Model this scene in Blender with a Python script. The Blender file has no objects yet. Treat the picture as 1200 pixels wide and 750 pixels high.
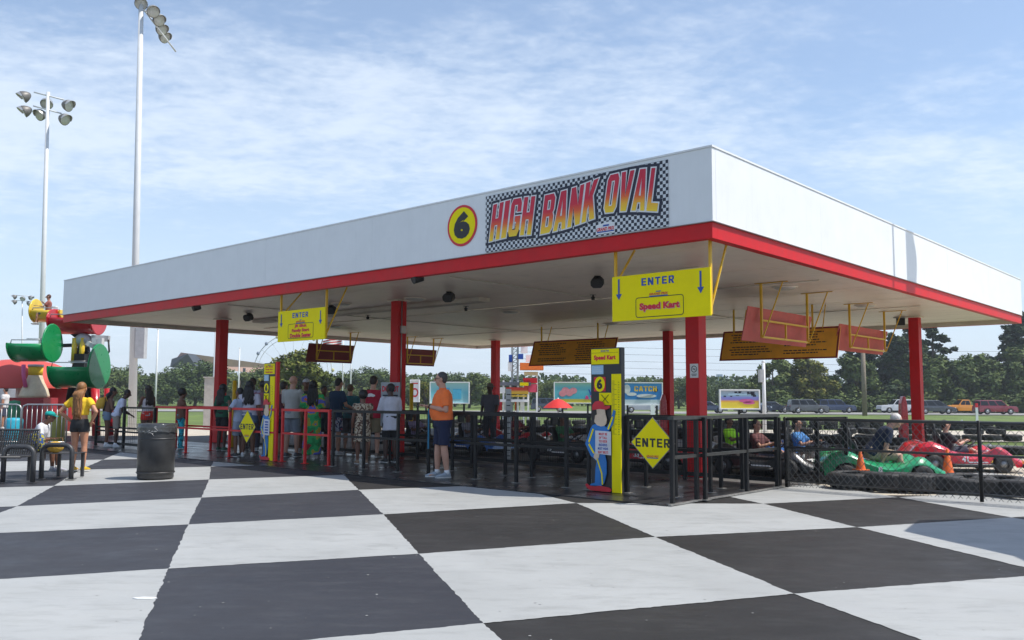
import bpy, math, random
import numpy as np
from mathutils import Vector, Matrix, noise
random.seed(7)
S = bpy.context.scene
COL = S.collection
rad = math.radians

# ------------------------------------------------------------ camera
HC, FX, PITCH, ROLL = 1.375, 1030.1, 0.0879, 0.0046
cam_d = bpy.data.cameras.new('camera'); cam = bpy.data.objects.new('camera', cam_d); COL.objects.link(cam)
cam_d.sensor_width = 36.0; cam_d.lens = 36.0 * FX / 1200.0
cam_d.clip_start = 0.1; cam_d.clip_end = 6000
cam.matrix_world = (Matrix.Translation((0, 0, HC)) @ Matrix.Rotation(math.pi / 2 + PITCH, 4, 'X') @ Matrix.Rotation(ROLL, 4, 'Z'))
S.camera = cam

# ------------------------------------------------------------ sun, sky, exposure
SUN_DIR = Vector((2.93, -0.64, 4.80)).normalized()
SUN_EL = math.asin(SUN_DIR.z); SUN_AZ = math.atan2(SUN_DIR.x, SUN_DIR.y)
sun_d = bpy.data.lights.new('sun', 'SUN'); sun = bpy.data.objects.new('sun', sun_d); COL.objects.link(sun)
sun_d.energy = 4.1; sun_d.angle = rad(0.55); sun_d.color = (1.0, 0.955, 0.88)
sun.rotation_euler = SUN_DIR.to_track_quat('Z', 'Y').to_euler()

W = bpy.data.worlds.new('World'); S.world = W; W.use_nodes = True
nt = W.node_tree; nt.nodes.clear(); NN = nt.nodes.new; LK = nt.links.new
out = NN('ShaderNodeOutputWorld'); bg = NN('ShaderNodeBackground'); bg.inputs[1].default_value = 0.15
sky = NN('ShaderNodeTexSky'); sky.sky_type = 'NISHITA'; sky.sun_disc = False
sky.altitude = 0; sky.sun_elevation = SUN_EL; sky.sun_rotation = SUN_AZ
sky.air_density = 1.0; sky.dust_density = 0.35; sky.ozone_density = 1.3
tc = NN('ShaderNodeTexCoord'); sep = NN('ShaderNodeSeparateXYZ'); LK(tc.outputs['Generated'], sep.inputs[0])
def wm(op, a, b=None, clamp=False):
    n = NN('ShaderNodeMath'); n.operation = op; n.use_clamp = clamp
    for i, x in enumerate((a, b)):
        if x is None: continue
        if isinstance(x, (int, float)): n.inputs[i].default_value = x
        else: LK(x, n.inputs[i])
    return n.outputs[0]
zz = wm('MAXIMUM', wm('ADD', sep.outputs[2], 0.10), 0.04)
ux = wm('DIVIDE', sep.outputs[0], zz); uy = wm('DIVIDE', sep.outputs[1], zz)
cmb = NN('ShaderNodeCombineXYZ'); LK(ux, cmb.inputs[0]); LK(uy, cmb.inputs[1])
def cloud_noise(scale, rot, stretch, detail, rough, dist, off=0):
    mp = NN('ShaderNodeMapping'); mp.inputs['Rotation'].default_value = (0, 0, rot); mp.inputs['Scale'].default_value = stretch
    mp.inputs['Location'].default_value = (off, off * .7, off * .3)
    LK(cmb.outputs[0], mp.inputs[0])
    n = NN('ShaderNodeTexNoise'); n.inputs['Scale'].default_value = scale; n.inputs['Detail'].default_value = detail
    n.inputs['Roughness'].default_value = rough; n.inputs['Distortion'].default_value = dist
    LK(mp.outputs[0], n.inputs[0]); return n.outputs[0]
big = cloud_noise(0.42, rad(-28), (1.0, 1.6, 1), 3, .5, .3, 3.7)
mid = cloud_noise(3.4, rad(-20), (1.0, 1.25, 1), 8, .62, .25, 1.3)
fin = cloud_noise(15.0, rad(-35), (1.0, 1.3, 1), 5, .6, .15, 5.1)
street = wm('MULTIPLY', wm('POWER', 2.718, wm('MULTIPLY', wm('POWER', wm('DIVIDE', wm('SUBTRACT', wm('ADD', uy, wm('MULTIPLY', ux, -.10)), 2.35), .62), 2.0), -1.0)), .27)
s = wm('ADD', wm('ADD', wm('MULTIPLY', big, .85), street), wm('ADD', wm('MULTIPLY', mid, .62), wm('MULTIPLY', fin, .34)))
rmp = NN('ShaderNodeMapRange'); rmp.interpolation_type = 'SMOOTHSTEP'
rmp.inputs['From Min'].default_value = 0.89; rmp.inputs['From Max'].default_value = 1.30
rmp.inputs['To Min'].default_value = 0.06; rmp.inputs['To Max'].default_value = 0.70
LK(s, rmp.inputs[0])
# a thin veil everywhere near the horizon
veil = NN('ShaderNodeMapRange'); veil.inputs['From Min'].default_value = 0.0; veil.inputs['From Max'].default_value = 0.30
veil.inputs['To Min'].default_value = 0.90; veil.inputs['To Max'].default_value = 0.12; LK(sep.outputs[2], veil.inputs[0])
mx = NN('ShaderNodeMix'); mx.data_type = 'RGBA'; mv = NN('ShaderNodeMix'); mv.data_type = 'RGBA'; LK(veil.outputs[0], mv.inputs[0]); LK(sky.outputs[0], mv.inputs[6]); mv.inputs[7].default_value = (3.55, 4.25, 5.25, 1)
LK(rmp.outputs[0], mx.inputs[0]); LK(mv.outputs[2], mx.inputs[6])
mx.inputs[7].default_value = (4.9, 5.45, 6.15, 1)
LK(mx.outputs[2], bg.inputs[0]); LK(bg.outputs[0], out.inputs[0])
S.view_settings.view_transform = 'Standard'; S.view_settings.look = 'None'
S.view_settings.exposure = 0.32; S.view_settings.gamma = 1.0

# ------------------------------------------------------------ camera model used to measure where things stand
def ray(x, y):
    c, s_ = math.cos(-ROLL), math.sin(-ROLL); u, v = x - 600, y - 375
    u, v = c * u - s_ * v, s_ * u + c * v
    cp, sp = math.cos(PITCH), math.sin(PITCH)
    return Vector((u, cp * FX + sp * v, sp * FX - cp * v))
def gp(x, y, z=0.0):
    "the point at height z seen at photo pixel x, y"
    d = ray(x, y); t = (z - HC) / d.z; return Vector((d.x * t, d.y * t, z))
def dp(x, y, Y):
    "the point at distance Y seen at photo pixel x, y"
    d = ray(x, y); t = Y / d.y; return Vector((d.x * t, Y, HC + d.z * t))
YAW = 0.7295; CX, CY = 2.7656, 11.9663
EX = Vector((math.cos(YAW), -math.sin(YAW), 0)); EY = Vector((math.sin(YAW), math.cos(YAW), 0))
def pw(p):
    "pavilion coordinates (x along the front, y inwards) to world"
    return Vector((CX, CY, 0)) + EX * p[0] + EY * p[1] + Vector((0, 0, p[2]))
def wp(p):
    d = Vector((p[0] - CX, p[1] - CY, 0)); return Vector((d.dot(EX), d.dot(EY), p[2] if len(p) > 2 else 0))
def hit(x, y, o, axis=1):
    "pavilion point on the vertical plane y=o (axis 1) or x=o (axis 0) seen at a pixel"
    d = ray(x, y); n = EY if axis == 1 else EX
    t = (o - (Vector((0, 0, 0)) - Vector((CX, CY, 0))).dot(n)) / d.dot(n)
    P = d * t + Vector((0, 0, HC)); return wp(P)
ZB, ZM, ZT, ZC = 3.5864, 3.8203, 4.8615, 3.7364
LX, LY = 22.1059, 18.1687

# ------------------------------------------------------------ materials
_mats = {}
def mat(name, col, rough=.6, metal=0.0, var=.12, vscale=6.0, bump=0.0, bscale=40.0, spec=.5, coat=0.0, trans=0.0, dirt=0.0, objvar=0.0):
    if name in _mats: return _mats[name]
    m = bpy.data.materials.new(name); m.use_nodes = True; t = m.node_tree; b = t.nodes['Principled BSDF']
    N = t.nodes.new; L = t.links.new
    b.inputs['Roughness'].default_value = rough; b.inputs['Metallic'].default_value = metal
    b.inputs['Specular IOR Level'].default_value = spec; b.inputs['Coat Weight'].default_value = coat
    if trans: b.inputs['Transmission Weight'].default_value = trans
    c = N('ShaderNodeTexCoord')
    n = N('ShaderNodeTexNoise'); n.inputs['Scale'].default_value = vscale; n.inputs['Detail'].default_value = 6; n.inputs['Roughness'].default_value = .62
    L(c.outputs['Object'], n.inputs[0])
    mr = N('ShaderNodeMapRange'); mr.inputs['From Min'].default_value = .3; mr.inputs['From Max'].default_value = .7
    mr.inputs['To Min'].default_value = 1 - var; mr.inputs['To Max'].default_value = 1 + var; L(n.outputs[0], mr.inputs[0])
    mul = N('ShaderNodeVectorMath'); mul.operation = 'SCALE'; mul.inputs[0].default_value = col[:3]
    L(mr.outputs[0], mul.inputs['Scale'])
    src = mul.outputs[0]
    if objvar:
        oi = N('ShaderNodeObjectInfo'); m2 = N('ShaderNodeMapRange'); m2.inputs['To Min'].default_value = 1 - objvar; m2.inputs['To Max'].default_value = 1 + objvar
        L(oi.outputs['Random'], m2.inputs[0]); v2 = N('ShaderNodeVectorMath'); v2.operation = 'SCALE'; L(src, v2.inputs[0]); L(m2.outputs[0], v2.inputs['Scale']); src = v2.outputs[0]
    if dirt:
        n3 = N('ShaderNodeTexNoise'); n3.inputs['Scale'].default_value = 2.3; n3.inputs['Detail'].default_value = 9; n3.inputs['Roughness'].default_value = .72
        L(c.outputs['Object'], n3.inputs[0]); r3 = N('ShaderNodeMapRange'); r3.inputs['From Min'].default_value = .52; r3.inputs['From Max'].default_value = .78
        r3.inputs['To Max'].default_value = dirt; L(n3.outputs[0], r3.inputs[0])
        mxx = N('ShaderNodeMix'); mxx.data_type = 'RGBA'; L(r3.outputs[0], mxx.inputs[0]); L(src, mxx.inputs[6]); mxx.inputs[7].default_value = (.16, .13, .10, 1); src = mxx.outputs[2]
    L(src, b.inputs['Base Color'])
    rr = N('ShaderNodeMapRange'); rr.inputs['To Min'].default_value = max(0.02, rough - .1); rr.inputs['To Max'].default_value = min(1, rough + .1)
    L(n.outputs[0], rr.inputs[0]); L(rr.outputs[0], b.inputs['Roughness'])
    if bump:
        n2 = N('ShaderNodeTexNoise'); n2.inputs['Scale'].default_value = bscale; n2.inputs['Detail'].default_value = 5
        L(c.outputs['Object'], n2.inputs[0]); bp = N('ShaderNodeBump'); bp.inputs['Strength'].default_value = 1; bp.inputs['Distance'].default_value = bump
        L(n2.outputs[0], bp.inputs['Height']); L(bp.outputs[0], b.inputs['Normal'])
    _mats[name] = m; return m

# ------------------------------------------------------------ mesh building
def frame(d):
    d = Vector(d).normalized(); a = Vector((0, 0, 1)) if abs(d.z) < .9 else Vector((1, 0, 0))
    u = d.cross(a).normalized(); return u, u.cross(d).normalized(), d
class MB:
    def __init__(s, fn=None): s.v = []; s.f = []; s.m = []; s.sm = []; s.fn = fn
    def add(s, vs, fs, mi=0, sm=False):
        b = len(s.v); s.v += [s.fn(p) if s.fn else Vector(p) for p in vs]
        for f in fs: s.f.append([i + b for i in f]); s.m.append(mi); s.sm.append(sm)
        return s
    def box(s, c, d, rz=0, mi=0, rot=None):
        R = rot if rot is not None else Matrix.Rotation(rz, 3, 'Z'); c = Vector(c)
        vs = [c + R @ Vector((sx * d[0] / 2, sy * d[1] / 2, sz * d[2] / 2)) for sx in (-1, 1) for sy in (-1, 1) for sz in (-1, 1)]
        return s.add(vs, [(0, 1, 3, 2), (4, 6, 7, 5), (0, 4, 5, 1), (2, 3, 7, 6), (0, 2, 6, 4), (1, 5, 7, 3)], mi)
    def hexa(s, pts, mi=0, sm=False):   # 8 points: bottom 4 ccw then top 4
        return s.add(pts, [(3, 2, 1, 0), (4, 5, 6, 7), (0, 1, 5, 4), (1, 2, 6, 5), (2, 3, 7, 6), (3, 0, 4, 7)], mi, sm)
    def bar(s, p, q, w, h=None, mi=0):
        h = h or w; p, q = Vector(p), Vector(q); u, v, d = frame(q - p); vs = []
        for P in (p, q):
            for a, b in ((-1, -1), (1, -1), (1, 1), (-1, 1)): vs.append(P + u * a * w / 2 + v * b * h / 2)
        return s.hexa(vs, mi)
    def tube(s, pts, r, n=10, mi=0, cap=True, sm=True, asp=None, side=None):
        pts = [Vector(p) for p in pts]; k = len(pts); rs = r if isinstance(r, (list, tuple)) else [r] * k; vs = []; pu = None
        for i, p in enumerate(pts):
            d = (pts[min(i + 1, k - 1)] - pts[max(i - 1, 0)])
            if d.length < 1e-9: d = Vector((0, 0, 1))
            d.normalize()
            if side is not None: u = (side - d * side.dot(d)).normalized()
            elif pu is None: u = frame(d)[0]
            else: u = (pu - d * pu.dot(d)).normalized()
            pu = u; v = d.cross(u)
            for j in range(n):
                a = 2 * math.pi * j / n; ry = rs[i] * (asp if asp else 1)
                vs.append(p + u * math.cos(a) * rs[i] + v * math.sin(a) * ry)
        fs = [(i * n + j, i * n + (j + 1) % n, (i + 1) * n + (j + 1) % n, (i + 1) * n + j) for i in range(k - 1) for j in range(n)]
        s.add(vs, fs, mi, sm)
        if cap:
            b = len(s.v) - len(vs)
            s.f.append([b + j for j in range(n)][::-1]); s.m.append(mi); s.sm.append(False)
            s.f.append([b + (k - 1) * n + j for j in range(n)]); s.m.append(mi); s.sm.append(False)
        return s
    def rings(s, rg, n=16, mi=0, sm=True):
        "rg: (centre, u vector, v vector) ellipses lofted together"
        vs = []
        for c, u, v in rg:
            c, u, v = Vector(c), Vector(u), Vector(v)
            for j in range(n):
                a = 2 * math.pi * j / n; vs.append(c + u * math.cos(a) + v * math.sin(a))
        k = len(rg)
        fs = [(i * n + j, i * n + (j + 1) % n, (i + 1) * n + (j + 1) % n, (i + 1) * n + j) for i in range(k - 1) for j in range(n)]
        fs.append([j for j in range(n)][::-1]); fs.append([(k - 1) * n + j for j in range(n)])
        return s.add(vs, fs, mi, sm)
    def ball(s, c, r, nu=12, nv=8, mi=0, rot=None, sm=True):
        c = Vector(c); r = Vector(r) if not isinstance(r, (int, float)) else Vector((r, r, r)); vs = []
        for i in range(1, nv):
            t = math.pi * i / nv
            for j in range(nu):
                a = 2 * math.pi * j / nu; p = Vector((r.x * math.sin(t) * math.cos(a), r.y * math.sin(t) * math.sin(a), r.z * math.cos(t)))
                vs.append(c + (rot @ p if rot is not None else p))
        top = Vector((0, 0, r.z)); 
        vs.append(c + (rot @ top if rot is not None else top)); vs.append(c - (rot @ top if rot is not None else top))
        T = len(vs) - 2; fs = []
        for i in range(nv - 2):
            for j in range(nu): fs.append((i * nu + j, (i + 1) * nu + j, (i + 1) * nu + (j + 1) % nu, i * nu + (j + 1) % nu))
        for j in range(nu): fs.append((T, j, (j + 1) % nu)); fs.append((T + 1, (nv - 2) * nu + (j + 1) % nu, (nv - 2) * nu + j))
        return s.add(vs, fs, mi, sm)
    def lathe(s, prof, c=(0, 0, 0), n=24, mi=0, sm=True, axis='Z'):
        vs = []; c = Vector(c)
        for r, z in prof:
            for j in range(n):
                a = 2 * math.pi * j / n
                p = (r * math.cos(a), r * math.sin(a), z)
                if axis == 'Y': p = (p[0], p[2], p[1])
                if axis == 'X': p = (p[2], p[0], p[1])
                vs.append(c + Vector(p))
        k = len(prof)
        fs = [(i * n + j, i * n + (j + 1) % n, (i + 1) * n + (j + 1) % n, (i + 1) * n + j) for i in range(k - 1) for j in range(n)]
        return s.add(vs, fs, mi, sm)
    def prism(s, poly, o, ux, uy, dep, mi=0, mi_side=None):
        "2-D outline placed at o with axes ux, uy, thickness vector dep"
        o, ux, uy, dep = Vector(o), Vector(ux), Vector(uy), Vector(dep); n = len(poly)
        A = [o + ux * a + uy * b for a, b in poly]; B = [p + dep for p in A]
        ms = mi if mi_side is None else mi_side
        s.add(A + B, [list(range(n))[::-1], [n + i for i in range(n)]], mi)
        b = len(s.v) - 2 * n
        for i in range(n): s.f.append([b + i, b + (i + 1) % n, b + n + (i + 1) % n, b + n + i]); s.m.append(ms); s.sm.append(False)
        return s
    def mesh(s, name, mats, inv=None):
        me = bpy.data.meshes.new(name)
        me.from_pydata([tuple(inv @ p) if inv is not None else tuple(p) for p in s.v], [], s.f)
        for m in (mats if isinstance(mats, (list, tuple)) else [mats]): me.materials.append(m)
        me.polygons.foreach_set('material_index', s.m); me.polygons.foreach_set('use_smooth', s.sm); me.update()
        return me
    def obj(s, name, mats, parent=None, fix=True, bevel=0):
        inv = _M[parent.name].inverted() if (parent is not None and parent.name in _M) else None
        me = s.mesh(name, mats, inv)
        if fix:
            import bmesh
            bm = bmesh.new(); bm.from_mesh(me); bmesh.ops.recalc_face_normals(bm, faces=bm.faces); bm.to_mesh(me); bm.free()
        o = bpy.data.objects.new(name, me); COL.objects.link(o)
        if bevel:
            b = o.modifiers.new('bevel', 'BEVEL'); b.width = bevel; b.segments = 2; b.limit_method = 'ANGLE'; b.angle_limit = rad(40)
        if parent is not None:
            o.parent = parent; _M[o.name] = _M.get(parent.name, Matrix())
        else: _M[o.name] = Matrix()
        return o
_M = {}
def thing(name, label, cat, loc=(0, 0, 0), rz=0.0, group=None):
    o = bpy.data.objects.new(name, None); COL.objects.link(o); o.empty_display_size = .2
    o.location = loc; o.rotation_euler = (0, 0, rz); o['label'] = label; o['category'] = cat
    if group: o['group'] = group
    _M[o.name] = Matrix.Translation(Vector(loc)) @ Matrix.Rotation(rz, 4, 'Z'); return o
def tag(o, label, cat, group=None, kind=None):
    if label: o['label'] = label
    if cat: o['category'] = cat
    if group: o['group'] = group
    if kind: o['kind'] = kind
    return o
def origin_to(o, p):
    "move a top-level mesh's origin to its base"
    p = Vector(p); o.data.transform(Matrix.Translation(-p)); o.location = p; return o
_kids = {}
def kids(o):
    if o.name not in _kids: _kids[o.name] = [c for c in bpy.data.objects if c.parent == o]
    return _kids[o.name]
def copy_tree(o, loc=None, rz=None, label=None, group=None, scale=None, parent=None, remat=None):
    c = o.copy(); COL.objects.link(c)
    if parent is not None: c.parent = parent
    if loc is not None: c.location = loc
    if rz is not None: c.rotation_euler = (0, 0, rz)
    if scale is not None: c.scale = (scale,) * 3 if isinstance(scale, (int, float)) else scale
    if label: c['label'] = label
    if group: c['group'] = group
    if remat and c.type == 'MESH':
        for i, sl in enumerate(c.material_slots):
            if sl.material and sl.material.name in remat: sl.link = 'OBJECT'; sl.material = remat[sl.material.name]
    for ch in kids(o): copy_tree(ch, parent=c, remat=remat)
    return c
def struct(name, b, m, parent=None, fix=True):
    o = b.obj(name, m, parent, fix=fix); o['kind'] = 'structure'; return o

# ------------------------------------------------------------ lettering
_txt = {}
def text_geo(body, bold=0.0, align='CENTER', space=1.0, line=1.0):
    k = (body, bold, align, space, line)
    if k in _txt: return _txt[k]
    cu = bpy.data.curves.new('lettering', 'FONT'); cu.body = body; cu.align_x = align; cu.size = 1; cu.offset = bold; cu.resolution_u = 3
    cu.space_character = space; cu.space_line = line
    o = bpy.data.objects.new('lettering', cu); COL.objects.link(o)
    dg = bpy.context.evaluated_depsgraph_get(); dg.update(); me = o.evaluated_get(dg).to_mesh()
    vs = np.array([v.co[:2] for v in me.vertices]); fs = [list(p.vertices) for p in me.polygons]
    o.evaluated_get(dg).to_mesh_clear(); bpy.data.objects.remove(o); bpy.data.curves.remove(cu)
    _txt[k] = (vs, fs); return _txt[k]
def lettering(mb, body, c, ux, uy, w=None, h=None, bold=.02, mi=0, off=(0, 0, 0), warp=None, ital=0.0, space=1.0, line=1.0, align='CENTER', fit=None):
    vs, fs = text_geo(body, bold, align, space, line)
    f0 = text_geo(fit, 0, align, space, line)[0] if fit else (text_geo(body, 0, align, space, line)[0] if bold else vs)
    lo, hi = f0.min(0), f0.max(0); sz = hi - lo; k = (vs - (lo + hi) / 2) / sz   # unit box
    if w is None: w = h * sz[0] / sz[1]
    if h is None: h = w * sz[1] / sz[0]
    c, ux, uy, off = Vector(c), Vector(ux), Vector(uy), Vector(off); P = []
    for a, b in k:
        x, y = a * w, b * h
        if warp: x, y = warp(a, b)
        x += ital * y
        P.append(c + off + ux * x + uy * y)
    mb.add(P, fs, mi)
# ------------------------------------------------------------ ground, track, road
M_grass = mat('grass', (.115, .165, .03), .9, var=.45, vscale=.35, bump=.06, bscale=14)
def shade_noise(m, scales): pass
M_grass2 = mat('verge_grass', (.16, .21, .035), .9, var=.35, vscale=.5, bump=.05, bscale=20)
M_conc = mat('track_concrete', (.50, .44, .35), .8, var=.18, vscale=1.4, bump=.004, dirt=.35)
M_road = mat('road_asphalt', (.27, .265, .25), .85, var=.12, vscale=.5, bump=.004)
def terr(y):
    return 0.0 if y < 26 else (-0.5 * min(1, (y - 26) / 40))
b = MB()
ys = [-40, -5, 26, 34, 42, 50, 58, 66, 90, 150, 300, 800, 4000]
xs = [-3000, -600, -150, -60, -20, 0, 20, 60, 150, 600, 3000]
for y in ys:
    for x in xs: b.v.append(Vector((x, y, terr(y) - .05)))
nx = len(xs)
for j in range(len(ys) - 1):
    for i in range(nx - 1): b.f.append([j * nx + i, j * nx + i + 1, (j + 1) * nx + i + 1, (j + 1) * nx + i]); b.m.append(0); b.sm.append(True)
ground = struct('ground', b, M_grass)
def strip(name, y0, y1, m, dz, x0=-300, x1=300, skew=0.0):
    b = MB(); cuts = sorted(set([y0, y1] + [y for y in ys if y0 < y < y1]))
    for a, c in zip(cuts, cuts[1:]):
        b.add([(x0, a + skew * x0, terr(a) + dz), (x1, a + skew * x1, terr(a) + dz), (x1, c + skew * x1, terr(c) + dz), (x0, c + skew * x0, terr(c) + dz)], [(0, 1, 2, 3)])
    return struct(name, b, m)
strip('track', 10, 21.5, M_conc, -.030, 1.5, 60)
b = MB(pw); b.hexa([(-23, 2.7, -.2), (-.24, 2.7, -.2), (-.24, 19.5, -.2), (-23, 19.5, -.2), (-23, 2.7, -.012), (-.24, 2.7, -.012), (-.24, 19.5, -.012), (-23, 19.5, -.012)])
struct('pit_lane', b, mat('pit_lane_shaded_concrete', (.10, .095, .09), .7, var=.2, vscale=2, bump=.003, dirt=.3))  # track concrete under the roof, its shade put into the dark base colour
strip('track_far', 31.2, 47.5, M_conc, -.025, -90, 90)
strip('road', 107, 122, M_road, .02)
strip('verge', 122.2, 126, mat('bare_earth', (.30, .27, .2), .9, var=.3), .0)
b = MB()
for x in np.arange(-150, 150, 9.0): b.add([(x, 114.4, -.47), (x + 3, 114.4, -.47), (x + 3, 114.55, -.47), (x, 114.55, -.47)], [(0, 1, 2, 3)])
tag(b.obj('lane_markings', mat('road_paint', (.7, .7, .66), .7)), None, None, kind='structure')

# ------------------------------------------------------------ plaza with its painted chequerboard
def paint_mat(name, base, alt, stain, rough, bump, stain_amt, spec=.4):
    m = bpy.data.materials.new(name); m.use_nodes = True; t = m.node_tree; bs = t.nodes['Principled BSDF']; N = t.nodes.new; L = t.links.new
    c = N('ShaderNodeTexCoord')
    def nz(sc, det, ro, vec=None, stretch=None):
        n = N('ShaderNodeTexNoise'); n.inputs['Scale'].default_value = sc; n.inputs['Detail'].default_value = det; n.inputs['Roughness'].default_value = ro
        if stretch:
            mp = N('ShaderNodeMapping'); mp.inputs['Scale'].default_value = stretch; mp.inputs['Rotation'].default_value = (0, 0, .35); L(c.outputs['Object'], mp.inputs[0]); L(mp.outputs[0], n.inputs[0])
        else: L(c.outputs['Object'], n.inputs[0])
        return n.outputs[0]
    def ramp(src, a, b_, lo=0, hi=1):
        r = N('ShaderNodeMapRange'); r.inputs['From Min'].default_value = a; r.inputs['From Max'].default_value = b_; r.inputs['To Min'].default_value = lo; r.inputs['To Max'].default_value = hi; L(src, r.inputs[0]); return r.outputs[0]
    def mix(f, a, b_):
        x = N('ShaderNodeMix'); x.data_type = 'RGBA'; L(f, x.inputs[0])
        for i, q in ((6, a), (7, b_)):
            if isinstance(q, tuple): x.inputs[i].default_value = (*q, 1)
            else: L(q, x.inputs[i])
        return x.outputs[2]
    c1 = mix(ramp(nz(.45, 5, .6), .35, .65), base, alt)
    c2 = mix(ramp(nz(1.7, 10, .72, stretch=(1, 3.2, 1)), .50, .85, 0, stain_amt), c1, stain)
    # small chips and specks
    v = N('ShaderNodeTexVoronoi'); v.inputs['Scale'].default_value = 3.1; v.inputs['Randomness'].default_value = 1; L(c.outputs['Object'], v.inputs[0])
    spk = N('ShaderNodeMath'); spk.operation = 'MULTIPLY'; L(ramp(v.outputs['Distance'], .035, .02), spk.inputs[0]); L(ramp(nz(.8, 2, .5), .55, .6), spk.inputs[1])
    c3 = mix(spk.outputs[0], c2, (.45, .45, .42) if base[0] < .2 else (.1, .1, .1))
    # tyre and shoe scuffs: long thin streaks
    scf = ramp(nz(5, 6, .7, stretch=(.35, 7, 1)), .60, .74, 0, .22)
    c4 = mix(scf, c3, (.17, .17, .17))
    L(c4, bs.inputs['Base Color'])
    L(ramp(nz(2.2, 6, .6), .3, .7, rough - .13, rough + .1), bs.inputs['Roughness']); bs.inputs['Specular IOR Level'].default_value = spec
    bp = N('ShaderNodeBump'); bp.inputs['Distance'].default_value = bump; bp.inputs['Strength'].default_value = .8; L(nz(70, 5, .7), bp.inputs['Height']); L(bp.outputs[0], bs.inputs['Normal'])
    return m
M_white = paint_mat('white_floor_paint', (.335, .34, .33), (.395, .40, .39), (.17, .17, .16), .62, .0022, .7)
M_black = paint_mat('black_floor_paint', (.026, .025, .024), (.038, .036, .035), (.075, .075, .073), .58, .002, .55, .18)
M_slate = paint_mat('faded_blue_black_paint', (.036, .037, .044), (.047, .048, .055), (.085, .086, .090), .58, .002, .6, .2)
M_deck = paint_mat('deck_paint', (.016, .016, .018), (.024, .024, .027), (.05, .05, .052), .34, .0002, .4, .5)
plaza = MB(); plaza.box((-12, 2, -.10), (70, 22, .16)); plaza.box((-22, 22, -.1005), (34, 18, .159))
plaza.box((-2.5, 15.1, -.0995), (7.2, 4.2, .158)); plaza = struct('pavement', plaza, M_black)
# lattice of the painted squares, measured on the ground: i runs across, j runs away
LAT = {(0, 0): (-2.77, 7.26), (0, 1): (-3.51, 9.72), (0, 2): (-4.26, 12.26), (0, 3): (-5.06, 14.9), (0, 4): (-5.95, 17.6),
       (1, -1): (-.17, 5.58), (1, 0): (-.82, 7.99), (1, 1): (-1.52, 10.62), (1, 2): (-2.29, 13.37), (1, 3): (-3.0, 15.9),
       (2, -1): (2.03, 6.45), (2, 0): (1.45, 9.0), (2, 1): (.86, 11.83), (3, 0): (3.77, 9.74), (3, 1): (3.35, 11.85), (3, -1): (4.35, 7.2),
       (-1, 2): (-6.21, 11.22), (-1, 3): (-7.06, 13.75), (0, -1): (-2.03, 4.85)}
def lat(i, j):
    if (i, j) in LAT: return Vector(LAT[(i, j)])
    best = min(LAT, key=lambda k: (abs(k[0] - i) + abs(k[1] - j)))
    di, dj = i - best[0], j - best[1]; p = Vector(LAT[best])
    return p + Vector((2.17, .86)) * di + Vector((-.78, 2.62)) * dj
random.seed(3)
def wob_edge(a, c, key):
    rnd = random.Random(str(key)); out = []
    n = 64
    d = (c - a); nrm = Vector((-d.y, d.x)).normalized(); off = 0
    for k in range(n):
        t = k / n; off = off * .45 + rnd.uniform(-.007, .007)
        out.append(a + d * t + nrm * (off if k else 0))
    return out
def square(i, j, m, name, z):
    cs = [((i, j), (i + 1, j)), ((i + 1, j), (i + 1, j + 1)), ((i, j + 1), (i + 1, j + 1)), ((i, j), (i, j + 1))]
    e = [wob_edge(lat(*p), lat(*q), (p, q)) for p, q in cs]
    def rev(k):
        p, q = cs[k]; full = e[k] + [lat(*q)]; return full[::-1][:-1]
    pts = e[0] + e[1] + rev(2) + rev(3)
    bb = MB(); bb.add([(p.x, p.y, z) for p in pts], [list(range(len(pts)))])
    o = struct(name, bb, m, plaza, fix=False); return o
for i in range(-7, 7):
    for j in range(-2, 6):
        if lat(i, j).y > 22 or lat(i, j).y < 2.0: continue
        if (i + j) % 2 == 0:
            if i >= 3 and j >= 3: continue
            if i >= 4 and j >= 2: continue
            square(i, j, M_white, 'white_painted_square', -.016)
        elif i <= 0: square(i, j, M_slate, 'slate_painted_square', -.018)
# dark deck of the pavilion, with tooled joints between its slabs
dk = []
x0, x1, y0, y1 = -21.5, -.25, -.86, 2.75
nxs, k = 12, 0
edges_x = [x0 + (x1 - x0) * t / nxs for t in range(nxs + 1)]
edges_y = [-.86, .95, 2.75]
deck = thing('pavilion_deck', 'deck', 'x'); 
for kx in ('label', 'category'): del deck[kx]
deck['kind'] = 'structure'
for a, c in zip(edges_x, edges_x[1:]):
    for d, e in zip(edges_y, edges_y[1:]):
        g = .006; bb = MB(pw); zt = -.004 + random.uniform(-.0012, .0012)
        xr = c - g if c < x1 - .01 else (c - g if d < 3 else c + 1.2)
        xr = c - g
        bb.hexa([(a + g, d + g, -.06), (xr, d + g, -.06), (xr, e - g, -.06), (a + g, e - g, -.06), (a + g, d + g, zt), (xr, d + g, zt), (xr, e - g, zt), (a + g, e - g, zt)])
        struct('slab', bb, M_deck, deck)
bb = MB(pw); bb.hexa([(x0, y0, -.06), (x1, y0, -.06), (x1, 2.75, -.06), (x0, 2.75, -.06), (x0, y0, -.0125), (x1, y0, -.0125), (x1, 2.75, -.0125), (x0, 2.75, -.0125)])
struct('slab_joint_filler', bb, mat('joint_dark', (.02, .02, .02), .8), deck)
# the metal edging strip on the right edge of the deck
bb = MB(pw); bb.bar((-.22, -.84, .002), (-.22, 2.75, .002), .05, .02)
struct('deck_edging', bb, mat('worn_steel', (.32, .31, .29), .45, .6, var=.3, vscale=20), deck)

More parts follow.
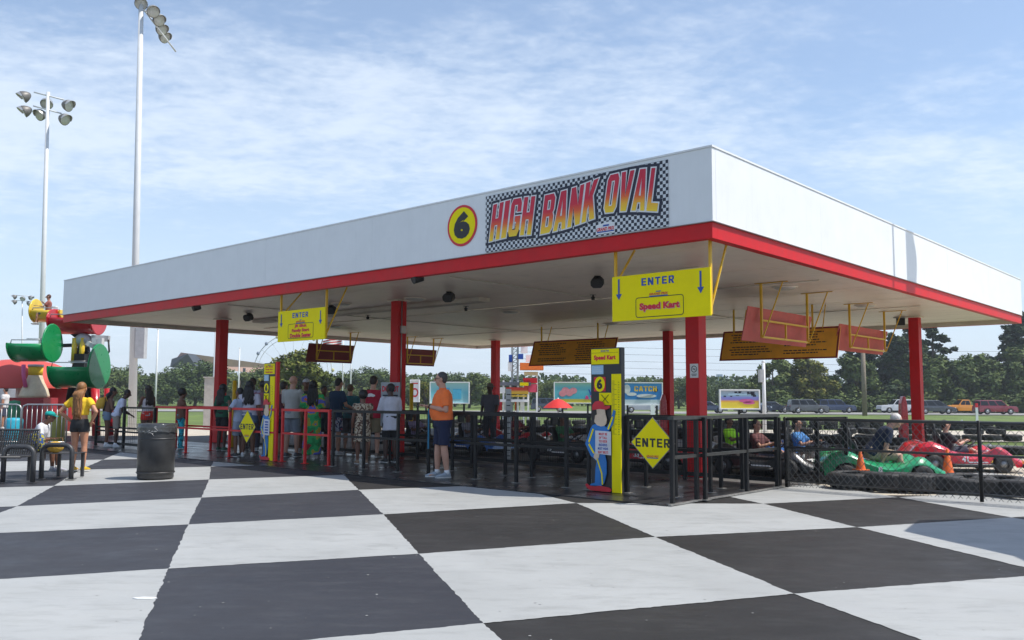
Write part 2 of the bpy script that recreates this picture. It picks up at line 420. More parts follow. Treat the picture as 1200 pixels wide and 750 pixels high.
# bits of litter and paint flecks on the plaza
b = MB(); rnd = random.Random(17)
for k in range(130):
    px, py = rnd.uniform(-20, 1220), 600 + 150 * rnd.random() ** 1.6; g = gp(px, py, -.0145); r = rnd.uniform(.003, .012); a0 = rnd.random() * 6; n = rnd.randint(4, 6)
    b.add([(g.x + r * rnd.uniform(.5, 1.2) * math.cos(a0 + 6.28 * j / n), g.y + r * rnd.uniform(.5, 1.2) * math.sin(a0 + 6.28 * j / n), -.0135) for j in range(n)], [list(range(n))])
tag(b.obj('paint_flecks', mat('fleck_grey', (.30, .30, .29), .8), fix=False), 'scattered paint flecks and grit on the chequered ground', 'litter', kind='stuff')
g = gp(171, 701, -.014); b = MB(); b.prism([(-.09, -.01), (-.05, -.03), (.04, -.028), (.08, -.005), (.05, .02), (-.03, .024)], (g.x, g.y, -.0145), (1, 0, 0), (0, 1, 0), (0, 0, .005))
origin_to(tag(b.obj('paper_scrap', mat('paper_white', (.75, .75, .74), .8)), 'white scrap of paper lying on the pale square at the lower left', 'litter'), (g.x, g.y, -.014))
# ------------------------------------------------------------ the pavilion
M_fascia = mat('white_fascia_metal', (.80, .80, .80), .38, var=.03, vscale=2.0, dirt=.05)
t = M_fascia.node_tree; bs_ = t.nodes['Principled BSDF']; cc = t.nodes.new('ShaderNodeTexCoord'); mp_ = t.nodes.new('ShaderNodeMapping'); mp_.inputs['Scale'].default_value = (9, 9, .5)
nz_ = t.nodes.new('ShaderNodeTexNoise'); nz_.inputs['Scale'].default_value = 1.6; nz_.inputs['Detail'].default_value = 6; nz_.inputs['Roughness'].default_value = .7; t.links.new(cc.outputs['Object'], mp_.inputs[0]); t.links.new(mp_.outputs[0], nz_.inputs[0])
rr_ = t.nodes.new('ShaderNodeMapRange'); rr_.inputs['From Min'].default_value = .5; rr_.inputs['From Max'].default_value = .8; rr_.inputs['To Max'].default_value = .10; t.links.new(nz_.outputs[0], rr_.inputs[0])
mx_ = t.nodes.new('ShaderNodeMix'); mx_.data_type = 'RGBA'; old = bs_.inputs['Base Color'].links[0].from_socket; t.links.new(rr_.outputs[0], mx_.inputs[0]); t.links.new(old, mx_.inputs[6]); mx_.inputs[7].default_value = (.45, .43, .40, 1); t.links.new(mx_.outputs[2], bs_.inputs['Base Color'])
M_red = mat('red_gloss_paint', (.60, .006, .010), .5, var=.10, vscale=3, dirt=.10, spec=.3)
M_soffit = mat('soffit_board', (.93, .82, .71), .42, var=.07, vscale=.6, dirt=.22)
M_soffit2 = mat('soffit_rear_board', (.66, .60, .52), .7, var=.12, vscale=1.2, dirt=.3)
M_yel = mat('yellow_paint', (.72, .42, .01), .45, var=.08, vscale=8, dirt=.1)
M_blackm = mat('black_metal_paint', (.011, .011, .012), .45, var=.2, vscale=9, dirt=.05, spec=.3)
M_dark = mat('matt_black_plastic', (.015, .015, .016), .5, var=.2)
PV = thing('pavilion', 'long white flat-roofed open pavilion with red trim and red columns over the kart queue', 'pavilion', pw((-LX / 2, LY / 2, 0)), -YAW)
# roof deck
b = MB(pw); b.hexa([(-LX + .12, .12, ZC), (-.12, .12, ZC), (-.12, LY - .12, ZC), (-LX + .12, LY - .12, ZC), (-LX + .12, .12, ZC + .12), (-.12, .12, ZC + .12), (-.12, LY - .12, ZC + .12), (-LX + .12, LY - .12, ZC + .12)])
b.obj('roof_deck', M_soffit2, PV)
# soffit boards: long strips running across, each slightly uneven
ny = 14; 
for k in range(ny):
    a, c = .1 + (LY - .2) * k / ny, .1 + (LY - .2) * (k + 1) / ny
    z = ZC - .025 + random.uniform(-.003, .003)
    for h in range(3):
        xa, xc = -LX + .1 + (LX - .2) * h / 3, -LX + .1 + (LX - .2) * (h + 1) / 3
        b = MB(pw); b.hexa([(xa + .004, a + .004, z), (xc - .004, a + .004, z), (xc - .004, c - .004, z), (xa + .004, c - .004, z), (xa + .004, a + .004, ZC - .003), (xc - .004, a + .004, ZC - .003), (xc - .004, c - .004, ZC - .003), (xa + .004, c - .004, ZC - .003)])
        b.obj('soffit_board', M_soffit, PV)
# fascia panels on the four sides and the red band under them
def side(p, q, nrm, n):
    p, q, nrm = Vector(p), Vector(q), Vector(nrm); d = (q - p) / n
    for k in range(n):
        a, c = p + d * k + d.normalized() * .0015, p + d * (k + 1) - d.normalized() * .0015; inn = -nrm * .10
        e = nrm * random.uniform(-.0015, .0015)
        b = MB(pw); b.hexa([Vector((*(a + e)[:2], ZM)), Vector((*(c + e)[:2], ZM)), Vector((*(c + inn)[:2], ZM)), Vector((*(a + inn)[:2], ZM)),
                            Vector((*(a + e)[:2], ZT)), Vector((*(c + e)[:2], ZT)), Vector((*(c + inn)[:2], ZT)), Vector((*(a + inn)[:2], ZT))])
        b.obj('fascia_panel', M_fascia, PV)
side((-LX, 0, 0), (0, 0, 0), (0, -1, 0), 6); side((0, .1, 0), (0, LY, 0), (1, 0, 0), 5)
side((-LX, LY, 0), (-.1, LY, 0), (0, 1, 0), 6); side((-LX, .1, 0), (-LX, LY - .1, 0), (-1, 0, 0), 5)
b = MB(pw)     # metal cap along the top and drip edge between white and red
T = .13
for (xa, ya, xc, yc) in ((-LX - .012, -.012, .012, T), (-LX - .012, LY - T, .012, LY + .012), (-LX - .012, T, -LX + T, LY - T), (-T, T, .012, LY - T)):
    b.hexa([(xa, ya, ZT + .002), (xc, ya, ZT + .002), (xc, yc, ZT + .002), (xa, yc, ZT + .002), (xa, ya, ZT + .028), (xc, ya, ZT + .028), (xc, yc, ZT + .028), (xa, yc, ZT + .028)])
b.obj('roof_edge_cap', M_fascia, PV)
i0, h = .035, .14
b = MB(pw)
for (xa, ya, xc, yc) in ((-LX + .02, .02, -.02, .02 + h), (-LX + .02, LY - .02 - h, -.02, LY - .02), (-LX + .02, .02 + h + .002, -LX + .02 + h, LY - .022 - h), (-.02 - h, .02 + h + .002, -.02, LY - .022 - h)):
    b.hexa([(xa, ya, ZB), (xc, ya, ZB), (xc, yc, ZB), (xa, yc, ZB), (xa, ya, ZM - .012), (xc, ya, ZM - .012), (xc, yc, ZM - .012), (xa, yc, ZM - .012)])
b.obj('red_trim', M_red, PV)
b = MB(pw)
for (xa, ya, xc, yc) in ((-LX - .02, -.02, .02, .10), (-.10, .102, .02, LY + .02)):
    b.hexa([(xa, ya, ZM - .010), (xc, ya, ZM - .010), (xc, yc, ZM - .010), (xa, yc, ZM - .010), (xa, ya, ZM - .002), (xc, ya, ZM - .002), (xc, yc, ZM - .002), (xa, yc, ZM - .002)])
b.obj('drip_edge', mat('grey_flashing', (.35, .33, .32), .5, .3), PV)
# beige inner lining of the rear and left edge beams
b = MB(pw)
for (xa, ya, xc, yc) in ((-LX + .17, LY - .185, -.17, LY - .163), (-LX + .163, .17, -LX + .185, LY - .19)):
    b.hexa([(xa, ya, ZB + .004), (xc, ya, ZB + .004), (xc, yc, ZB + .004), (xa, yc, ZB + .004), (xa, ya, ZC - .03), (xc, ya, ZC - .03), (xc, yc, ZC - .03), (xa, yc, ZC - .03)])
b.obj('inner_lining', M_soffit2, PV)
# a dropped beam box above each pair of front columns and the vents seen along the rear lining
b = MB(pw)
b.box((-LX / 2 - 2.0, 3.2 + .9, ZC - .075), (9.6, .38, .09))
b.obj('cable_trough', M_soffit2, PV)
COLS = [(-2.1347 - 8.1108 * i, 3.198 + 12.1896 * j) for j in range(2) for i in range(3)]
for (x, y) in COLS:
    b = MB(pw); b.box((x, y, (ZC - .03) / 2), (.27, .27, ZC - .03))
    c = b.obj('column', M_red, PV, bevel=.008)
    b = MB(pw); b.box((x, y, .012), (.42, .42, .022)); b.obj('base_plate', M_red, c)
    b = MB(pw); b.box((x, y, ZC - .045), (.40, .40, .028)); b.obj('cap_plate', M_soffit, c)
# bolts of the base plates and a conduit with junction box on the left front column
c2 = COLS[1]
for k, (xa, ya, xb, yb) in enumerate(((-20.5, 6.0, -1.0, 6.0), (-6.2, 1.0, -6.2, 16.5), (-14.3, 1.0, -14.3, 16.5), (-20.5, 12.2, -1.0, 12.2))):
    b = MB(pw); b.tube([(xa, ya, ZC - .042 - .002 * k), (xb, yb, ZC - .042 - .002 * k)], .013, 8); b.obj('ceiling_conduit', M_soffit2, PV)
b = MB(pw); b.tube([(c2[0] + .15, c2[1] - .03, .9), (c2[0] + .15, c2[1] - .03, ZC - .06)], .014, 8); b.box((c2[0] + .165, c2[1], ZC - .75), (.06, .14, .18))
b.obj('conduit', mat('galvanised', (.42, .42, .42), .4, .7), PV)


from mathutils.geometry import tessellate_polygon
GLY = {'H': ([(0,0),(.36,0),(.36,.41),(.64,.41),(.64,0),(1,0),(1,1),(.64,1),(.64,.59),(.36,.59),(.36,1),(0,1)], []), 'I': ([(0,0),(1,0),(1,1),(0,1)], []),
 'G': ([(1,.64),(1,.86),(.84,1),(.16,1),(0,.86),(0,.14),(.16,0),(.84,0),(1,.14),(1,.53),(.50,.53),(.50,.38),(.64,.38),(.64,.17),(.36,.17),(.36,.83),(.64,.83),(.64,.64)][::-1], []),
 'B': ([(0,0),(.82,0),(1,.12),(1,.42),(.90,.51),(1,.60),(1,.88),(.82,1),(0,1)], [[(.36,.16),(.64,.16),(.64,.43),(.36,.43)], [(.36,.60),(.64,.60),(.64,.85),(.36,.85)]]),
 'A': ([(0,0),(.32,0),(.38,.20),(.62,.20),(.68,0),(1,0),(.72,1),(.28,1)], [[(.42,.36),(.58,.36),(.5,.80)]]),
 'N': ([(0,0),(.31,0),(.31,.50),(.66,0),(1,0),(1,1),(.69,1),(.69,.50),(.34,1),(0,1)], []), 'K': ([(0,0),(.35,0),(.35,.30),(.43,.42),(.64,0),(1.04,0),(.68,.60),(1,1),(.62,1),(.35,.62),(.35,1),(0,1)], []),
 'O': ([(.16,0),(.84,0),(1,.13),(1,.87),(.84,1),(.16,1),(0,.87),(0,.13)], [[(.36,.17),(.64,.17),(.64,.83),(.36,.83)]]), 'V': ([(.28,0),(.72,0),(1,1),(.67,1),(.5,.36),(.33,1),(0,1)], []),
 'L': ([(0,0),(1,0),(1,.19),(.36,.19),(.36,1),(0,1)], []), 'E': ([(0,0),(1,0),(1,.2),(.33,.2),(.33,.41),(.92,.41),(.92,.6),(.33,.6),(.33,.8),(1,.8),(1,1),(0,1)], []),
 'T': ([(.34,0),(.66,0),(.66,.79),(1,.79),(1,1),(0,1),(0,.79),(.34,.79)], []), 'R': ([(0,0),(.31,0),(.31,.36),(.42,.36),(.66,0),(1.04,0),(.76,.40),(.98,.52),(.98,.88),(.84,1),(0,1)], [[(.31,.56),(.66,.56),(.66,.81),(.31,.81)]]),
 'C': ([(1,.66),(1,.86),(.84,1),(.16,1),(0,.86),(0,.14),(.16,0),(.84,0),(1,.14),(1,.34),(.66,.34),(.66,.18),(.33,.18),(.33,.82),(.66,.82),(.66,.66)][::-1], [])}
GW = {'I': .46, 'E': .92, 'L': .88, 'A': 1.08, 'V': 1.08, 'N': 1.06, 'K': 1.04}
def grow(poly, d):
    n = len(poly); P = [Vector(p) for p in poly]; out = []
    area = sum(P[i].x * P[(i + 1) % n].y - P[(i + 1) % n].x * P[i].y for i in range(n)); sg = 1 if area > 0 else -1
    for i in range(n):
        a, b_, c = P[i - 1], P[i], P[(i + 1) % n]; d1 = (b_ - a).normalized(); d2 = (c - b_).normalized(); n1 = Vector((d1.y, -d1.x)) * sg; n2 = Vector((d2.y, -d2.x)) * sg
        m = (n1 + n2); m = m / max(.45, m.dot(n1)) if m.length > .05 else n1
        out.append(b_ + m * d)
    return out
def block_letters(word, W_, H_, d=0.0, gap=.16):
    """list of (polygon verts, triangles) in a W_ x H_ box centred on 0, every outline grown by d metres"""
    ws = [GW.get(c, 1) for c in word]; tot = sum(ws) + gap * (len(word) - 1); k = W_ / tot; x = -W_ / 2; res = []
    for c, w in zip(word, ws):
        o, hs = GLY[c]; sc = lambda P, x=x, w=w: [(x + p[0] * w * k, (p[1] - .5) * H_) for p in P]
        loops = [grow(sc(o), d)]
        for h in hs:
            g = grow(sc(h), -d); cx_ = sum(p.x for p in g) / len(g); q = sc(h); wd = max(p[0] for p in q) - min(p[0] for p in q)
            if wd > 2.2 * d: loops.append(g)
        tri = tessellate_polygon([[Vector((p.x, p.y, 0)) for p in L_] for L_ in loops]); flat = [p for L_ in loops for p in L_]; res.append((flat, tri)); x += (w + gap) * k
    return res
def block_word(mb, word, c, W_, H_, d=0.0, gap=.16, y=0.0):
    for i, (vs, tri) in enumerate(block_letters(word, W_, H_, d, gap)): mb.add([(c[0] + p.x, y, c[1] + p.y) for p in vs], [list(t) for t in tri])

# ------------------------------------------------------------ banner and number roundel on the fascia
def gradient_mat(name, stops, axis='Z'):
    m = bpy.data.materials.new(name); m.use_nodes = True; t = m.node_tree; bs = t.nodes['Principled BSDF']
    c = t.nodes.new('ShaderNodeTexCoord'); sp = t.nodes.new('ShaderNodeSeparateXYZ'); t.links.new(c.outputs['Generated'], sp.inputs[0])
    r = t.nodes.new('ShaderNodeValToRGB'); t.links.new(sp.outputs[axis], r.inputs[0]); el = r.color_ramp.elements
    el[0].position = stops[0][0]; el[0].color = (*stops[0][1], 1); el[1].position = stops[-1][0]; el[1].color = (*stops[-1][1], 1)
    for p, c_ in stops[1:-1]:
        e = el.new(p); e.color = (*c_, 1)
    t.links.new(r.outputs[0], bs.inputs['Base Color']); bs.inputs['Roughness'].default_value = .45; return m
M_navy = mat('navy_print', (.012, .014, .035), .45, var=.03)
M_wht = mat('white_print', (.78, .78, .78), .45, var=.03)
M_redp = mat('red_print', (.66, .012, .03), .45, var=.05)
M_bluep = mat('blue_print', (.01, .07, .36), .45, var=.05)
M_blk = mat('black_print', (.014, .014, .014), .45, var=.05)
M_yp = mat('yellow_sign_face', (.93, .77, .002), .6, var=.04, vscale=3, spec=.15)
M_yp2 = mat('yellow_sign_face_faded', (.72, .60, .02), .45, var=.07, vscale=3)
b0 = hit(570, 226, 0); b1 = hit(783, 182, 0); c0 = hit(570, 294.5, 0); c1 = hit(783, 265, 0)
xl, xr = b0.x, b1.x; zt, zb = ZT - .055, ZM + .012
BN = thing('banner', 'chequered banner with red and yellow block letters on the white roof fascia', 'banner', pw(((xl + xr) / 2, -.005, zb)), -YAW)
m = bpy.data.materials.new('chequered_vinyl'); m.use_nodes = True; t = m.node_tree; bs = t.nodes['Principled BSDF']; bs.inputs['Roughness'].default_value = .5
uvn = t.nodes.new('ShaderNodeTexCoord'); ck = t.nodes.new('ShaderNodeTexChecker'); ck.inputs['Color1'].default_value = (.66, .68, .70, 1); ck.inputs['Color2'].default_value = (.012, .014, .03, 1)
mp = t.nodes.new('ShaderNodeMapping'); mp.inputs['Location'].default_value = (.031, .5, .029); ck.inputs['Scale'].default_value = 1 / .050
t.links.new(uvn.outputs['Object'], mp.inputs[0]); t.links.new(mp.outputs[0], ck.inputs[0]); t.links.new(ck.outputs[0], bs.inputs['Base Color'])
b = MB(pw); b.hexa([(xl, -.014, zb), (xr, -.014, zb), (xr, -.004, zb), (xl, -.004, zb), (xl, -.014, zt), (xr, -.014, zt), (xr, -.004, zt), (xl, -.004, zt)])
b.obj('vinyl_sheet', m, BN)
Wb = xr - xl; Hb = zt - zb; cx_, cz_ = (xl + xr) / 2, (zb + zt) / 2
M_grad = gradient_mat('flame_letters', [(0.0, (.95, .66, .02)), (.20, (.92, .48, .02)), (.38, (.82, .12, .02)), (.56, (.66, .012, .04)), (1, (.60, .008, .045))])
# three words: left edge, right edge, bottom at left, bottom at right, height (fractions of the banner, from the photograph)
fr = lambda px: (hit(px, 240, 0).x - xl) / Wb
WORDS = [('HIGH', fr(577), fr(626), .18, .19, .64, .64), ('BANK', fr(637), fr(700), .17, .29, .64, .63), ('OVAL', fr(711.5), fr(774.5), .35, .24, .58, .65)]
for wd, a0, a1, y0_, y1_, h0, h1 in WORDS:
    W0, H0 = (a1 - a0) * Wb, (h0 + h1) / 2 * Hb
    for nm, mt, d, off in (('letter_shadow', M_navy, .062, -.0165), ('letter_outline', M_wht, .020, -.0215), ('letter', M_grad, .0, -.0265)):
        for li, (vs, tri) in enumerate(block_letters(wd, W0, H0, d, .17)):
            P = []
            for p in vs:
                t_ = p.x / W0 + .5; c = p.y / H0; x = ((a0 + a1) / 2 - .5) * Wb + p.x + .10 * c * Hb
                bow = .025 * math.sin(math.pi * max(0, min(1, t_))) * (1 if y1_ < y0_ + .02 else -1)
                y = (y0_ + (y1_ - y0_) * t_ + bow + (c + .5) * (h0 + (h1 - h0) * t_) - .5) * Hb; P.append((cx_ + x, off - .0009 * li, cz_ + y))
            bb = MB(pw); bb.add(P, [list(t) for t in tri]); bb.obj(nm, mt, BN, fix=False)
bb = MB(pw)
lx, lz = xl + Wb * .695, zb + Hb * .105
bb.prism([(-.17, -.075), (.17, -.075), (.17, .075), (.06, .10), (-.17, .07)], (lx, -.0165, lz), (1, 0, 0), (0, 0, 1), (0, .002, 0))
bb.obj('emblem_ground', M_wht, BN)
bb = MB(pw); lettering(bb, 'GRAND PRIX', (lx, -.019, lz - .005), (1, 0, 0), (0, 0, 1), w=.32, h=.05, bold=.04, ital=.2)
bb.obj('emblem_word', M_redp, BN, fix=False)
bb = MB(pw)
bb.prism([(-.15, -.055), (.16, -.055), (.15, -.037), (-.16, -.037)], (lx, -.018, lz), (1, 0, 0), (0, 0, 1), (0, -.001, 0)); bb.prism([(-.05, .035), (.06, .035), (.07, .06), (-.04, .06)], (lx, -.018, lz), (1, 0, 0), (0, 0, 1), (0, -.001, 0))
bb.obj('emblem_bars', M_bluep, BN)
rc = hit(542, 264.5, 0); R = (hit(542, 240.5, 0).z - hit(542, 288.5, 0).z) / 2
RN = thing('number_roundel', 'round yellow and red sign with a black six left of the banner', 'sign', pw((rc.x, -.005, rc.z - R)), -YAW)
for nm, r_, mt, o_ in (('red_ring', R, M_redp, -.012), ('yellow_disc', R * .88, M_yp, -.016)):
    bb = MB(pw); bb.prism([(r_ * math.cos(a), r_ * math.sin(a)) for a in np.linspace(0, 2 * math.pi, 48, endpoint=False)], (rc.x, o_, rc.z), (1, 0, 0), (0, 0, 1), (0, .006, 0)); bb.obj(nm, mt, RN)
bb = MB(pw); lettering(bb, '6', (rc.x, -.019, rc.z), (1, 0, 0), (0, 0, 1), w=R * .80, h=R * 1.05, bold=.075); bb.obj('numeral', M_blk, RN, fix=False)

# ------------------------------------------------------------ yellow ENTER signs hanging under the front edge
def enter_sign(tl, tr, br, bl, y, label, lines, struts):
    P = [hit(*q, y) for q in (tl, tr, br, bl)]; x0 = (P[0].x + P[3].x) / 2; x1 = (P[1].x + P[2].x) / 2; z1 = (P[0].z + P[1].z) / 2; z0 = (P[2].z + P[3].z) / 2
    T = thing('hanging_sign', label, 'sign', pw(((x0 + x1) / 2, y, z0)), -YAW, 'yellow enter signs hanging under the roof edge')
    b = MB(pw); b.hexa([(x0, y - .012, z0), (x1, y - .012, z0), (x1, y + .012, z0), (x0, y + .012, z0), (x0, y - .012, z1), (x1, y - .012, z1), (x1, y + .012, z1), (x0, y + .012, z1)]); b.obj('sign_panel', M_yp, T)
    W_, H_ = x1 - x0, z1 - z0; X, Z = (x0 + x1) / 2, (z0 + z1) / 2; F = y - .015
    for x in (x0 + .035, x1 - .02):
        b = MB(pw); b.bar((x, y + .035, z0 + .02), (x, y + .035, ZC - .03), .045, .035); b.obj('hanger_post', M_yel, T)
        b = MB(pw); b.bar((x, y + .045, z0 + .12 if x > X else z1 - .1), (x + .005, y + .55, ZC - .03), .025, .025); b.obj('brace', M_yel, T)
    b = MB(pw); b.bar((x0 + .06, y + .03, z1 - .04), (x1 - .045, y + .03, z1 - .04), .03); b.bar((x0 + .06, y + .03, z0 + .05), (x1 - .045, y + .03, z0 + .05), .03); b.obj('rear_rail', M_yel, T)
    b = MB(pw); block_word(b, 'ENTER', (X - .015 * W_, z1 - H_ * .175), W_ * .335, H_ * .165, 0, .30, F); b.obj('enter_word', M_bluep, T, fix=False)
    for ax in (x0 + W_ * .075, x1 - W_ * .09):
        b = MB(pw)
        aw = W_ * .032; at, ab = z1 - H_ * (.06 if lines == 1 else .10), z1 - H_ * .53
        b.prism([(-aw * .28, at - ab), (-aw * .28, aw * 1.7), (-aw, aw * 1.7), (0, 0), (aw, aw * 1.7), (aw * .28, aw * 1.7), (aw * .28, at - ab)], (ax, F, ab), (1, 0, 0), (0, 0, 1), (0, -.002, 0))
        b.obj('arrow', M_bluep, T)
    bx, bz = W_ * .245 if lines == 1 else W_ * .27, (H_ * .22 if lines == 1 else H_ * .24); zc_ = z0 + (H_ * .27 if lines == 1 else H_ * .32); r = .045
    b = MB(pw)
    def rr(w, h, r, n=6):
        o = []
        for cx, cy, a0 in ((w - r, h - r, 0), (-w + r, h - r, 90), (-w + r, -h + r, 180), (w - r, -h + r, 270)):
            for k in range(n + 1): a = rad(a0 + 90 * k / n); o.append((cx + r * math.cos(a), cy + r * math.sin(a)))
        return o
    oa, ib = rr(bx, bz, r), rr(bx - .010, bz - .010, r - .008); n = len(oa)
    b.add([(X + a, F - .002, zc_ + c) for a, c in oa] + [(X + a, F - .002, zc_ + c) for a, c in ib], [(i, (i + 1) % n, n + (i + 1) % n, n + i) for i in range(n)]); b.obj('name_frame', M_blk, T, fix=False)
    if lines == 1:
        rows = [('Speed Kart', zc_, W_ * .40, H_ * .17)]
    else: rows = [('JR Slick', zc_ + bz * .62, W_ * .25, H_ * .11), ('Family Start', zc_ + bz * .02, W_ * .36, H_ * .12), ('Double Seater', zc_ - bz * .60, W_ * .44, H_ * .12)]
    b = MB(pw); b2 = MB(pw)
    for tx, z, w, h in rows:
        lettering(b, tx, (X, F - .004, z), (1, 0, 0), (0, 0, 1), w=w, h=h, bold=.05)
        if lines == 1: lettering(b2, tx, (X + .006, F - .002, z - .006), (1, 0, 0), (0, 0, 1), w=w, h=h, bold=.07)
    b.obj('kart_words', M_redp, T, fix=False)
    if lines == 1: b2.obj('word_shadow', mat('pale_pink_print', (.6, .35, .35), .5), T, fix=False)
    b = MB(pw); ez = z1 - H_ * .40
    lettering(b, 'GRAND PRIX', (X - .01, F - .002, zc_ + bz + H_ * .055), (1, 0, 0), (0, 0, 1), w=W_ * .19, h=H_ * .045, bold=.03, ital=.2); b.obj('emblem_word', M_redp, T, fix=False)
    b = MB(pw); b.box((X - .01, F - .0035, zc_ + bz + .004), (W_ * .19, .002, H_ * .025)); b.box((X - .01, F - .0035, zc_ + bz + H_ * .105), (W_ * .05, .002, H_ * .018)); b.obj('emblem_bar', M_bluep, T)
    return T
enter_sign((718, 323.5), (833, 314.5), (833, 371), (718, 376), .25, 'large yellow enter sign for one kart type hanging at the near corner of the roof', 1, None)
enter_sign((326, 365.5), (381, 359.6), (381.6, 397.6), (326.6, 400.8), .25, 'smaller yellow enter sign with three red lines hanging near the left end of the roof', 3, None)

# ------------------------------------------------------------ hanging boards: amber rule boards along the back, pink-backed boards seen from behind
M_amber = mat('amber_board', (.85, .38, .025), .6, var=.15, vscale=2)
M_pinkback = mat('faded_red_board_back', (.56, .10, .085), .6, var=.14, vscale=3, dirt=.15)
M_redback = mat('dark_red_board_back', (.22, .012, .014), .55, var=.12, vscale=3)
def rule_board(tl, tr, br, bl, label, y):
    P = [hit(*q, y) for q in (tl, tr)]; Q = [hit(*q, y) for q in (br, bl)]
    x0, x1 = P[0].x, P[1].x; z1 = (P[0].z + P[1].z) / 2; z0 = (Q[0].z + Q[1].z) / 2; sh = -.06
    H_ = z1 - z0; T = thing('rule_board', label, 'notice board', pw(((x0 + x1) / 2, y, z0)), -YAW, 'amber rule boards hanging at the back')
    n = Vector((0, -.9, -.43)).normalized(); up = Vector((0, -.36, 1)).normalized()
    up = Vector((0, -.30, 1)); 
    def q(a, c, o): return Vector((x0 + a * (x1 - x0), y, z0)) + Vector((0, -.33 * c * H_ * -1 - .33 * H_, 0)) + Vector((0, 0, c * H_)) + Vector((0, -o, -o * .3))
    b = MB(pw); b.hexa([q(0, 0, 0), q(1, 0, 0), q(1, 0, -.03), q(0, 0, -.03), q(0, 1, 0), q(1, 1, 0), q(1, 1, -.03), q(0, 1, -.03)]); b.obj('board', M_amber, T)
    e = .014; f = .035; b = MB(pw)
    for a0, c0, a1, c1 in ((0, 0, 1, f * 1.4), (0, 1 - f * 1.4, 1, 1), (0, f * 1.4, e, 1 - f * 1.4), (1 - e, f * 1.4, 1, 1 - f * 1.4)):
        b.hexa([q(a0, c0, .001), q(a1, c0, .001), q(a1, c1, .001), q(a0, c1, .001), q(a0, c0, .006), q(a1, c0, .006), q(a1, c1, .006), q(a0, c1, .006)])
    b.obj('red_border', M_redback, T)
    rnd = random.Random(label); b = MB(pw)
    for half in (0, 1):
        rws = 9
        for r in range(rws):
            if rnd.random() < .1: continue
            c0 = .84 - r * .083; ax = .08 + half * .46 + (.02 if r % 3 else 0); end = ax + .24 + rnd.random() * .12
            while ax < end:
                w = .012 + rnd.random() * .03; b.add([q(ax, c0, .003), q(min(ax + w, end), c0, .003), q(min(ax + w, end), c0 + .034, .003), q(ax, c0 + .034, .003)], [(0, 1, 2, 3)]); ax += w + .007
    tag(b.obj('printed_rules', M_blk, T, fix=False), None, None, kind='stuff')
    for xx in (.10, .78):
        X = x0 + xx * (x1 - x0)
        b = MB(pw); b.bar((X, y - .02, z1 - .05), (X, y - .02, ZC - .03), .04); b.obj('hanger', M_yel, T)
        b = MB(pw); b.bar((X + .25, y - .01, z1 - .03), (X + .25, y + .2, ZC - .03), .02); b.obj('stay', M_yel, T)
rule_board((626, 400), (724, 395.5), (722, 426.5), (623, 429.6), 'amber rule board with black lines of print, left of the tall totem top', 11.5)
rule_board((848, 389), (985, 382), (980, 419.5), (844, 424), 'wider amber rule board with a red border hanging right of the near column', 10.4)
def back_board(cl, cr, zpx, px_tl, px_tr, px_br, px_bl, label, mt, grp):
    "board parallel to the side of the pavilion, seen from behind; cl, cr: pixels of the hanger tops on the ceiling"
    A = wp(gp(*cl, ZC)); x = A.x
    P = [hit(*q, x, 0) for q in (px_tl, px_tr, px_br, px_bl)]
    y0 = (P[0].y + P[3].y) / 2; y1 = (P[1].y + P[2].y) / 2; z1 = (P[0].z + P[1].z) / 2; z0 = (P[2].z + P[3].z) / 2; t = .16
    T = thing('rule_board', label, 'notice board', pw((x, (y0 + y1) / 2, z0)), -YAW, grp)
    def q(a, c, o): return (x - t * (1 - c) * 1.0 - .02 + o, y0 + a * (y1 - y0), z0 + c * (z1 - z0))
    b = MB(pw); b.hexa([q(0, 0, 0), q(1, 0, 0), q(1, 0, -.02), q(0, 0, -.02), q(0, 1, 0), q(1, 1, 0), q(1, 1, -.02), q(0, 1, -.02)]); b.obj('board', mt, T)
    w = .045
    for a in (.15, .88):
        Y = y0 + a * (y1 - y0)
        b = MB(pw); b.bar((x + .03, Y, z0 + .10 * (z1 - z0)), (x + .03, Y, ZC - .03), w); b.obj('hanger_post', M_yel, T)
        b = MB(pw); b.bar((x + .06, Y, z0 + .12 * (z1 - z0)), (x + .50, Y, ZC - .03), .022); b.obj('brace', M_yel, T)
        b = MB(pw); b.bar((x - .1, Y, ZC - .035), (x + .60, Y, ZC - .035), .05, .012); b.obj('ceiling_plate', M_yel, T)
    b = MB(pw); ya, yb = y0 + .15 * (y1 - y0) + .03, y0 + .88 * (y1 - y0) - .03
    for c in (.12, .62): z = z0 + c * (z1 - z0); b.bar((x + .03, ya, z), (x + .03, yb, z), .038)
    ym = (ya + yb) / 2; b.bar((x + .03, ym, z0 + .14 * (z1 - z0)), (x + .03, ym, z0 + .60 * (z1 - z0)), .035); b.obj('rail_frame', M_yel, T)
G1 = 'red boards hanging on yellow frames, seen from behind'
back_board((888, 330), (944, 344), 0, (880, 359.4), (954, 371), (952, 407), (877, 397.4), 'faded pink board back on a yellow frame, the one nearer the red fascia corner', M_pinkback, G1)
back_board((996.6, 355.6), (1035, 363.7), 0, (987, 380), (1043, 388.5), (1040.5, 415), (984, 410), 'smaller faded pink board back on a yellow frame beside the right column', M_pinkback, G1)
back_board((368, 386), (411, 389), 0, (362.4, 402), (416, 405), (415.6, 426), (362, 423.6), 'dark red board back on a yellow frame left of the middle front column', M_redback, G1)
back_board((478, 394), (509, 396), 0, (470, 408), (512.4, 410.4), (512, 429.6), (470, 427.5), 'dark red board back partly hidden by the middle front column', M_redback, G1)

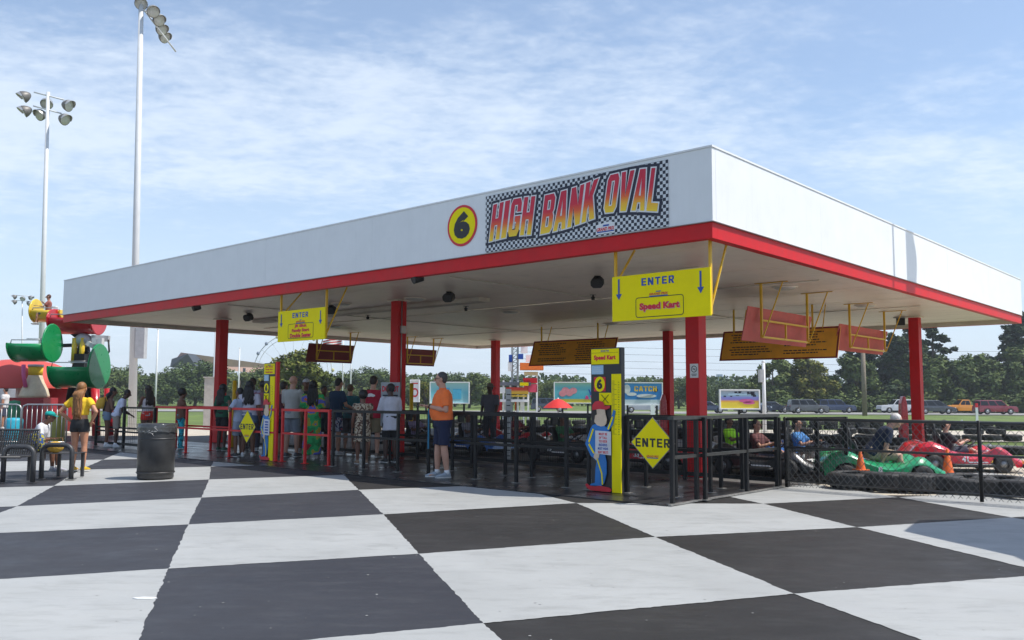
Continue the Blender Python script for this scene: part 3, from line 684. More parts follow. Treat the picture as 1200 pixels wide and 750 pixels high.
# ------------------------------------------------------------ loudspeakers, lamps and small fittings under the roof
def speaker(px, py, lab, yaw=0, s=.72):
    P = wp(gp(px, py, ZC - .15)); T = thing('loudspeaker', lab, 'loudspeaker', pw((P.x, P.y, ZC - .03)), -YAW + yaw, 'black loudspeakers under the roof')
    o = pw(P); R = Matrix.Rotation(-YAW + yaw, 3, 'Z') @ Matrix.Rotation(rad(20), 3, 'X')
    b = MB(); w, h, d = .17 * s, .13 * s, .12 * s
    oct_ = [(-w, -h * .45), (-w * .62, -h), (w * .62, -h), (w, -h * .45), (w, h * .45), (w * .62, h), (-w * .62, h), (-w, h * .45)]
    b.prism(oct_, o + R @ Vector((0, -d, 0)), R @ Vector((1, 0, 0)), R @ Vector((0, 0, 1)), R @ Vector((0, 2 * d, 0))); b.obj('cabinet', M_dark, T, bevel=.012)
    b = MB(); b.prism([(a * .86, c * .86) for a, c in oct_], o + R @ Vector((0, -d - .006, 0)), R @ Vector((1, 0, 0)), R @ Vector((0, 0, 1)), R @ Vector((0, .005, 0))); b.obj('grille', mat('speaker_grille', (.03, .03, .032), .6, var=.3, vscale=60), T)
    b = MB(); b.tube([o + Vector((0, 0, .04)), Vector((o.x, o.y, ZC - .028))], .02, 8); b.box((o.x, o.y, ZC - .034), (.12, .12, .012)); b.obj('bracket', M_dark, T)
for px, py, lab, yw in ((700, 331, 'black loudspeaker hanging just left of the large enter sign', .5), (526, 348.5, 'black loudspeaker hanging right of the middle column top', .3), (489, 325.5, 'black loudspeaker tucked behind the red trim above the middle column', -.4),
                        (291, 372, 'black loudspeaker hanging between the left column and the small enter sign', .2), (230, 359.5, 'black loudspeaker tucked behind the red trim near the left end', -.3), (388, 363.5, 'black loudspeaker hanging just right of the small enter sign', .6)):
    speaker(px, py, lab, yw)
def ceiling_lamp(px, py, lab, big=True):
    P = wp(gp(px, py, ZC - .06)); T = thing('ceiling_lamp', lab, 'lamp', pw((P.x, P.y, ZC - .03)), -YAW, 'shallow lamps on the soffit'); o = pw(P)
    b = MB(); b.lathe([(0, ZC - .09), (.17, ZC - .085), (.22, ZC - .055), (.23, ZC - .029), (0, ZC - .029)], (o.x, o.y, 0), 20); b.obj('diffuser', mat('lamp_diffuser', (.62, .6, .56), .3), T)
    b = MB(); b.lathe([(.232, ZC - .05), (.26, ZC - .05), (.26, ZC - .029), (.232, ZC - .029)], (o.x, o.y, 0), 20); b.obj('rim', M_soffit, T)
for px, py, lab in ((920, 338, 'shallow white soffit lamp above the nearer pink board'), (1014, 359, 'shallow white soffit lamp above the farther pink board'), (598, 366, 'shallow white soffit lamp in the middle of the ceiling'), (716, 380, 'shallow white soffit lamp above the left amber board'),
                    (470, 393, 'shallow white soffit lamp beside the middle front column'), (486, 351, 'shallow white soffit lamp just right of the middle column top'), (392, 383, 'shallow white soffit lamp behind the small enter sign'), (400, 357, 'shallow white soffit lamp near the cable trough')):
    ceiling_lamp(px, py, lab)
for px, py, lab in ((546, 362.5, 'small dark sensor hanging from the ceiling centre'), (431, 372.5, 'small dark sensor hanging left of the middle column'), (695, 349.5, 'small dark sensor below the loudspeaker by the large enter sign')):
    P = gp(px, py, ZC - .1); b = MB(); b.lathe([(0, -.045), (.04, -.035), (.045, .03), (.02, .045), (.02, .072), (.08, .075), (0, .076)], (P.x, P.y, ZC - .1), 14)
    origin_to(tag(b.obj('sensor', M_dark), lab, 'sensor', 'small sensors on the ceiling'), (P.x, P.y, ZC - .03))
# floodlight fitting on top of the right-hand rear column
cr = COLS[3]; o = pw((cr[0] - .35, cr[1] - .1, ZC - .03))
T = thing('floodlight', 'small boxy floodlight at the top of the right rear column', 'floodlight', o, -YAW)
b = MB(); b.box((o.x, o.y, ZC - .16), (.22, .16, .2), -YAW + .4); b.obj('housing', M_dark, T); b = MB(); b.box((o.x, o.y, ZC - .045), (.3, .3, .03), -YAW); b.tube([(o.x, o.y, ZC - .05), (o.x, o.y, ZC - .16)], .03, 8); b.obj('mounting', mat('galvanised', (.42, .42, .42), .4, .7), T)
# little notice on the near column
c = COLS[0]; q1 = hit(813.5, 434.5, c[1] - .137)
T = thing('notice', 'small white no-smoking style notice on the near red column', 'notice', pw((q1.x, c[1] - .137, q1.z - .12)), -YAW)
b = MB(pw); b.box((q1.x, c[1] - .139, q1.z), (.165, .004, .25)); b.obj('plate', M_wht, T)
b = MB(pw); n = 28
for r0, r1 in ((.048, .060),):
    b.add([(q1.x + r0 * math.cos(a), c[1] - .143, q1.z + .03 + r0 * math.sin(a)) for a in np.linspace(0, 2 * math.pi, n, endpoint=False)] + [(q1.x + r1 * math.cos(a), c[1] - .143, q1.z + .03 + r1 * math.sin(a)) for a in np.linspace(0, 2 * math.pi, n, endpoint=False)], [(i, (i + 1) % n, n + (i + 1) % n, n + i) for i in range(n)])
b.bar((q1.x - .04, c[1] - .144, q1.z + .07), (q1.x + .04, c[1] - .144, q1.z - .01), .012, .001); b.box((q1.x, c[1] - .143, q1.z + .03), (.06, .001, .014)); b.box((q1.x, c[1] - .143, q1.z - .06), (.11, .001, .012)); b.box((q1.x, c[1] - .143, q1.z - .085), (.09, .001, .010))
b.obj('printed_symbol', M_blk, T, fix=False)
# ------------------------------------------------------------ queue rails, mesh fence, chain-link fence
M_redrail = mat('red_rail_paint', (.60, .010, .012), .5, var=.12, vscale=8, dirt=.15)
M_foot = mat('zinc_foot', (.30, .29, .27), .5, .6, var=.3, vscale=20)
def rail(label, pts, xs_posts, mts, y, group='queue rails of black and red tube', z_top=1.09, w=.052, split=None, cat='railing'):
    """straight rail along the pavilion front at depth y, posts at xs_posts"""
    xa, xb = xs_posts[0], xs_posts[-1]
    T = thing('queue_rail', label, cat, pw(((xa + xb) / 2, y, 0)), -YAW, group)
    for x in xs_posts:
        b = MB(pw); b.box((x, y, z_top / 2), (w, w, z_top)); p = b.obj('post', mts, T, bevel=.006)
        b = MB(pw); b.box((x, y, .006), (.12, .12, .010)); b.obj('foot_plate', M_foot if mts is M_blackm else mts, p)
    for z in (z_top - .026, .60):
        b = MB(pw)
        if z > 1: b.bar((xa - w / 2, y, z + w / 2 + .001), (xb + w / 2, y, z + w / 2 + .001), w + .004, w)
        else:
            b = None
            for a, c in zip(xs_posts, xs_posts[1:]):
                bb = MB(pw); bb.bar((a + w / 2, y, z), (c - w / 2, y, z), w * .8); bb.obj('mid_rail', mts, T)
            continue
        b.obj('top_rail', mts, T)
    return T
def fx(px, y=0.0, z=0.0, py=None):
    return hit(px, 545, y).x
# front row, split where the photograph changes colour
red_xs = [fx(p) for p in (160, 181, 217, 268, 300, 323, 355, 387)]
rail('red rail at the left end of the pavilion front carrying the small diamond', None, [fx(p) for p in (181, 217, 268, 323)], M_redrail, 0.0)
rail('short red rail between the smaller totem and the black rails', None, [fx(330), fx(357), fx(385)], M_redrail, 0.0)
rail('black queue rail in front of the people waiting at the middle column', None, [fx(390), fx(426), fx(466), fx(502)], M_blackm, 0.0)
rail('long black queue rail running behind the man in orange to the tall totem', None, [fx(510), fx(557), fx(605), fx(664), fx(690)], M_blackm, 0.0)
rail('black queue rail behind the large yellow enter diamond', None, [fx(735), fx(791.5), fx(826)], M_blackm, 0.0)
rail('second red rail just inside the front red rail', None, [fx(205, .9), fx(246, .9), fx(296, .9)], M_redrail, .9)
rail('inner black queue rail running parallel to the long front rail', None, [fx(530, .9), fx(592, .9), fx(623, .9), fx(700, .9), fx(757, .9), -.6], M_blackm, .9)
# right-hand end rail, running inwards along the deck edge
T = thing('queue_rail', 'black end rail running back from the near corner post to the chain-link fence', 'railing', pw((-.25, .8, 0)), -YAW, 'queue rails of black and red tube')
A = wp(gp(824.5, 594)); E1 = wp(gp(858, 588)); E2 = wp(gp(914, 577)); E3 = wp(gp(941.5, 580.5)); ye = [A.y, -.18, E2.y, 2.30]
for k, y in enumerate((-.72, -.10, 1.35, 2.36)):
    b = MB(pw); b.box((-.25, y, .545), (.055, .055, 1.09)); p = b.obj('post', M_blackm, T, bevel=.006); b = MB(pw); b.box((-.25, y, .006), (.12, .12, .010)); b.obj('foot_plate', M_foot, p)
b = MB(pw); b.bar((-.25, -.75, 1.115), (-.25, 2.40, 1.115), .09, .045); b.obj('top_rail', mat('worn_black_top', (.05, .05, .048), .35, .3, var=.3, vscale=14), T)
for a, c in ((-.69, -.13), (-.07, 1.32), (1.38, 2.33)):
    b = MB(pw); b.bar((-.25, a, .60), (-.25, c, .60), .042); b.obj('mid_rail', mat('worn_black_top', (.05, .05, .048)), T)
# post line set just behind it
rail('short inner black rail behind the corner of the deck', None, [-.78, -.42], M_blackm, 1.55)

# black welded mesh fence between the queue and the karts
def mesh_fence(label, p0, p1, post_n, h=1.08, pitch=.055, vp=.115, grp='black welded mesh fences beside the kart lane', rails=(.10, 1.06, .42, .52), mesh_mat=None):
    p0, p1 = Vector(p0), Vector(p1); L_ = (p1 - p0).length; d = (p1 - p0) / L_
    T = thing('mesh_fence', label, 'fence', pw((p0 + p1) / 2), -YAW, grp)
    for k in range(post_n + 1):
        q = p0 + d * L_ * k / post_n; b = MB(pw); b.box((q.x, q.y, h / 2), (.06, .06, h)); b.obj('post', M_blackm, T)
    for z in rails:
        b = MB(pw); b.bar(p0 + Vector((0, 0, z)), p1 + Vector((0, 0, z)), .03, .045 if z > .2 else .07); b.obj('rail', M_blackm, T)
    b = MB(pw); n = int(L_ / pitch); w = .0042; off = Vector((-d.y, d.x, 0)) * .02
    for k in range(1, n):
        q = p0 + d * L_ * k / n - off; b.bar(q + Vector((0, 0, .1)), q + Vector((0, 0, h - .02)), w)
    for z in np.arange(.16, h, vp): b.bar(p0 + Vector((0, 0, z)) - off, p1 + Vector((0, 0, z)) - off, w)
    tag(b.obj('wire_mesh', M_blackm, T, fix=False), None, None, kind='stuff')
    return T
mesh_fence('long black wire mesh fence between the queue and the karts under the roof', (-15.5, 2.5, 0), (-.28, 2.5, 0), 9)
yl = wp(gp(147, 525)).y; mesh_fence('black wire mesh fence at the far left behind the trash can', (hit(112, 520, yl).x, yl, 0), (hit(180, 520, yl).x, yl, 0), 2, pitch=.10, vp=.16)
mesh_fence('low black mesh panel running back between the kart lanes', (-.2, 2.62, 0), (.25, 3.9, 0), 2, rails=(.10, 1.06, .55))
# chain-link fence to the right of the deck
T = thing('chain_link_fence', 'black chain-link fence in front of the green kart and the tyres', 'fence', pw((1.5, 2.36, 0)), -YAW)
p0, p1 = Vector((-.16, 2.44, 0)), Vector((5.2, 2.44, 0)); H_ = 1.06
xp = wp(gp(1145, 590)).x
for x in (-.13, xp, xp + 2.4):
    b = MB(pw); b.tube([(x, 2.44, 0), (x, 2.44, H_ + .03)], .026, 10); p = b.obj('post', M_blackm, T); b = MB(pw); b.lathe([(0, .03), (.03, .02), (.034, -.005), (.034, -.03)], (x, 2.44, H_ + .05), 10); b.fn = None; 
for z, r in ((H_, .024), (.62, .018), (.10, .012)):
    b = MB(pw); b.tube([p0 + Vector((0, 0, z)), p1 + Vector((0, 0, z))], r, 8); b.obj('rail', mat('grey_black_tube', (.06, .06, .06), .4, .3), T)
for s_ in (1, -1):
    b = MB(pw); pitch = .100; r = .0026; Lx = p1.x - p0.x; z0_, z1_ = .02, H_
    k = -1 * int(1.2 / pitch)
    while k * pitch < Lx + .1:
        xa, za, xb, zb_ = p0.x + k * pitch, z0_, p0.x + k * pitch + (z1_ - z0_) * .82, z1_
        if s_ < 0: za, zb_ = zb_, za
        def cut(x): return za + (zb_ - za) * (x - xa) / (xb - xa)
        X0, X1 = max(xa, p0.x), min(xb, p1.x)
        if X1 - X0 > .02: b.bar((X0, 2.44 - .012 * s_, cut(X0)), (X1, 2.44 - .012 * s_, cut(X1)), r * 2)
        k += 1
    tag(b.obj('chain_link_wire', mat('grey_black_wire', (.09, .09, .085), .35, .5, var=.3), T, fix=False), None, None, kind='stuff')

# ------------------------------------------------------------ totems with their height rule
def totem(px_l, px_r, py_top, py_bot, label, big):
    y = 0.0 if not big else -.10
    bl, br = hit(px_l, py_bot, y), hit(px_r, py_bot, y); x0, x1 = bl.x, br.x; H_ = hit((px_l + px_r) / 2, py_top, y).z
    T = thing('height_check_totem', label, 'totem', pw(((x0 + x1) / 2, y + .05, 0)), -YAW, 'black totems with a yellow height rule')
    W_ = x1 - x0; D = .09
    b = MB(pw); b.hexa([(x0, y, 0), (x1, y, 0), (x1, y + D, 0), (x0, y + D, 0), (x0, y, H_), (x1, y, H_), (x1, y + D, H_), (x0, y + D, H_)]); b.obj('board', mat('totem_black', (.022, .022, .026), .45), T, bevel=.004)
    if not big:
        b = MB(pw); b.box((x1 + .035, y + .03, (H_ + .02) / 2), (.06, .07, H_ + .02)); b.obj('red_side_post', M_redrail, T)
    def plate(name, a0, a1, c0, c1, m, o=.006):
        b = MB(pw); b.hexa([(x0 + a0 * W_, y - o, c0 * H_), (x0 + a1 * W_, y - o, c0 * H_), (x0 + a1 * W_, y - .0005, c0 * H_), (x0 + a0 * W_, y - .0005, c0 * H_), (x0 + a0 * W_, y - o, c1 * H_), (x0 + a1 * W_, y - o, c1 * H_), (x0 + a1 * W_, y - .0005, c1 * H_), (x0 + a0 * W_, y - .0005, c1 * H_)]); return b.obj(name, m, T)
    plate('header_plate', .02, .93, .885, .992, M_yp)
    b = MB(pw); lettering(b, 'GRAND PRIX', (x0 + .48 * W_, y - .009, .978 * H_), (1, 0, 0), (0, 0, 1), w=W_ * .28, h=H_ * .012, bold=.02); b.obj('emblem_word', M_bluep, T, fix=False)
    if big:
        b = MB(pw); lettering(b, 'Speed Kart', (x0 + .47 * W_, y - .009, .928 * H_), (1, 0, 0), (0, 0, 1), w=W_ * .70, h=H_ * .038, bold=.055); b.obj('kart_words', M_redp, T, fix=False)
    else:
        for k, s_ in enumerate(('JR Slick', 'Family Start', 'Double Seater')):
            b = MB(pw); lettering(b, s_, (x0 + .47 * W_, y - .009, (.958 - k * .026) * H_), (1, 0, 0), (0, 0, 1), w=W_ * .62, h=H_ * .016, bold=.05); b.obj('kart_words', M_redp, T, fix=False)
    b = MB(pw); b.box((x0 + .475 * W_, y - .0085, .9655 * H_ if big else .972 * H_), (W_ * .88, .001, .003)); b.obj('header_line', M_blk, T)
    plate('notice_plate', .03, .42, .815, .878, mat('pale_blue_print', (.35, .55, .72), .5))
    b = MB(pw)
    for k in range(3): b.box((x0 + .22 * W_, y - .0085, (.832 + k * .014) * H_), (W_ * (.30 - .05 * k), .001, .006))
    tag(b.obj('notice_print', M_wht, T), None, None, kind='stuff')
    zc = .745 * H_ if big else .742 * H_; r = .17 * W_ if big else .19 * W_
    ax = x0 + (.30 if big else .26) * W_
    if big: b = MB(pw); b.box((ax, y - .004, zc), (.38 * W_, .006, .10 * H_)); b.obj('red_square', M_redp, T)
    b = MB(pw); b.prism([(r * math.cos(a), r * math.sin(a) * 1.2) for a in np.linspace(0, 2 * math.pi, 28, endpoint=False)], (ax, y - .009, zc), (1, 0, 0), (0, 0, 1), (0, .002, 0)); b.obj('yellow_disc', M_yp, T)
    b = MB(pw); lettering(b, '6', (ax, y - .011, zc), (1, 0, 0), (0, 0, 1), w=r * .85, h=r * 1.35, bold=.06); b.obj('numeral', M_blk, T, fix=False)
    a0 = .28 if big else .06
    plate('x_plate', a0, a0 + .40, .60, .685, M_yp)
    b = MB(pw); xm = x0 + (a0 + .20) * W_; zm = .642 * H_; hw = W_ * .12; hh = H_ * .030
    b.bar((xm - hw, y - .008, zm - hh), (xm + hw, y - .008, zm + hh), .022, .002); b.bar((xm - hw, y - .0105, zm + hh), (xm + hw, y - .0105, zm - hh), .022, .002); b.obj('x_mark', M_blk, T)
    a0, a1 = (.70, .995) if big else (.60, .98)
    rp = plate('height_rule', a0, a1, .0 + .001, .815 if big else .86, M_yp, .016)
    b = MB(pw); xr0 = x0 + a0 * W_
    for k in range(44):
        z = H_ * (.40 + .0085 * k); ln = .5 if k % 4 == 0 else .28
        b.add([(xr0 + .01, y - .0175, z), (xr0 + .01 + W_ * .29 * ln, y - .0175, z), (xr0 + .01 + W_ * .29 * ln, y - .0175, z + .005), (xr0 + .01, y - .0175, z + .005)], [(0, 1, 2, 3)])
    for k in range(22):
        z = H_ * (.40 + .017 * k); lettering(b, str(30 + k * 1 + 4), (xr0 + W_ * .23, y - .0175, z), (1, 0, 0), (0, 0, 1), w=.028, h=.018, bold=.0)
    tag(b.obj('rule_marks', mat('dark_olive_print', (.10, .09, .01), .5), T, fix=False), None, None, kind='stuff')
    # flat painted cut-out of a plain kart driver, mounted in front of the board
    F = y - .03; s_ = H_ / 2.12 * .885; ox = x0 + (-.10 * W_ if big else -.05 * W_) ; k_ = (.34 / .34) * W_ / .46 * .98
    FG = tag_none = MB(pw)
    def cut(name, pts, m, o, th=.012):
        b = MB(pw); b.prism([(p[0] * k_ * .01, p[1] * s_ * .01) for p in pts], (ox, F - o, 0), (1, 0, 0), (0, 0, 1), (0, th, 0)); return b.obj(name, m, T)
    M_suit = mat('blue_cutout_paint', (.010, .17, .50), .45); M_skin_p = mat('cutout_face_paint', (.66, .50, .36), .5); M_cap_p = mat('red_cutout_paint', (.58, .015, .03), .45)
    cut('figure_suit', [(6, 12), (12, 14), (13, 38), (15, 50), (9, 56), (6, 58), (-3, 78), (-1, 84), (6, 105), (9, 110), (15, 112), (26, 111), (30, 106), (36, 116), (41, 136), (44, 134), (40, 112), (33, 100), (29, 98), (30, 80), (28, 60), (30, 50), (30, 30), (26, 14), (22, 10), (4, 9)], M_suit, 0)
    cut('figure_stripe', [(4, 80), (2, 82), (9, 104), (11, 103)], M_yp, .004, .003); cut('figure_stripe', [(4, 79), (2, 77), (10, 62), (12, 64)], M_yp, .004, .003)
    cut('figure_stripe', [(15, 54), (17, 54), (24, 30), (25, 12), (23, 12), (22, 30)], M_yp, .004, .003); cut('figure_stripe', [(32, 104), (34, 103), (41, 124), (39, 125)], M_yp, .004, .003)
    cut('figure_head', [(12, 115), (16, 110), (22, 108), (27, 109), (30, 113), (31, 120), (29, 128), (28, 136), (16, 138), (11, 130)], M_skin_p, .004)
    cut('figure_hair', [(9, 120), (12, 118), (13, 126), (16, 128), (15, 137), (8, 137)], mat('cutout_hair', (.02, .015, .012), .5), .007, .006)
    cut('figure_cap', [(9, 135), (9, 143), (13, 149), (20, 151), (26, 148), (28, 142), (36, 143), (36, 139), (30, 136), (20, 137)], M_cap_p, .009, .008)
    cut('figure_shoe', [(-3, 10), (0, 12), (3, 9), (12, 8), (20, 10), (34, 8), (38, 5), (36, 1), (5, 1), (0, 5)], M_cap_p, .006, .01)
    cut('figure_hand', [(11, 56), (15, 52), (19, 56), (20, 62), (15, 66), (12, 63)], M_skin_p, .012, .006)
    cut('card', [(14, 63), (38, 61), (38, 100), (14, 101)], mat('cutout_card', (.62, .62, .66), .5), .016, .004)
    if big:
        for k, (s1, mm) in enumerate((('MUST BE', M_redp), ('54" TALL', M_redp), ('TO RIDE', M_redp), ('RIDERS', M_bluep), ('MUST WEAR', M_bluep), ('SEAT BELTS', M_redp))):
            b = MB(pw); lettering(b, s1, (ox + .26 * k_, F - .018, s_ * (.955 - k * .060)), (1, 0, 0), (0, 0, 1), w=(.125 + .008 * (k > 3) * 4) * k_, h=.034, bold=.03); b.obj('card_words', mm, T, fix=False)
    else:
        b = MB(pw)
        for k in range(5): b.box((ox + .26 * k_, F - .018, s_ * (.94 - k * .065)), (.13 * k_, .001, .03))
        b.obj('card_print', M_bluep, T)
    return T
totem(693, 729, 407.5, 577, 'taller black totem with Speed Kart header and blue painted driver figure', True)
totem(306.5, 320, 425.5, 541.5, 'smaller black totem on a red post at the gap in the red rails', False)
# diamond signs on the rails
def diamond(cx_, cy_, hw, hh, y, label, big):
    c = hit(cx_, cy_, y); l = hit(cx_ - hw, cy_, y); r = hit(cx_ + hw, cy_, y); t = hit(cx_, cy_ - hh, y); bt = hit(cx_, cy_ + hh, y); w = (r.x - l.x) / 2; h = (t.z - bt.z) / 2; X = (r.x + l.x) / 2; Z = (t.z + bt.z) / 2
    T = thing('diamond_sign', label, 'sign', pw((X, y, Z - h)), -YAW, 'yellow diamond enter signs on the rails')
    b = MB(pw); b.prism([(w, 0), (0, h), (-w, 0), (0, -h)], (X, y - .006, Z), (1, 0, 0), (0, 0, 1), (0, .006, 0)); b.obj('edge', mat('sign_edge_grey', (.22, .22, .2), .5), T)
    b = MB(pw); b.prism([(w * .96, 0), (0, h * .96), (-w * .96, 0), (0, -h * .96)], (X, y - .009, Z), (1, 0, 0), (0, 0, 1), (0, .002, 0)); b.obj('face', M_yp, T)
    b = MB(pw); block_word(b, 'ENTER', (X, Z), w * 1.56, h * .34, 0, .26, y - .011); b.obj('enter_word', M_blk, T, fix=False)
    b = MB(pw); lettering(b, 'GRAND PRIX', (X, y - .011, Z - h * .52), (1, 0, 0), (0, 0, 1), w=w * .55, h=h * .08, bold=.03, ital=.2); b.obj('emblem_word', M_redp, T, fix=False)
    b = MB(pw); b.box((X, y - .0115, Z - h * .585), (w * .5, .001, h * .03)); b.obj('emblem_bar', M_bluep, T)
    b = MB(pw); b.bar((X - w * .2, y + .004, Z + h * .15), (X + w * .2, y + .004, Z + h * .15), .02, .008); b.obj('clamp', M_blackm, T)
diamond(765.5, 519, 25.7, 30.5, -.06, 'large yellow diamond sign reading enter on the black rail by the corner post', True)
diamond(290, 500, 9.8, 19.5, -.06, 'small yellow diamond sign reading enter on the red rail', False)
# ------------------------------------------------------------ people
def remesh(mb, vox, mats, name, smooth=3, disp=0.0, dscale=9.0, extra=None):
    me = mb.mesh('tmp', mats); o = bpy.data.objects.new('tmp', me); COL.objects.link(o)
    r = o.modifiers.new('r', 'REMESH'); r.mode = 'VOXEL'; r.voxel_size = vox; r.use_smooth_shade = True
    s = o.modifiers.new('s', 'SMOOTH'); s.factor = .5; s.iterations = smooth
    dg = bpy.context.evaluated_depsgraph_get(); dg.update(); ev = o.evaluated_get(dg); m2 = bpy.data.meshes.new_from_object(ev)
    bpy.data.objects.remove(o); bpy.data.meshes.remove(me)
    if disp:
        co = np.empty(len(m2.vertices) * 3); m2.vertices.foreach_get('co', co); co = co.reshape(-1, 3)
        nr = np.empty(len(co) * 3); m2.vertices.foreach_get('normal', nr); nr = nr.reshape(-1, 3)
        f = np.array([noise.noise(Vector((p[0] * dscale, p[1] * dscale, p[2] * dscale * .55))) + .5 * noise.noise(Vector(p) * dscale * 2.3) for p in co])
        m2.vertices.foreach_set('co', (co + nr * f[:, None] * disp).ravel())
    return m2
def skinmat(tone):
    t = {'light': (.50, .27, .19), 'tan': (.38, .19, .12), 'brown': (.15, .065, .038), 'dark': (.065, .030, .020), 'sun': (.47, .22, .13)}[tone]
    return mat('skin_' + tone, t, .5, var=.08, vscale=14)
def cloth(name, col, **k): return mat('cloth_' + name, col, .85, var=k.get('var', .08), vscale=k.get('vs', 12), bump=.002, bscale=60)
def floral(name, cols, scale):
    if name in _mats: return _mats[name]
    m = bpy.data.materials.new(name); m.use_nodes = True; t = m.node_tree; bs = t.nodes['Principled BSDF']; bs.inputs['Roughness'].default_value = .8
    c = t.nodes.new('ShaderNodeTexCoord'); v = t.nodes.new('ShaderNodeTexNoise'); v.inputs['Scale'].default_value = scale; v.inputs['Detail'].default_value = 1.5; t.links.new(c.outputs['Object'], v.inputs[0])
    r = t.nodes.new('ShaderNodeValToRGB'); r.color_ramp.interpolation = 'CONSTANT'; t.links.new(v.outputs[0], r.inputs[0]); el = r.color_ramp.elements
    n = len(cols)
    el[0].position = 0; el[0].color = (*cols[0], 1); el[1].position = .68; el[1].color = (*cols[-1], 1)
    for k, cc in enumerate(cols[1:-1]):
        e = el.new(.34 + .30 * (k + .3) / max(1, n - 2)); e.color = (*cc, 1)
    t.links.new(r.outputs[0], bs.inputs['Base Color']); _mats[name] = m; return m
ARMS = {  # elbow, wrist relative to the shoulder, side +1 is the person's right; fractions of height
    'down': ((.030, -.012, -.165), (.036, .020, -.312)), 'hip': ((.115, -.045, -.125), (.020, .030, -.235)),
    'rail': ((.035, .055, -.150), (.010, .190, -.170)), 'fold': ((.030, .055, -.155), (-.100, .125, -.150)),
    'phone': ((.034, .000, -.160), (-.055, .150, -.118)), 'forward': ((.03, .10, -.12), (.00, .24, -.10)), 'up': ((.06, .05, -.13), (-.02, .12, -.03)),
    'back': ((.04, -.06, -.15), (-.03, -.09, -.27)), 'wheel': ((.05, .10, -.13), (-.04, .22, -.10)), 'reach': ((.03, .06, -.16), (.0, .12, -.30)), 'lean': ((.06, .09, -.13), (-.05, .16, -.09))}
def hand(b, w, d, h, sgn, skin=0, curl=.5):
    """palm, four unequal fingers with knuckle bends and a thumb; w wrist, d forearm direction"""
    d = d.normalized(); up = Vector((0, 0, 1)); sd = d.cross(up)
    sd = sd.normalized() if sd.length > .2 else Vector((1, 0, 0)); nn = sd.cross(d).normalized()
    if abs(d.z) > .8: sd, nn = nn, sd      # hanging hand: palm faces the thigh
    k = h / 1.75; pl = .085 * k
    b.rings([(w - d * .01 * k, sd * .020 * k, nn * .015 * k), (w + d * .03 * k, sd * .034 * k, nn * .014 * k), (w + d * pl, sd * .038 * k, nn * .012 * k), (w + d * (pl + .008 * k), sd * .032 * k, nn * .008 * k)], 8, skin)
    for i, (off, ln) in enumerate(((-.030, .058), (-.010, .070), (.010, .074), (.030, .064))):
        q = w + d * pl + sd * off * k * sgn; bend = (-nn if True else nn) * curl * .5
        a = q + (d + bend * .4).normalized() * ln * .45 * k; c = a + (d + bend * 1.5).normalized() * ln * .35 * k; e = c + (d + bend * 2.6).normalized() * ln * .25 * k
        b.tube([q, a, c, e], [.0088 * k, .0082 * k, .0072 * k, .0055 * k], 6, skin)
    q = w + d * .03 * k + sd * .030 * k * sgn * 1; a = q + (d * .6 + sd * sgn * .9 - nn * .3).normalized() * .035 * k; e = a + (d * .9 + sd * sgn * .3 - nn * .4).normalized() * .028 * k
    b.tube([q - sd * sgn * .012 * k, q, a, e], [.012 * k, .0115 * k, .010 * k, .007 * k], 6, skin)
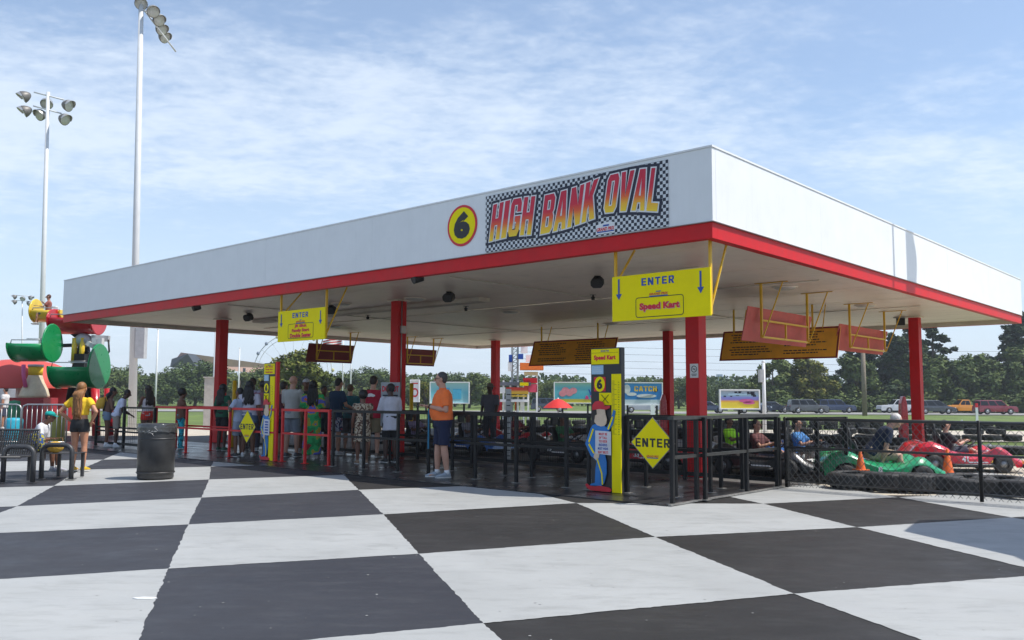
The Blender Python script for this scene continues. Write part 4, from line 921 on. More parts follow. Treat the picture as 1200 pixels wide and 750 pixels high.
def person(label, pos, face, h, top, bottom, skin='brown', hair=('short', (.02, .015, .012)), shoes=(.5, .5, .5), arms=('down', 'down'), sleeve=.55, bot='shorts', stance=.0, lean=0.0, head=0.0, nod=0.0, fat=1.0, sit=None, top_mat=None, bot_mat=None, group=None, vox=.016, socks=None, hem=.50, build=1.0, extras=(), top_kind='shirt', twist=0.0, legs=None, z=0.0):
    """built facing +y, then turned; face is the heading in degrees (0 right, 90 away, 180 left, 270 to the viewer)"""
    pos = Vector((pos[0], pos[1], z)); T = thing('person', label, 'person', pos, rad(face - 90), group)
    h_ = h; sk = skinmat(skin); V = Vector; X = V((1, 0, 0)); Y = V((0, 1, 0)); Z = V((0, 0, 1))
    def L(p): return V(p) * h_
    if sit is None: hipz, hy = .52, 0.0
    else: hipz, hy = sit / h_, 0.0
    piv = V((0, hy, hipz + .02)); RL = Matrix.Rotation(-lean, 3, 'X'); RT = Matrix.Rotation(twist, 3, 'Z')
    dz = hipz - .52
    def U(p):  # upper body point given in the standing frame
        q = V((p[0], p[1] + hy, p[2] + dz)); return (piv + RL @ (RT @ (q - piv))) * h_
    UR = RL @ RT
    ux, uy, uz = UR @ X, UR @ Y, UR @ Z
    # legs
    J = {}
    for s in (1, -1):
        if sit is None:
            st = stance * s; J[s] = [V((.052 * s, 0, hipz)), V((.058 * s, st * .5 + .012, .285)), V((.062 * s, st, .045))]
        elif legs == 'kart': J[s] = [V((.05 * s, 0, hipz)), V((.07 * s, .235, hipz + .09)), V((.06 * s, .47, hipz - .03))]
        else: J[s] = [V((.05 * s, 0, hipz)), V((.075 * s, .235, hipz - .01)), V((.08 * s, .25, max(.045, hipz - .25)))]
        J[s] = [p * h_ for p in J[s]]
    body = MB()
    F = fat
    def trunk(b, ex, z0=.50, z1=.815, neck=True, fl=1.0):
        R = []
        for z_, rx, ry, oy in ((.47, .078, .055, -.004), (.50, .094, .066, -.004), (.54, .097, .068, -.002), (.58, .088, .062 + .012 * (F - 1) * 6, .012 * (F - 1) * 3), (.63, .086, .060 + .012 * (F - 1) * 8, .015 * (F - 1) * 5), (.69, .094, .062 + .01 * (F - 1) * 4, .004), (.74, .104, .066, .0), (.785, .108, .056, -.004), (.81, .088, .042, -.006), (.828, .050, .036, -.004)):
            if z_ < z0 - .001 or z_ > z1 + .001: continue
            k = (1 + (F - 1) * .9) * build; fl_ = 1 + (fl - 1) * max(0, (.62 - z_) / .12)
            R.append((U((0, oy, z_)), ux * (rx * k * h_ * fl_ + ex), uy * (ry * k * h_ * fl_ + ex)))
        b.rings(R, 20)
    trunk(body, 0)
    sho = {}
    for s in (1, -1):
        S0 = U((.104 * s * build, -.004, .792)); e_, w_ = ARMS[arms[0 if s == 1 else 1]]
        mir = lambda p: V((p[0] * s, p[1], p[2])) * h_
        El = S0 + (UR @ mir(e_) if True else mir(e_)); Wr = S0 + (UR @ mir(w_)); sho[s] = (S0, El, Wr)
        body.ball(S0, .034 * h_ * build, 12, 8); k = .9 + .1 * F
        body.tube([S0, S0.lerp(El, .35), El, El.lerp(Wr, .3), Wr], [.031 * h_ * k, .029 * h_ * k, .0235 * h_ * k, .0245 * h_ * k, .0155 * h_], 10); body.ball(El, .0235 * h_, 8, 6)
        hip, kn, an = J[s]; k = .85 + .15 * F * build
        body.tube([hip + V((0, 0, .02 * h_)) if sit is None else hip, hip.lerp(kn, .25), hip.lerp(kn, .6), kn, kn.lerp(an, .3), kn.lerp(an, .6), an, an - V((0, 0, .0 if sit else .01 * h_))], [.050 * h_ * k, .053 * h_ * k, .042 * h_ * k, .032 * h_ * k, .034 * h_ * k, .028 * h_ * k, .020 * h_, .020 * h_], 12)
        body.ball(kn, .0325 * h_ * k, 10, 6); body.ball(hip, .05 * h_, 10, 6)
        fd = Y if legs != 'kart' else V((0, .3, .95))
        body.rings([(an - fd * .02 * h_ - Z * .012 * h_, X * .018 * h_, Z * .02 * h_), (an + fd * .03 * h_ - Z * .018 * h_, X * .024 * h_, Z * .02 * h_), (an + fd * .085 * h_ - Z * .028 * h_, X * .022 * h_, Z * .012 * h_)], 10)
    # neck and head
    nb = U((0, -.004, .815)); hc = U((0, .014, .928)); HR = UR @ Matrix.Rotation(head, 3, 'Z') @ Matrix.Rotation(-nod, 3, 'X')
    hx, hy_, hz = HR @ X, HR @ Y, HR @ Z
    def Hd(p): return hc + (HR @ V(p)) * h_
    body.tube([nb - uz * .02 * h_, nb + uz * .02 * h_, hc - hz * .02 * h_], [.040 * h_, .0355 * h_, .034 * h_], 12)
    hs = 1.10 if h_ > 1.5 else 1.10 + (1.5 - h_) * .35
    body.ball(Hd((0, -.006, .012)), V((.0415, .051, .050)) * h_ * hs, 16, 12, rot=HR); body.ball(Hd((0, .012, -.020)), V((.033, .034, .042)) * h_ * hs, 14, 10, rot=HR)
    body.ball(Hd((0, .030, -.050)), V((.018, .014, .012)) * h_ * hs, 10, 8, rot=HR)
    hd = MB()
    face_v = vox * .55
    me = remesh(body, vox, [sk], 'body', 3)
    o = bpy.data.objects.new('body', me)
    # finer features that the coarse skin would swallow, joined into the same body mesh
    f = MB()
    f.ball(Hd((0, .050 * hs, -.006)), V((.0075, .012, .014)) * h_ * hs, 8, 6, rot=HR)
    for s in (1, -1):
        f.ball(Hd((.042 * s * hs, -.004, -.004)), V((.006, .013, .018)) * h_ * hs, 8, 6, rot=HR)
        f.ball(Hd((.016 * s * hs, .0425 * hs, .008)), V((.0062, .004, .0045)) * h_ * hs, 6, 5, mi=1, rot=HR)
        f.ball(Hd((.016 * s * hs, .044 * hs, .020)), V((.010, .003, .0022)) * h_ * hs, 6, 4, mi=2, rot=HR)
    f.ball(Hd((0, .0455 * hs, -.031)), V((.014, .004, .0036)) * h_ * hs, 8, 4, mi=3, rot=HR)
    for s in (1, -1):
        S0, El, Wr = sho[s]; hand(f, Wr, Wr - El, h_, s, 0, .55 if arms[0 if s == 1 else 1] not in ('down', 'back') else .35)
    import bmesh
    fm = f.mesh('f', [sk] * 4); bm = bmesh.new(); bm.from_mesh(me); n0 = len(bm.faces); bm.from_mesh(fm)
    bm.to_mesh(me); bm.free(); bpy.data.meshes.remove(fm)
    me.materials.clear()
    for mm in (sk, mat('eye_dark', (.03, .02, .015), .2), mat('brow_dark', (.03, .022, .018), .8), mat('lip_' + skin, tuple(c * (.7, .45, .45)[i] for i, c in enumerate(sk.node_tree.nodes['Principled BSDF'].inputs[0].default_value[:3])) if False else (.22, .06, .05), .5)): me.materials.append(mm)
    for p in me.polygons: p.use_smooth = True
    COL.objects.link(o); o.parent = T; _M[o.name] = _M[T.name]
    def part(name, me_):
        q = bpy.data.objects.new(name, me_); COL.objects.link(q); q.parent = T; _M[q.name] = _M[T.name]; return q
    def lpart(name, b, m, **kw): return part(name, b.mesh(name, m if isinstance(m, list) else [m]))
    # clothes
    tm = top_mat or cloth('t%02d%02d%02d' % tuple(int(c * 99) for c in top), top); bm_ = bot_mat or cloth('b%02d%02d%02d' % tuple(int(c * 99) for c in bottom), bottom)
    ex = .011
    if top_kind in ('shirt', 'dress'):
        b = MB(); trunk(b, ex + .004, hem - .001, .83, fl=1.06 if top_kind == 'shirt' else 1.1)
        if hem < .49:
            b.rings([(U((0, 0, .50)), ux * (.097 * h_ * F * build + ex + .006), uy * (.07 * h_ * F + ex + .006)), (U((0, 0, hem)), ux * (.104 * h_ * F + ex + .006), uy * (.078 * h_ * F + ex + .006))], 20)
        for s in (1, -1):
            S0, El, Wr = sho[s]; b.ball(S0, .034 * h_ * build + ex, 12, 8)
            if sleeve > 0:
                if sleeve <= 1: e = S0.lerp(El, sleeve); b.tube([S0, S0.lerp(El, sleeve * .5), e], [.034 * h_ + ex, .034 * h_ + ex, .033 * h_ + ex * 1.1], 12)
                else: b.tube([S0, El, El.lerp(Wr, sleeve - 1)], [.034 * h_ + ex, .028 * h_ + ex, .021 * h_ + ex], 12); b.ball(El, .028 * h_ + ex, 10, 6)
        if top_kind == 'dress':
            b.rings([(U((0, 0, .56)), ux * (.093 * h_), uy * (.070 * h_)), (U((0, 0, .46)), ux * (.112 * h_), uy * (.085 * h_)), (V((0, 0, .30)) * h_, X * .115 * h_, Y * .095 * h_), (V((0, 0, bottom[0])) * h_, X * .125 * h_, Y * .11 * h_)], 22)
        part(top_kind, remesh(b, vox, [tm], top_kind, 2, .006, 8))
    elif top_kind == 'tank':
        b = MB(); trunk(b, ex, hem, .80)
        part('tank_top', remesh(b, vox, [tm], 'tank', 2, .004, 8))
    if bot in ('shorts', 'trousers', 'short_shorts') and top_kind != 'dress':
        b = MB(); R = [(U((0, -.002, .585)) if sit is None else U((0, -.002, .58)), ux * (.092 * h_ * F + .008), uy * (.066 * h_ * F + .008)), (U((0, -.003, .53)), ux * (.100 * h_ * F + .009), uy * (.072 * h_ * F + .009)), (V((0, hy, hipz - .045)) * h_, X * (.094 * h_ * F + .008), Y * (.066 * h_ * F + .008))]
        b.rings(R, 20)
        for s in (1, -1):
            hip, kn, an = J[s]
            if bot == 'shorts': e = hip.lerp(kn, .92); b.tube([hip, hip.lerp(kn, .5), e], [.056 * h_ * F, .058 * h_, .052 * h_], 14)
            elif bot == 'short_shorts': e = hip.lerp(kn, .34); b.tube([hip, hip.lerp(kn, .2), e], [.058 * h_, .061 * h_, .060 * h_], 14)
            else: b.tube([hip, hip.lerp(kn, .5), kn, kn.lerp(an, .5), an], [.056 * h_ * F, .055 * h_, .043 * h_, .041 * h_, .037 * h_], 14); b.ball(kn, .044 * h_, 10, 6)
            b.ball(hip, .057 * h_ * (F if F < 1.1 else 1.1), 12, 8)
        part('shorts' if bot != 'trousers' else 'trousers', remesh(b, vox, [bm_], 'b', 2, .005, 9))
    # shoes
    if shoes is not None:
        sm_ = mat('shoe_%02d%02d%02d' % tuple(int(c * 99) for c in shoes[:3]), shoes[:3], .6, var=.1); sl = mat('shoe_sole', (.55, .55, .53) if not (len(shoes) > 3) else (.05, .05, .05), .6)
        for s in (1, -1):
            an = J[s][2]; zb = an.z - .045 * h_
            b = MB(); fx_ = X * .001
            if legs == 'kart': c0 = an; f1, f2 = V((0, .25, .97)), V((0, -.97, .25))
            else: f1, f2 = V((.10 * s, 1, 0)).normalized(), V((0, 0, 1)); c0 = V((an.x, an.y, zb)) + f2 * .045 * h_
            b0 = c0 - f2 * .045 * h_; w = .0275 * h_
            b.rings([(b0 - f1 * .036 * h_ + f2 * .022 * h_, X * .014 * h_, f2 * .020 * h_), (b0 - f1 * .02 * h_ + f2 * .030 * h_, X * w * .85, f2 * .029 * h_), (b0 + f1 * .015 * h_ + f2 * .030 * h_, X * w * .9, f2 * .029 * h_), (b0 + f1 * .055 * h_ + f2 * .022 * h_, X * w, f2 * .020 * h_), (b0 + f1 * .090 * h_ + f2 * .017 * h_, X * w * .95, f2 * .014 * h_), (b0 + f1 * .112 * h_ + f2 * .013 * h_, X * w * .5, f2 * .008 * h_)], 12)
            so = lpart('shoe', b, sm_)
            b = MB(); pl = [(-.038, -.012), (-.038, .012), (-.01, .020), (.05, .026), (.09, .022), (.114, .006), (.114, -.010), (.09, -.024), (.05, -.027), (-.01, -.020)]
            b.prism([(p[0] * h_, p[1] * h_) for p in pl], b0 + f2 * .001, f1, f1.cross(f2), f2 * .011 * h_)
            q = lpart('sole', b, sl); q.parent = so
    if socks:
        for s in (1, -1):
            kn, an = J[s][1], J[s][2]; b = MB(); b.tube([an.lerp(kn, -.05), an.lerp(kn, .12)], [.0235 * h_, .0255 * h_], 12); lpart('sock', b, cloth('sock', socks))
    # hair and headgear
    st, hcol = hair; hm = mat('hair_%02d%02d%02d' % tuple(int(c * 99) for c in hcol), hcol, .55, var=.25, vscale=30, bump=.003, bscale=80)
    def capball(b, gx=.004, off=(0, -.014, .020), r=(.044, .050, .048)): b.ball(Hd([c * hs for c in off]), V((r[0] + gx, r[1] + gx, r[2] + gx)) * h_ * hs, 16, 12, rot=HR)
    if st != 'bald':
        b = MB()
        if st in ('short', 'cap', 'hat'): capball(b, .001, (0, -.012, .018), (.044, .048, .047)); b.ball(Hd((0, -.028, -.010)), V((.038, .028, .030)) * h_ * hs, 12, 8, rot=HR)
        elif st == 'bun': capball(b, .003); b.ball(Hd((0, -.05, .035)), .026 * h_, 12, 8)
        elif st == 'afro': capball(b, .016, (0, -.018, .022))
        elif st == 'long':
            capball(b, .004)
            rnd = random.Random(label); hl = MB()
            for k in range(60):
                a = rnd.uniform(-1, 1); t0 = Hd((.047 * a, -.022 - .026 * (1 - a * a), .012)); PP = [t0]; end = rnd.uniform(.665, .72); sp_ = rnd.uniform(.055, .078); ph_ = rnd.uniform(0, 6.28)
                for j in range(1, 9):
                    u_ = j / 8; z_ = .915 - (.915 - end) * u_; PP.append(U((sp_ * a * (.72 + .28 * math.sin(min(1, u_ * 1.3) * 1.6)) + .004 * math.sin(ph_ + u_ * 9), -.046 - .026 * (1 - a * a) * (.7 + .3 * u_) + .004 * math.cos(ph_ + u_ * 8), z_)))
                hl.tube(PP, [.010 * h_] * 7 + [.008 * h_, .003 * h_], 5)
            lpart('hair_length', hl, hm)
            b.ball(Hd((0, -.03, -.02)), V((.042, .03, .05)) * h_, 12, 8, rot=HR)
            
            pass
        if st != 'braids': part('hair', remesh(b, vox * .9, [hm], 'hair', 2, .006 if st != 'short' else .003, 22))
        else:
            capball(b, .003); rnd = random.Random(label)
            b.rings([(Hd((0, -.018, .02)), hx * .046 * h_, hy_ * .040 * h_), (Hd((0, -.034, -.05)), hx * .050 * h_, hy_ * .032 * h_), (U((0, -.068, .80)), ux * .050 * h_, uy * .024 * h_)], 14)
            for k in range(34):
                a = rnd.uniform(-1, 1); t0 = Hd((.046 * a, -.028 - .02 * (1 - a * a), .0)); P = [t0]; end = rnd.uniform(.57, .64)
                for j in range(1, 9):
                    u_ = j / 8; z_ = .90 - (.90 - end) * u_
                    P.append(U((.056 * a * (1 - .15 * u_) + rnd.uniform(-.007, .007), -.060 - .022 * (1 - a * a) + rnd.uniform(-.006, .006), z_)))
                b.tube(P, [.0075 * h_] * 8 + [.003 * h_], 5)
            lpart('hair', b, hm)
    for e in extras:
        if e[0] == 'cap':
            b = MB(); b.rings([(Hd((0, -.008, .020)), hx * .0475 * h_ * hs, hy_ * .055 * h_ * hs), (Hd((0, -.008, .045)), hx * .045 * h_ * hs, hy_ * .052 * h_ * hs), (Hd((0, -.010, .063)), hx * .032 * h_ * hs, hy_ * .038 * h_ * hs), (Hd((0, -.010, .071)), hx * .010 * h_ * hs, hy_ * .012 * h_ * hs)], 18)
            sg = -1 if len(e) > 2 else 1; b.prism([(-.036, 0), (-.033, .028), (-.015, .045), (.015, .045), (.033, .028), (.036, 0)], Hd((0, .036 * sg, .020)), hx * h_ * hs, (hy_ * sg - hz * .15) * h_ * hs, hz * .004 * h_)
            lpart('cap', b, cloth('cap%02d%02d%02d' % tuple(int(c * 99) for c in e[1]), e[1]))
        elif e[0] == 'hat':
            b = MB(); b.rings([(Hd((0, -.006, .016)), hx * .088 * h_, hy_ * .092 * h_), (Hd((0, -.006, .026)), hx * .072 * h_, hy_ * .078 * h_), (Hd((0, -.006, .030)), hx * .048 * h_, hy_ * .056 * h_), (Hd((0, -.006, .062)), hx * .044 * h_, hy_ * .050 * h_), (Hd((0, -.006, .070)), hx * .030 * h_, hy_ * .036 * h_)], 20); lpart('sun_hat', b, cloth('hat%02d%02d%02d' % tuple(int(c * 99) for c in e[1]), e[1]))
        elif e[0] == 'glasses':
            b = MB()
            for s in (1, -1): b.tube([Hd((.0445 * s, .0, .007)), Hd((.036 * s, .046, .008))], .0022 * h_, 5); b.prism([(-.012, -.008), (.012, -.008), (.013, .007), (-.013, .007)], Hd((.018 * s, .053, .005)), hx * h_, hz * h_, hy_ * .003 * h_)
            lpart('glasses', b, M_blk)
        elif e[0] == 'collar':
            b = MB(); b.rings([(U((0, -.004, .812)), ux * .050 * h_, uy * .042 * h_), (U((0, -.002, .832)), ux * .040 * h_, uy * .036 * h_), (U((0, -.004, .844)), ux * .038 * h_, uy * .036 * h_)], 16); lpart('collar', b, tm)
        elif e[0] == 'belt':
            b = MB(); b.rings([(U((0, .003, .572)), ux * (.094 * h_ * F + .014), uy * (.074 * h_ * F + .014)), (U((0, .003, .587)), ux * (.094 * h_ * F + .014), uy * (.074 * h_ * F + .014))], 20); lpart('belt', b, M_blk)
        elif e[0] == 'watch':
            S0, El, Wr = sho[e[1]]; d = (Wr - El).normalized(); b = MB(); b.tube([Wr - d * .03, Wr - d * .008], .0185 * h_ , 12); lpart('watch', b, M_blk)
        elif e[0] == 'print':
            b = MB(); c = U((0, -.074, .755)); n = 18
            b.add([c + ux * .055 * h_ * math.cos(a) + uz * (.02 * h_ * math.sin(a) + (.012 if abs(math.cos(a)) < .5 else 0)) - uy * .012 * h_ for a in np.linspace(0, 2 * math.pi, n, endpoint=False)], [list(range(n))]); lpart('back_print', b, M_wht)
    T['h'] = h
    J['sho'] = sho; J['M'] = _M[T.name]; J['U'] = U; return T, J
def ph(px, py_b, py_t, z=0.0):
    g = gp(px, py_b, z); return g, dp(px, py_t, g.y).z - z
def P_(px, pyb, pyt=None, hh=None):
    g, h = ph(px, pyb, pyt or 440); return (g.x, g.y), (hh or h)
GQ = 'people waiting in the queue'
# the man in orange, nearest of all
pos, hh = P_(518, 559.5, 435.5)
man, Jm = person('man in an orange polo and navy shorts looking down the rail, phone in hand', pos, 196, hh, (.85, .17, .035), (.010, .016, .05), 'light', ('short', (.05, .045, .045)), (.28, .32, .36), ('phone', 'phone'), .75, 'shorts', .035, 0.02, -.25, .0, 1.22, hem=.515, vox=.011, socks=(.7, .7, .7), extras=(('glasses',), ('collar',), ('watch', -1)), build=1.06)
S0, El, Wr = Jm['sho'][1]; mm = Jm['M']; q = mm @ ((Wr + Jm['sho'][-1][2]) / 2 + Vector((0, .10, .015)))
b = MB(); b.box(q, (.08, .15, .012), rz=rad(196 - 90)); origin_to(tag(b.obj('phone', M_dark), 'black phone held in front of the man in orange', 'phone'), q)
# woman in yellow, left foreground
pos, hh = P_(91, 552, 448)
person('woman in a yellow top and black shorts, long golden braids, hands on her hips', pos, 84, hh, (.80, .50, .02), (.02, .02, .022), 'sun', ('braids', (.25, .11, .035)), (.62, .40, .02), ('hip', 'hip'), .5, 'short_shorts', .0, 0, .1, 0, .98, hem=.585, vox=.012)
M_multi = floral('green_print_dress', [(.25, .02, .02), (.01, .22, .06), (.02, .35, .10), (.35, .30, .04), (.10, .12, .5), (.6, .12, .02)], 4.5)
M_flor = floral('cream_print_dress', [(.20, .10, .05), (.45, .36, .26), (.10, .05, .03), (.5, .42, .3), (.3, .2, .1)], 9)
M_cyanp = floral('turquoise_print_leggings', [(.01, .05, .08), (.01, .30, .40), (.02, .45, .55), (.01, .10, .15), (.05, .5, .6)], 7)
M_plaid = floral('plaid_print', [(.10, .02, .04), (.35, .36, .42), (.03, .04, .10), (.4, .1, .12)], 14)
Q = [
 (341, 535.5, 438, dict(label='bald man in a pale grey T-shirt and grey shorts, back turned, beside the smaller totem', face=75, top=(.42, .42, .40), bottom=(.24, .27, .32), skin='light', hair=('bald', (.1, .1, .1)), shoes=(.10, .10, .11), arms=('fold', 'fold'), sleeve=.85, fat=1.05, hem=.47, stance=.02)),
 (392, 533, 442.5, dict(label='man in a navy T-shirt and plaid shorts leaning on the rail', face=50, top=(.012, .035, .075), bottom=(.2, .2, .3), bot_mat=M_plaid, skin='tan', hair=('short', (.015, .012, .01)), shoes=(.45, .45, .45), arms=('rail', 'rail'), sleeve=.7, lean=.10, fat=1.04, hem=.48)),
 (365, 537, 446, dict(label='woman in a long green and multicoloured print dress with long black hair', face=100, top=(.1, .3, .1), bottom=(.05, 0, 0), top_mat=M_multi, top_kind='dress', skin='brown', hair=('long', (.012, .010, .010)), shoes=(.45, .42, .40), arms=('fold', 'down'), sleeve=.9)),
 (357, 530, 443.5, dict(label='person in a white cap and black shirt between the bald man and green dress', face=280, top=(.02, .02, .022), bottom=(.03, .03, .03), skin='brown', hair=('cap', (.02, .02, .02)), shoes=(.3, .3, .3), arms=('fold', 'down'), sleeve=.6, extras=(('cap', (.45, .45, .47), 'back'),))),
 (436, 536, 440, dict(label='man in a red T-shirt with a white back print and khaki shorts', face=80, top=(.42, .012, .04), bottom=(.22, .17, .10), skin='light', hair=('short', (.03, .02, .015)), shoes=(.25, .2, .16), arms=('rail', 'down'), sleeve=.75, fat=1.05, hem=.48, extras=(('print',),))),
 (424, 543.5, 458, dict(label='woman in a short cream patterned dress with black curly hair', face=110, top=(.4, .3, .2), bottom=(.31, 0, 0), top_mat=M_flor, top_kind='dress', skin='brown', hair=('afro', (.012, .010, .010)), shoes=(.25, .16, .1), arms=('fold', 'down'), sleeve=.25)),
 (457, 542, 449, dict(label='young man in an oversized white T-shirt and black shorts in front of the red shirt', face=120, top=(.60, .60, .68), bottom=(.015, .015, .018), skin='dark', hair=('short', (.012, .010, .010)), shoes=(.03, .03, .03), arms=('rail', 'fold'), sleeve=.95, hem=.40, head=.5, lean=.05)),
 (290, 535, 446, dict(label='woman in a white T-shirt and denim shorts with long black hair, behind the diamond sign', face=95, top=(.52, .50, .58), bottom=(.10, .16, .26), skin='brown', hair=('long', (.010, .009, .009)), shoes=(.6, .6, .6), arms=('down', 'fold'), sleeve=.7, bot='short_shorts', hem=.52)),
 (279, 535, 454, dict(label='child in a pale blue T-shirt beside the woman with long black hair', face=160, top=(.36, .42, .55), bottom=(.25, .3, .38), skin='brown', hair=('short', (.012, .01, .01)), shoes=(.04, .04, .04), arms=('down', 'up'), sleeve=.7)),
 (259, 528, 450, dict(label='woman in a dark green top with long black hair near the left red column', face=60, top=(.01, .10, .055), bottom=(.02, .02, .02), skin='dark', hair=('long', (.010, .009, .009)), shoes=(.02, .10, .06), arms=('rail', 'down'), sleeve=.8, bot='shorts')),
 (294, 527, 440, dict(label='tall man with a short haircut and lilac shirt, mostly hidden behind the queue', face=265, top=(.34, .32, .42), bottom=(.05, .05, .07), skin='dark', hair=('short', (.01, .01, .01)), shoes=(.1, .1, .1), arms=('down', 'down'))),
 (211, 526, 456, dict(label='child in bright turquoise print leggings holding the rail', face=20, top=(.16, .075, .05), bottom=(.01, .3, .4), bot_mat=M_cyanp, bot='trousers', skin='brown', hair=('afro', (.012, .01, .01)), shoes=(.02, .25, .3), arms=('forward', 'forward'), sleeve=.5)),
 (171, 524, 451.5, dict(label='woman in a white tank top and bright red shorts with a long ponytail', face=150, top=(.55, .5, .52), bottom=(.70, .035, .02), top_kind='tank', skin='brown', hair=('long', (.03, .015, .012)), shoes=(.4, .4, .4), arms=('up', 'fold'), bot='short_shorts')),
 (124, 523.5, 453.5, dict(label='girl in denim shorts wearing a yellow backpack, leaning on the black fence', face=25, top=(.14, .07, .05), bottom=(.16, .22, .30), top_kind='tank', skin='brown', hair=('braids', (.012, .01, .01)), shoes=(.60, .60, .60), arms=('rail', 'rail'), bot='short_shorts', lean=.18, socks=(.6, .6, .6))),
 (135, 524, 454, dict(label='boy in a white T-shirt bending over the black fence', face=20, top=(.55, .57, .70), bottom=(.30, .26, .22), skin='dark', hair=('short', (.01, .01, .01)), shoes=(.55, .55, .58), arms=('rail', 'rail'), sleeve=.8, lean=.38, socks=(.6, .6, .6))),
 (330, 534, 447, dict(label='person in black shorts and dark red shirt half hidden by the smaller totem', face=60, top=(.10, .015, .02), bottom=(.012, .012, .014), skin='tan', hair=('short', (.03, .02, .015)), shoes=(.3, .2, .15), arms=('fold', 'down'), sleeve=.6)),
 (378, 529, 452, dict(label='teenager in a grey vest between the green dress and the navy shirt', face=300, top=(.2, .22, .25), bottom=(.05, .07, .12), skin='brown', hair=('bun', (.02, .012, .01)), shoes=(.4, .4, .4), arms=('down', 'fold'), sleeve=.4)),
 (409, 530, 450, dict(label='person in a teal shirt standing beyond the navy shirt', face=90, top=(.02, .12, .14), bottom=(.06, .06, .07), skin='light', hair=('short', (.12, .07, .03)), shoes=(.4, .4, .4), arms=('rail', 'down'), sleeve=.7)),
 (306, 528, 446, dict(label='woman with a hair bun just left of the smaller totem', face=120, top=(.30, .12, .16), bottom=(.04, .04, .06), skin='brown', hair=('bun', (.012, .01, .01)), shoes=(.3, .3, .3), arms=('down', 'down'), sleeve=.6, bot='trousers')),
 (574, 527, 449, dict(label='attendant in a dark grey shirt and brimmed hat beside the kart lane', face=250, top=(.10, .10, .12), bottom=(.05, .05, .06), skin='dark', hair=('hat', (.01, .01, .01)), shoes=(.1, .1, .1), arms=('down', 'reach'), sleeve=.8, extras=(('hat', (.14, .12, .10)),), bot='trousers')),
]
for px, yb, yt, kw in Q:
    pos, hh = P_(px, yb, yt)
    if hh > 1.86: hh = 1.86
    kw.setdefault('vox', .016)
    if 'group' not in kw: kw['group'] = GQ if px > 150 else None
    lab = kw.pop('label'); face = kw.pop('face'); top = kw.pop('top'); bot_ = kw.pop('bottom'); person(lab, pos, face, hh, top, bot_, **kw)
# yellow backpack on the leaning girl
pos, hh = P_(124, 523.5, 453.5)
# ------------------------------------------------------------ trash can
g = gp(182, 560); T = thing('trash_can', 'round dark grey trash can with a clear liner on the white painted square', 'trash can', (g.x, g.y, 0))
M_can = mat('grey_plastic_can', (.032, .032, .033), .42, var=.25, vscale=5, dirt=.25)
b = MB(); o = Vector((g.x, g.y, 0)); b.lathe([(0, .0), (.285, .0), (.290, .02), (.287, .07), (.296, .075), (.300, .62), (.296, .80), (.300, .86), (.305, .90), (.290, .905), (.280, .86), (.27, .3), (0, .3)], o, 40); b.obj('body', M_can, T)
for z, n_ in ((.80, 'upper'), (.66, 'middle'), (.10, 'lower')):
    b = MB(); b.lathe([(.300, z - .012), (.309, z - .006), (.309, z + .006), (.300, z + .012)], o, 40); b.obj('rib', M_can, T)
b = MB(); rnd = random.Random(4); vs = []; n = 44
for k, (r0, z0) in enumerate(((.27, .80), (.300, .912), (.314, .90), (.312, .84), (.314, .78))):
    for j in range(n):
        a = 2 * math.pi * j / n; r = r0 + rnd.uniform(-.004, .006) * (k > 0); vs.append((o.x + r * math.cos(a), o.y + r * math.sin(a), z0 + (rnd.uniform(-.03, .01) if k == 4 else rnd.uniform(-.004, .004))))
b.add(vs, [(i * n + j, i * n + (j + 1) % n, (i + 1) * n + (j + 1) % n, (i + 1) * n + j) for i in range(4) for j in range(n)], 0, True)
b.obj('bin_liner', mat('liner_film', (.045, .045, .045), .15, spec=.8), T, fix=False)
b = MB()
for k in range(9):
    a = rad(-130 + rnd.uniform(0, 70)); z = .82 + rnd.uniform(-.06, .05); r = .318
    p = Vector((o.x + r * math.cos(a), o.y + r * math.sin(a), z)); a2 = a + rnd.uniform(.08, .2); q = Vector((o.x + r * math.cos(a2), o.y + r * math.sin(a2), z + rnd.uniform(-.05, .03))); b.tube([p, p.lerp(q, .5) + Vector((0, 0, .008)), q], .004, 5)
tag(b.obj('liner_painted_glint', mat('liner_highlight', (.4, .4, .4), .2), T), None, None, kind='stuff')  # glints along the liner folds, painted as pale grey strands

# ------------------------------------------------------------ bench with bags, and the seated child
M_bench = mat('dark_coated_steel', (.045, .045, .048), .45, var=.2, vscale=10)
g = gp(40, 562); T = thing('bench', 'dark steel bench with perforated back and two arched arm frames', 'bench', (g.x, g.y, 0))
def arch(px0, px1, pyb, Y0):
    a, c = gp(px0 + 4, pyb), gp(px1 - 4, pyb); Y = a.y; c = Vector((c.x, Y, 0)); H = .56; r = .13; P = [a]
    for t in np.linspace(180, 90, 6): P.append(Vector((a.x + r + r * math.cos(rad(t)), Y, H - r + r * math.sin(rad(t)))))
    for t in np.linspace(90, 0, 6): P.append(Vector((c.x - r + r * math.cos(rad(t)), Y, H - r + r * math.sin(rad(t)))))
    P.append(c); b = MB(); b.tube(P, .038, 12); f = b.obj('arm_frame', M_bench, T)
    for q in (a, c): b = MB(); b.box((q.x, q.y, .006), (.13, .13, .010)); b.obj('foot_plate', M_bench, f)
    return a, c
a1, a2 = arch(-1, 43, 565.5, 0); a3, a4 = arch(44, 88, 561.5, 0)
Yb = a1.y + .35; xA, xB = a1.x - 1.6, a3.x + .02
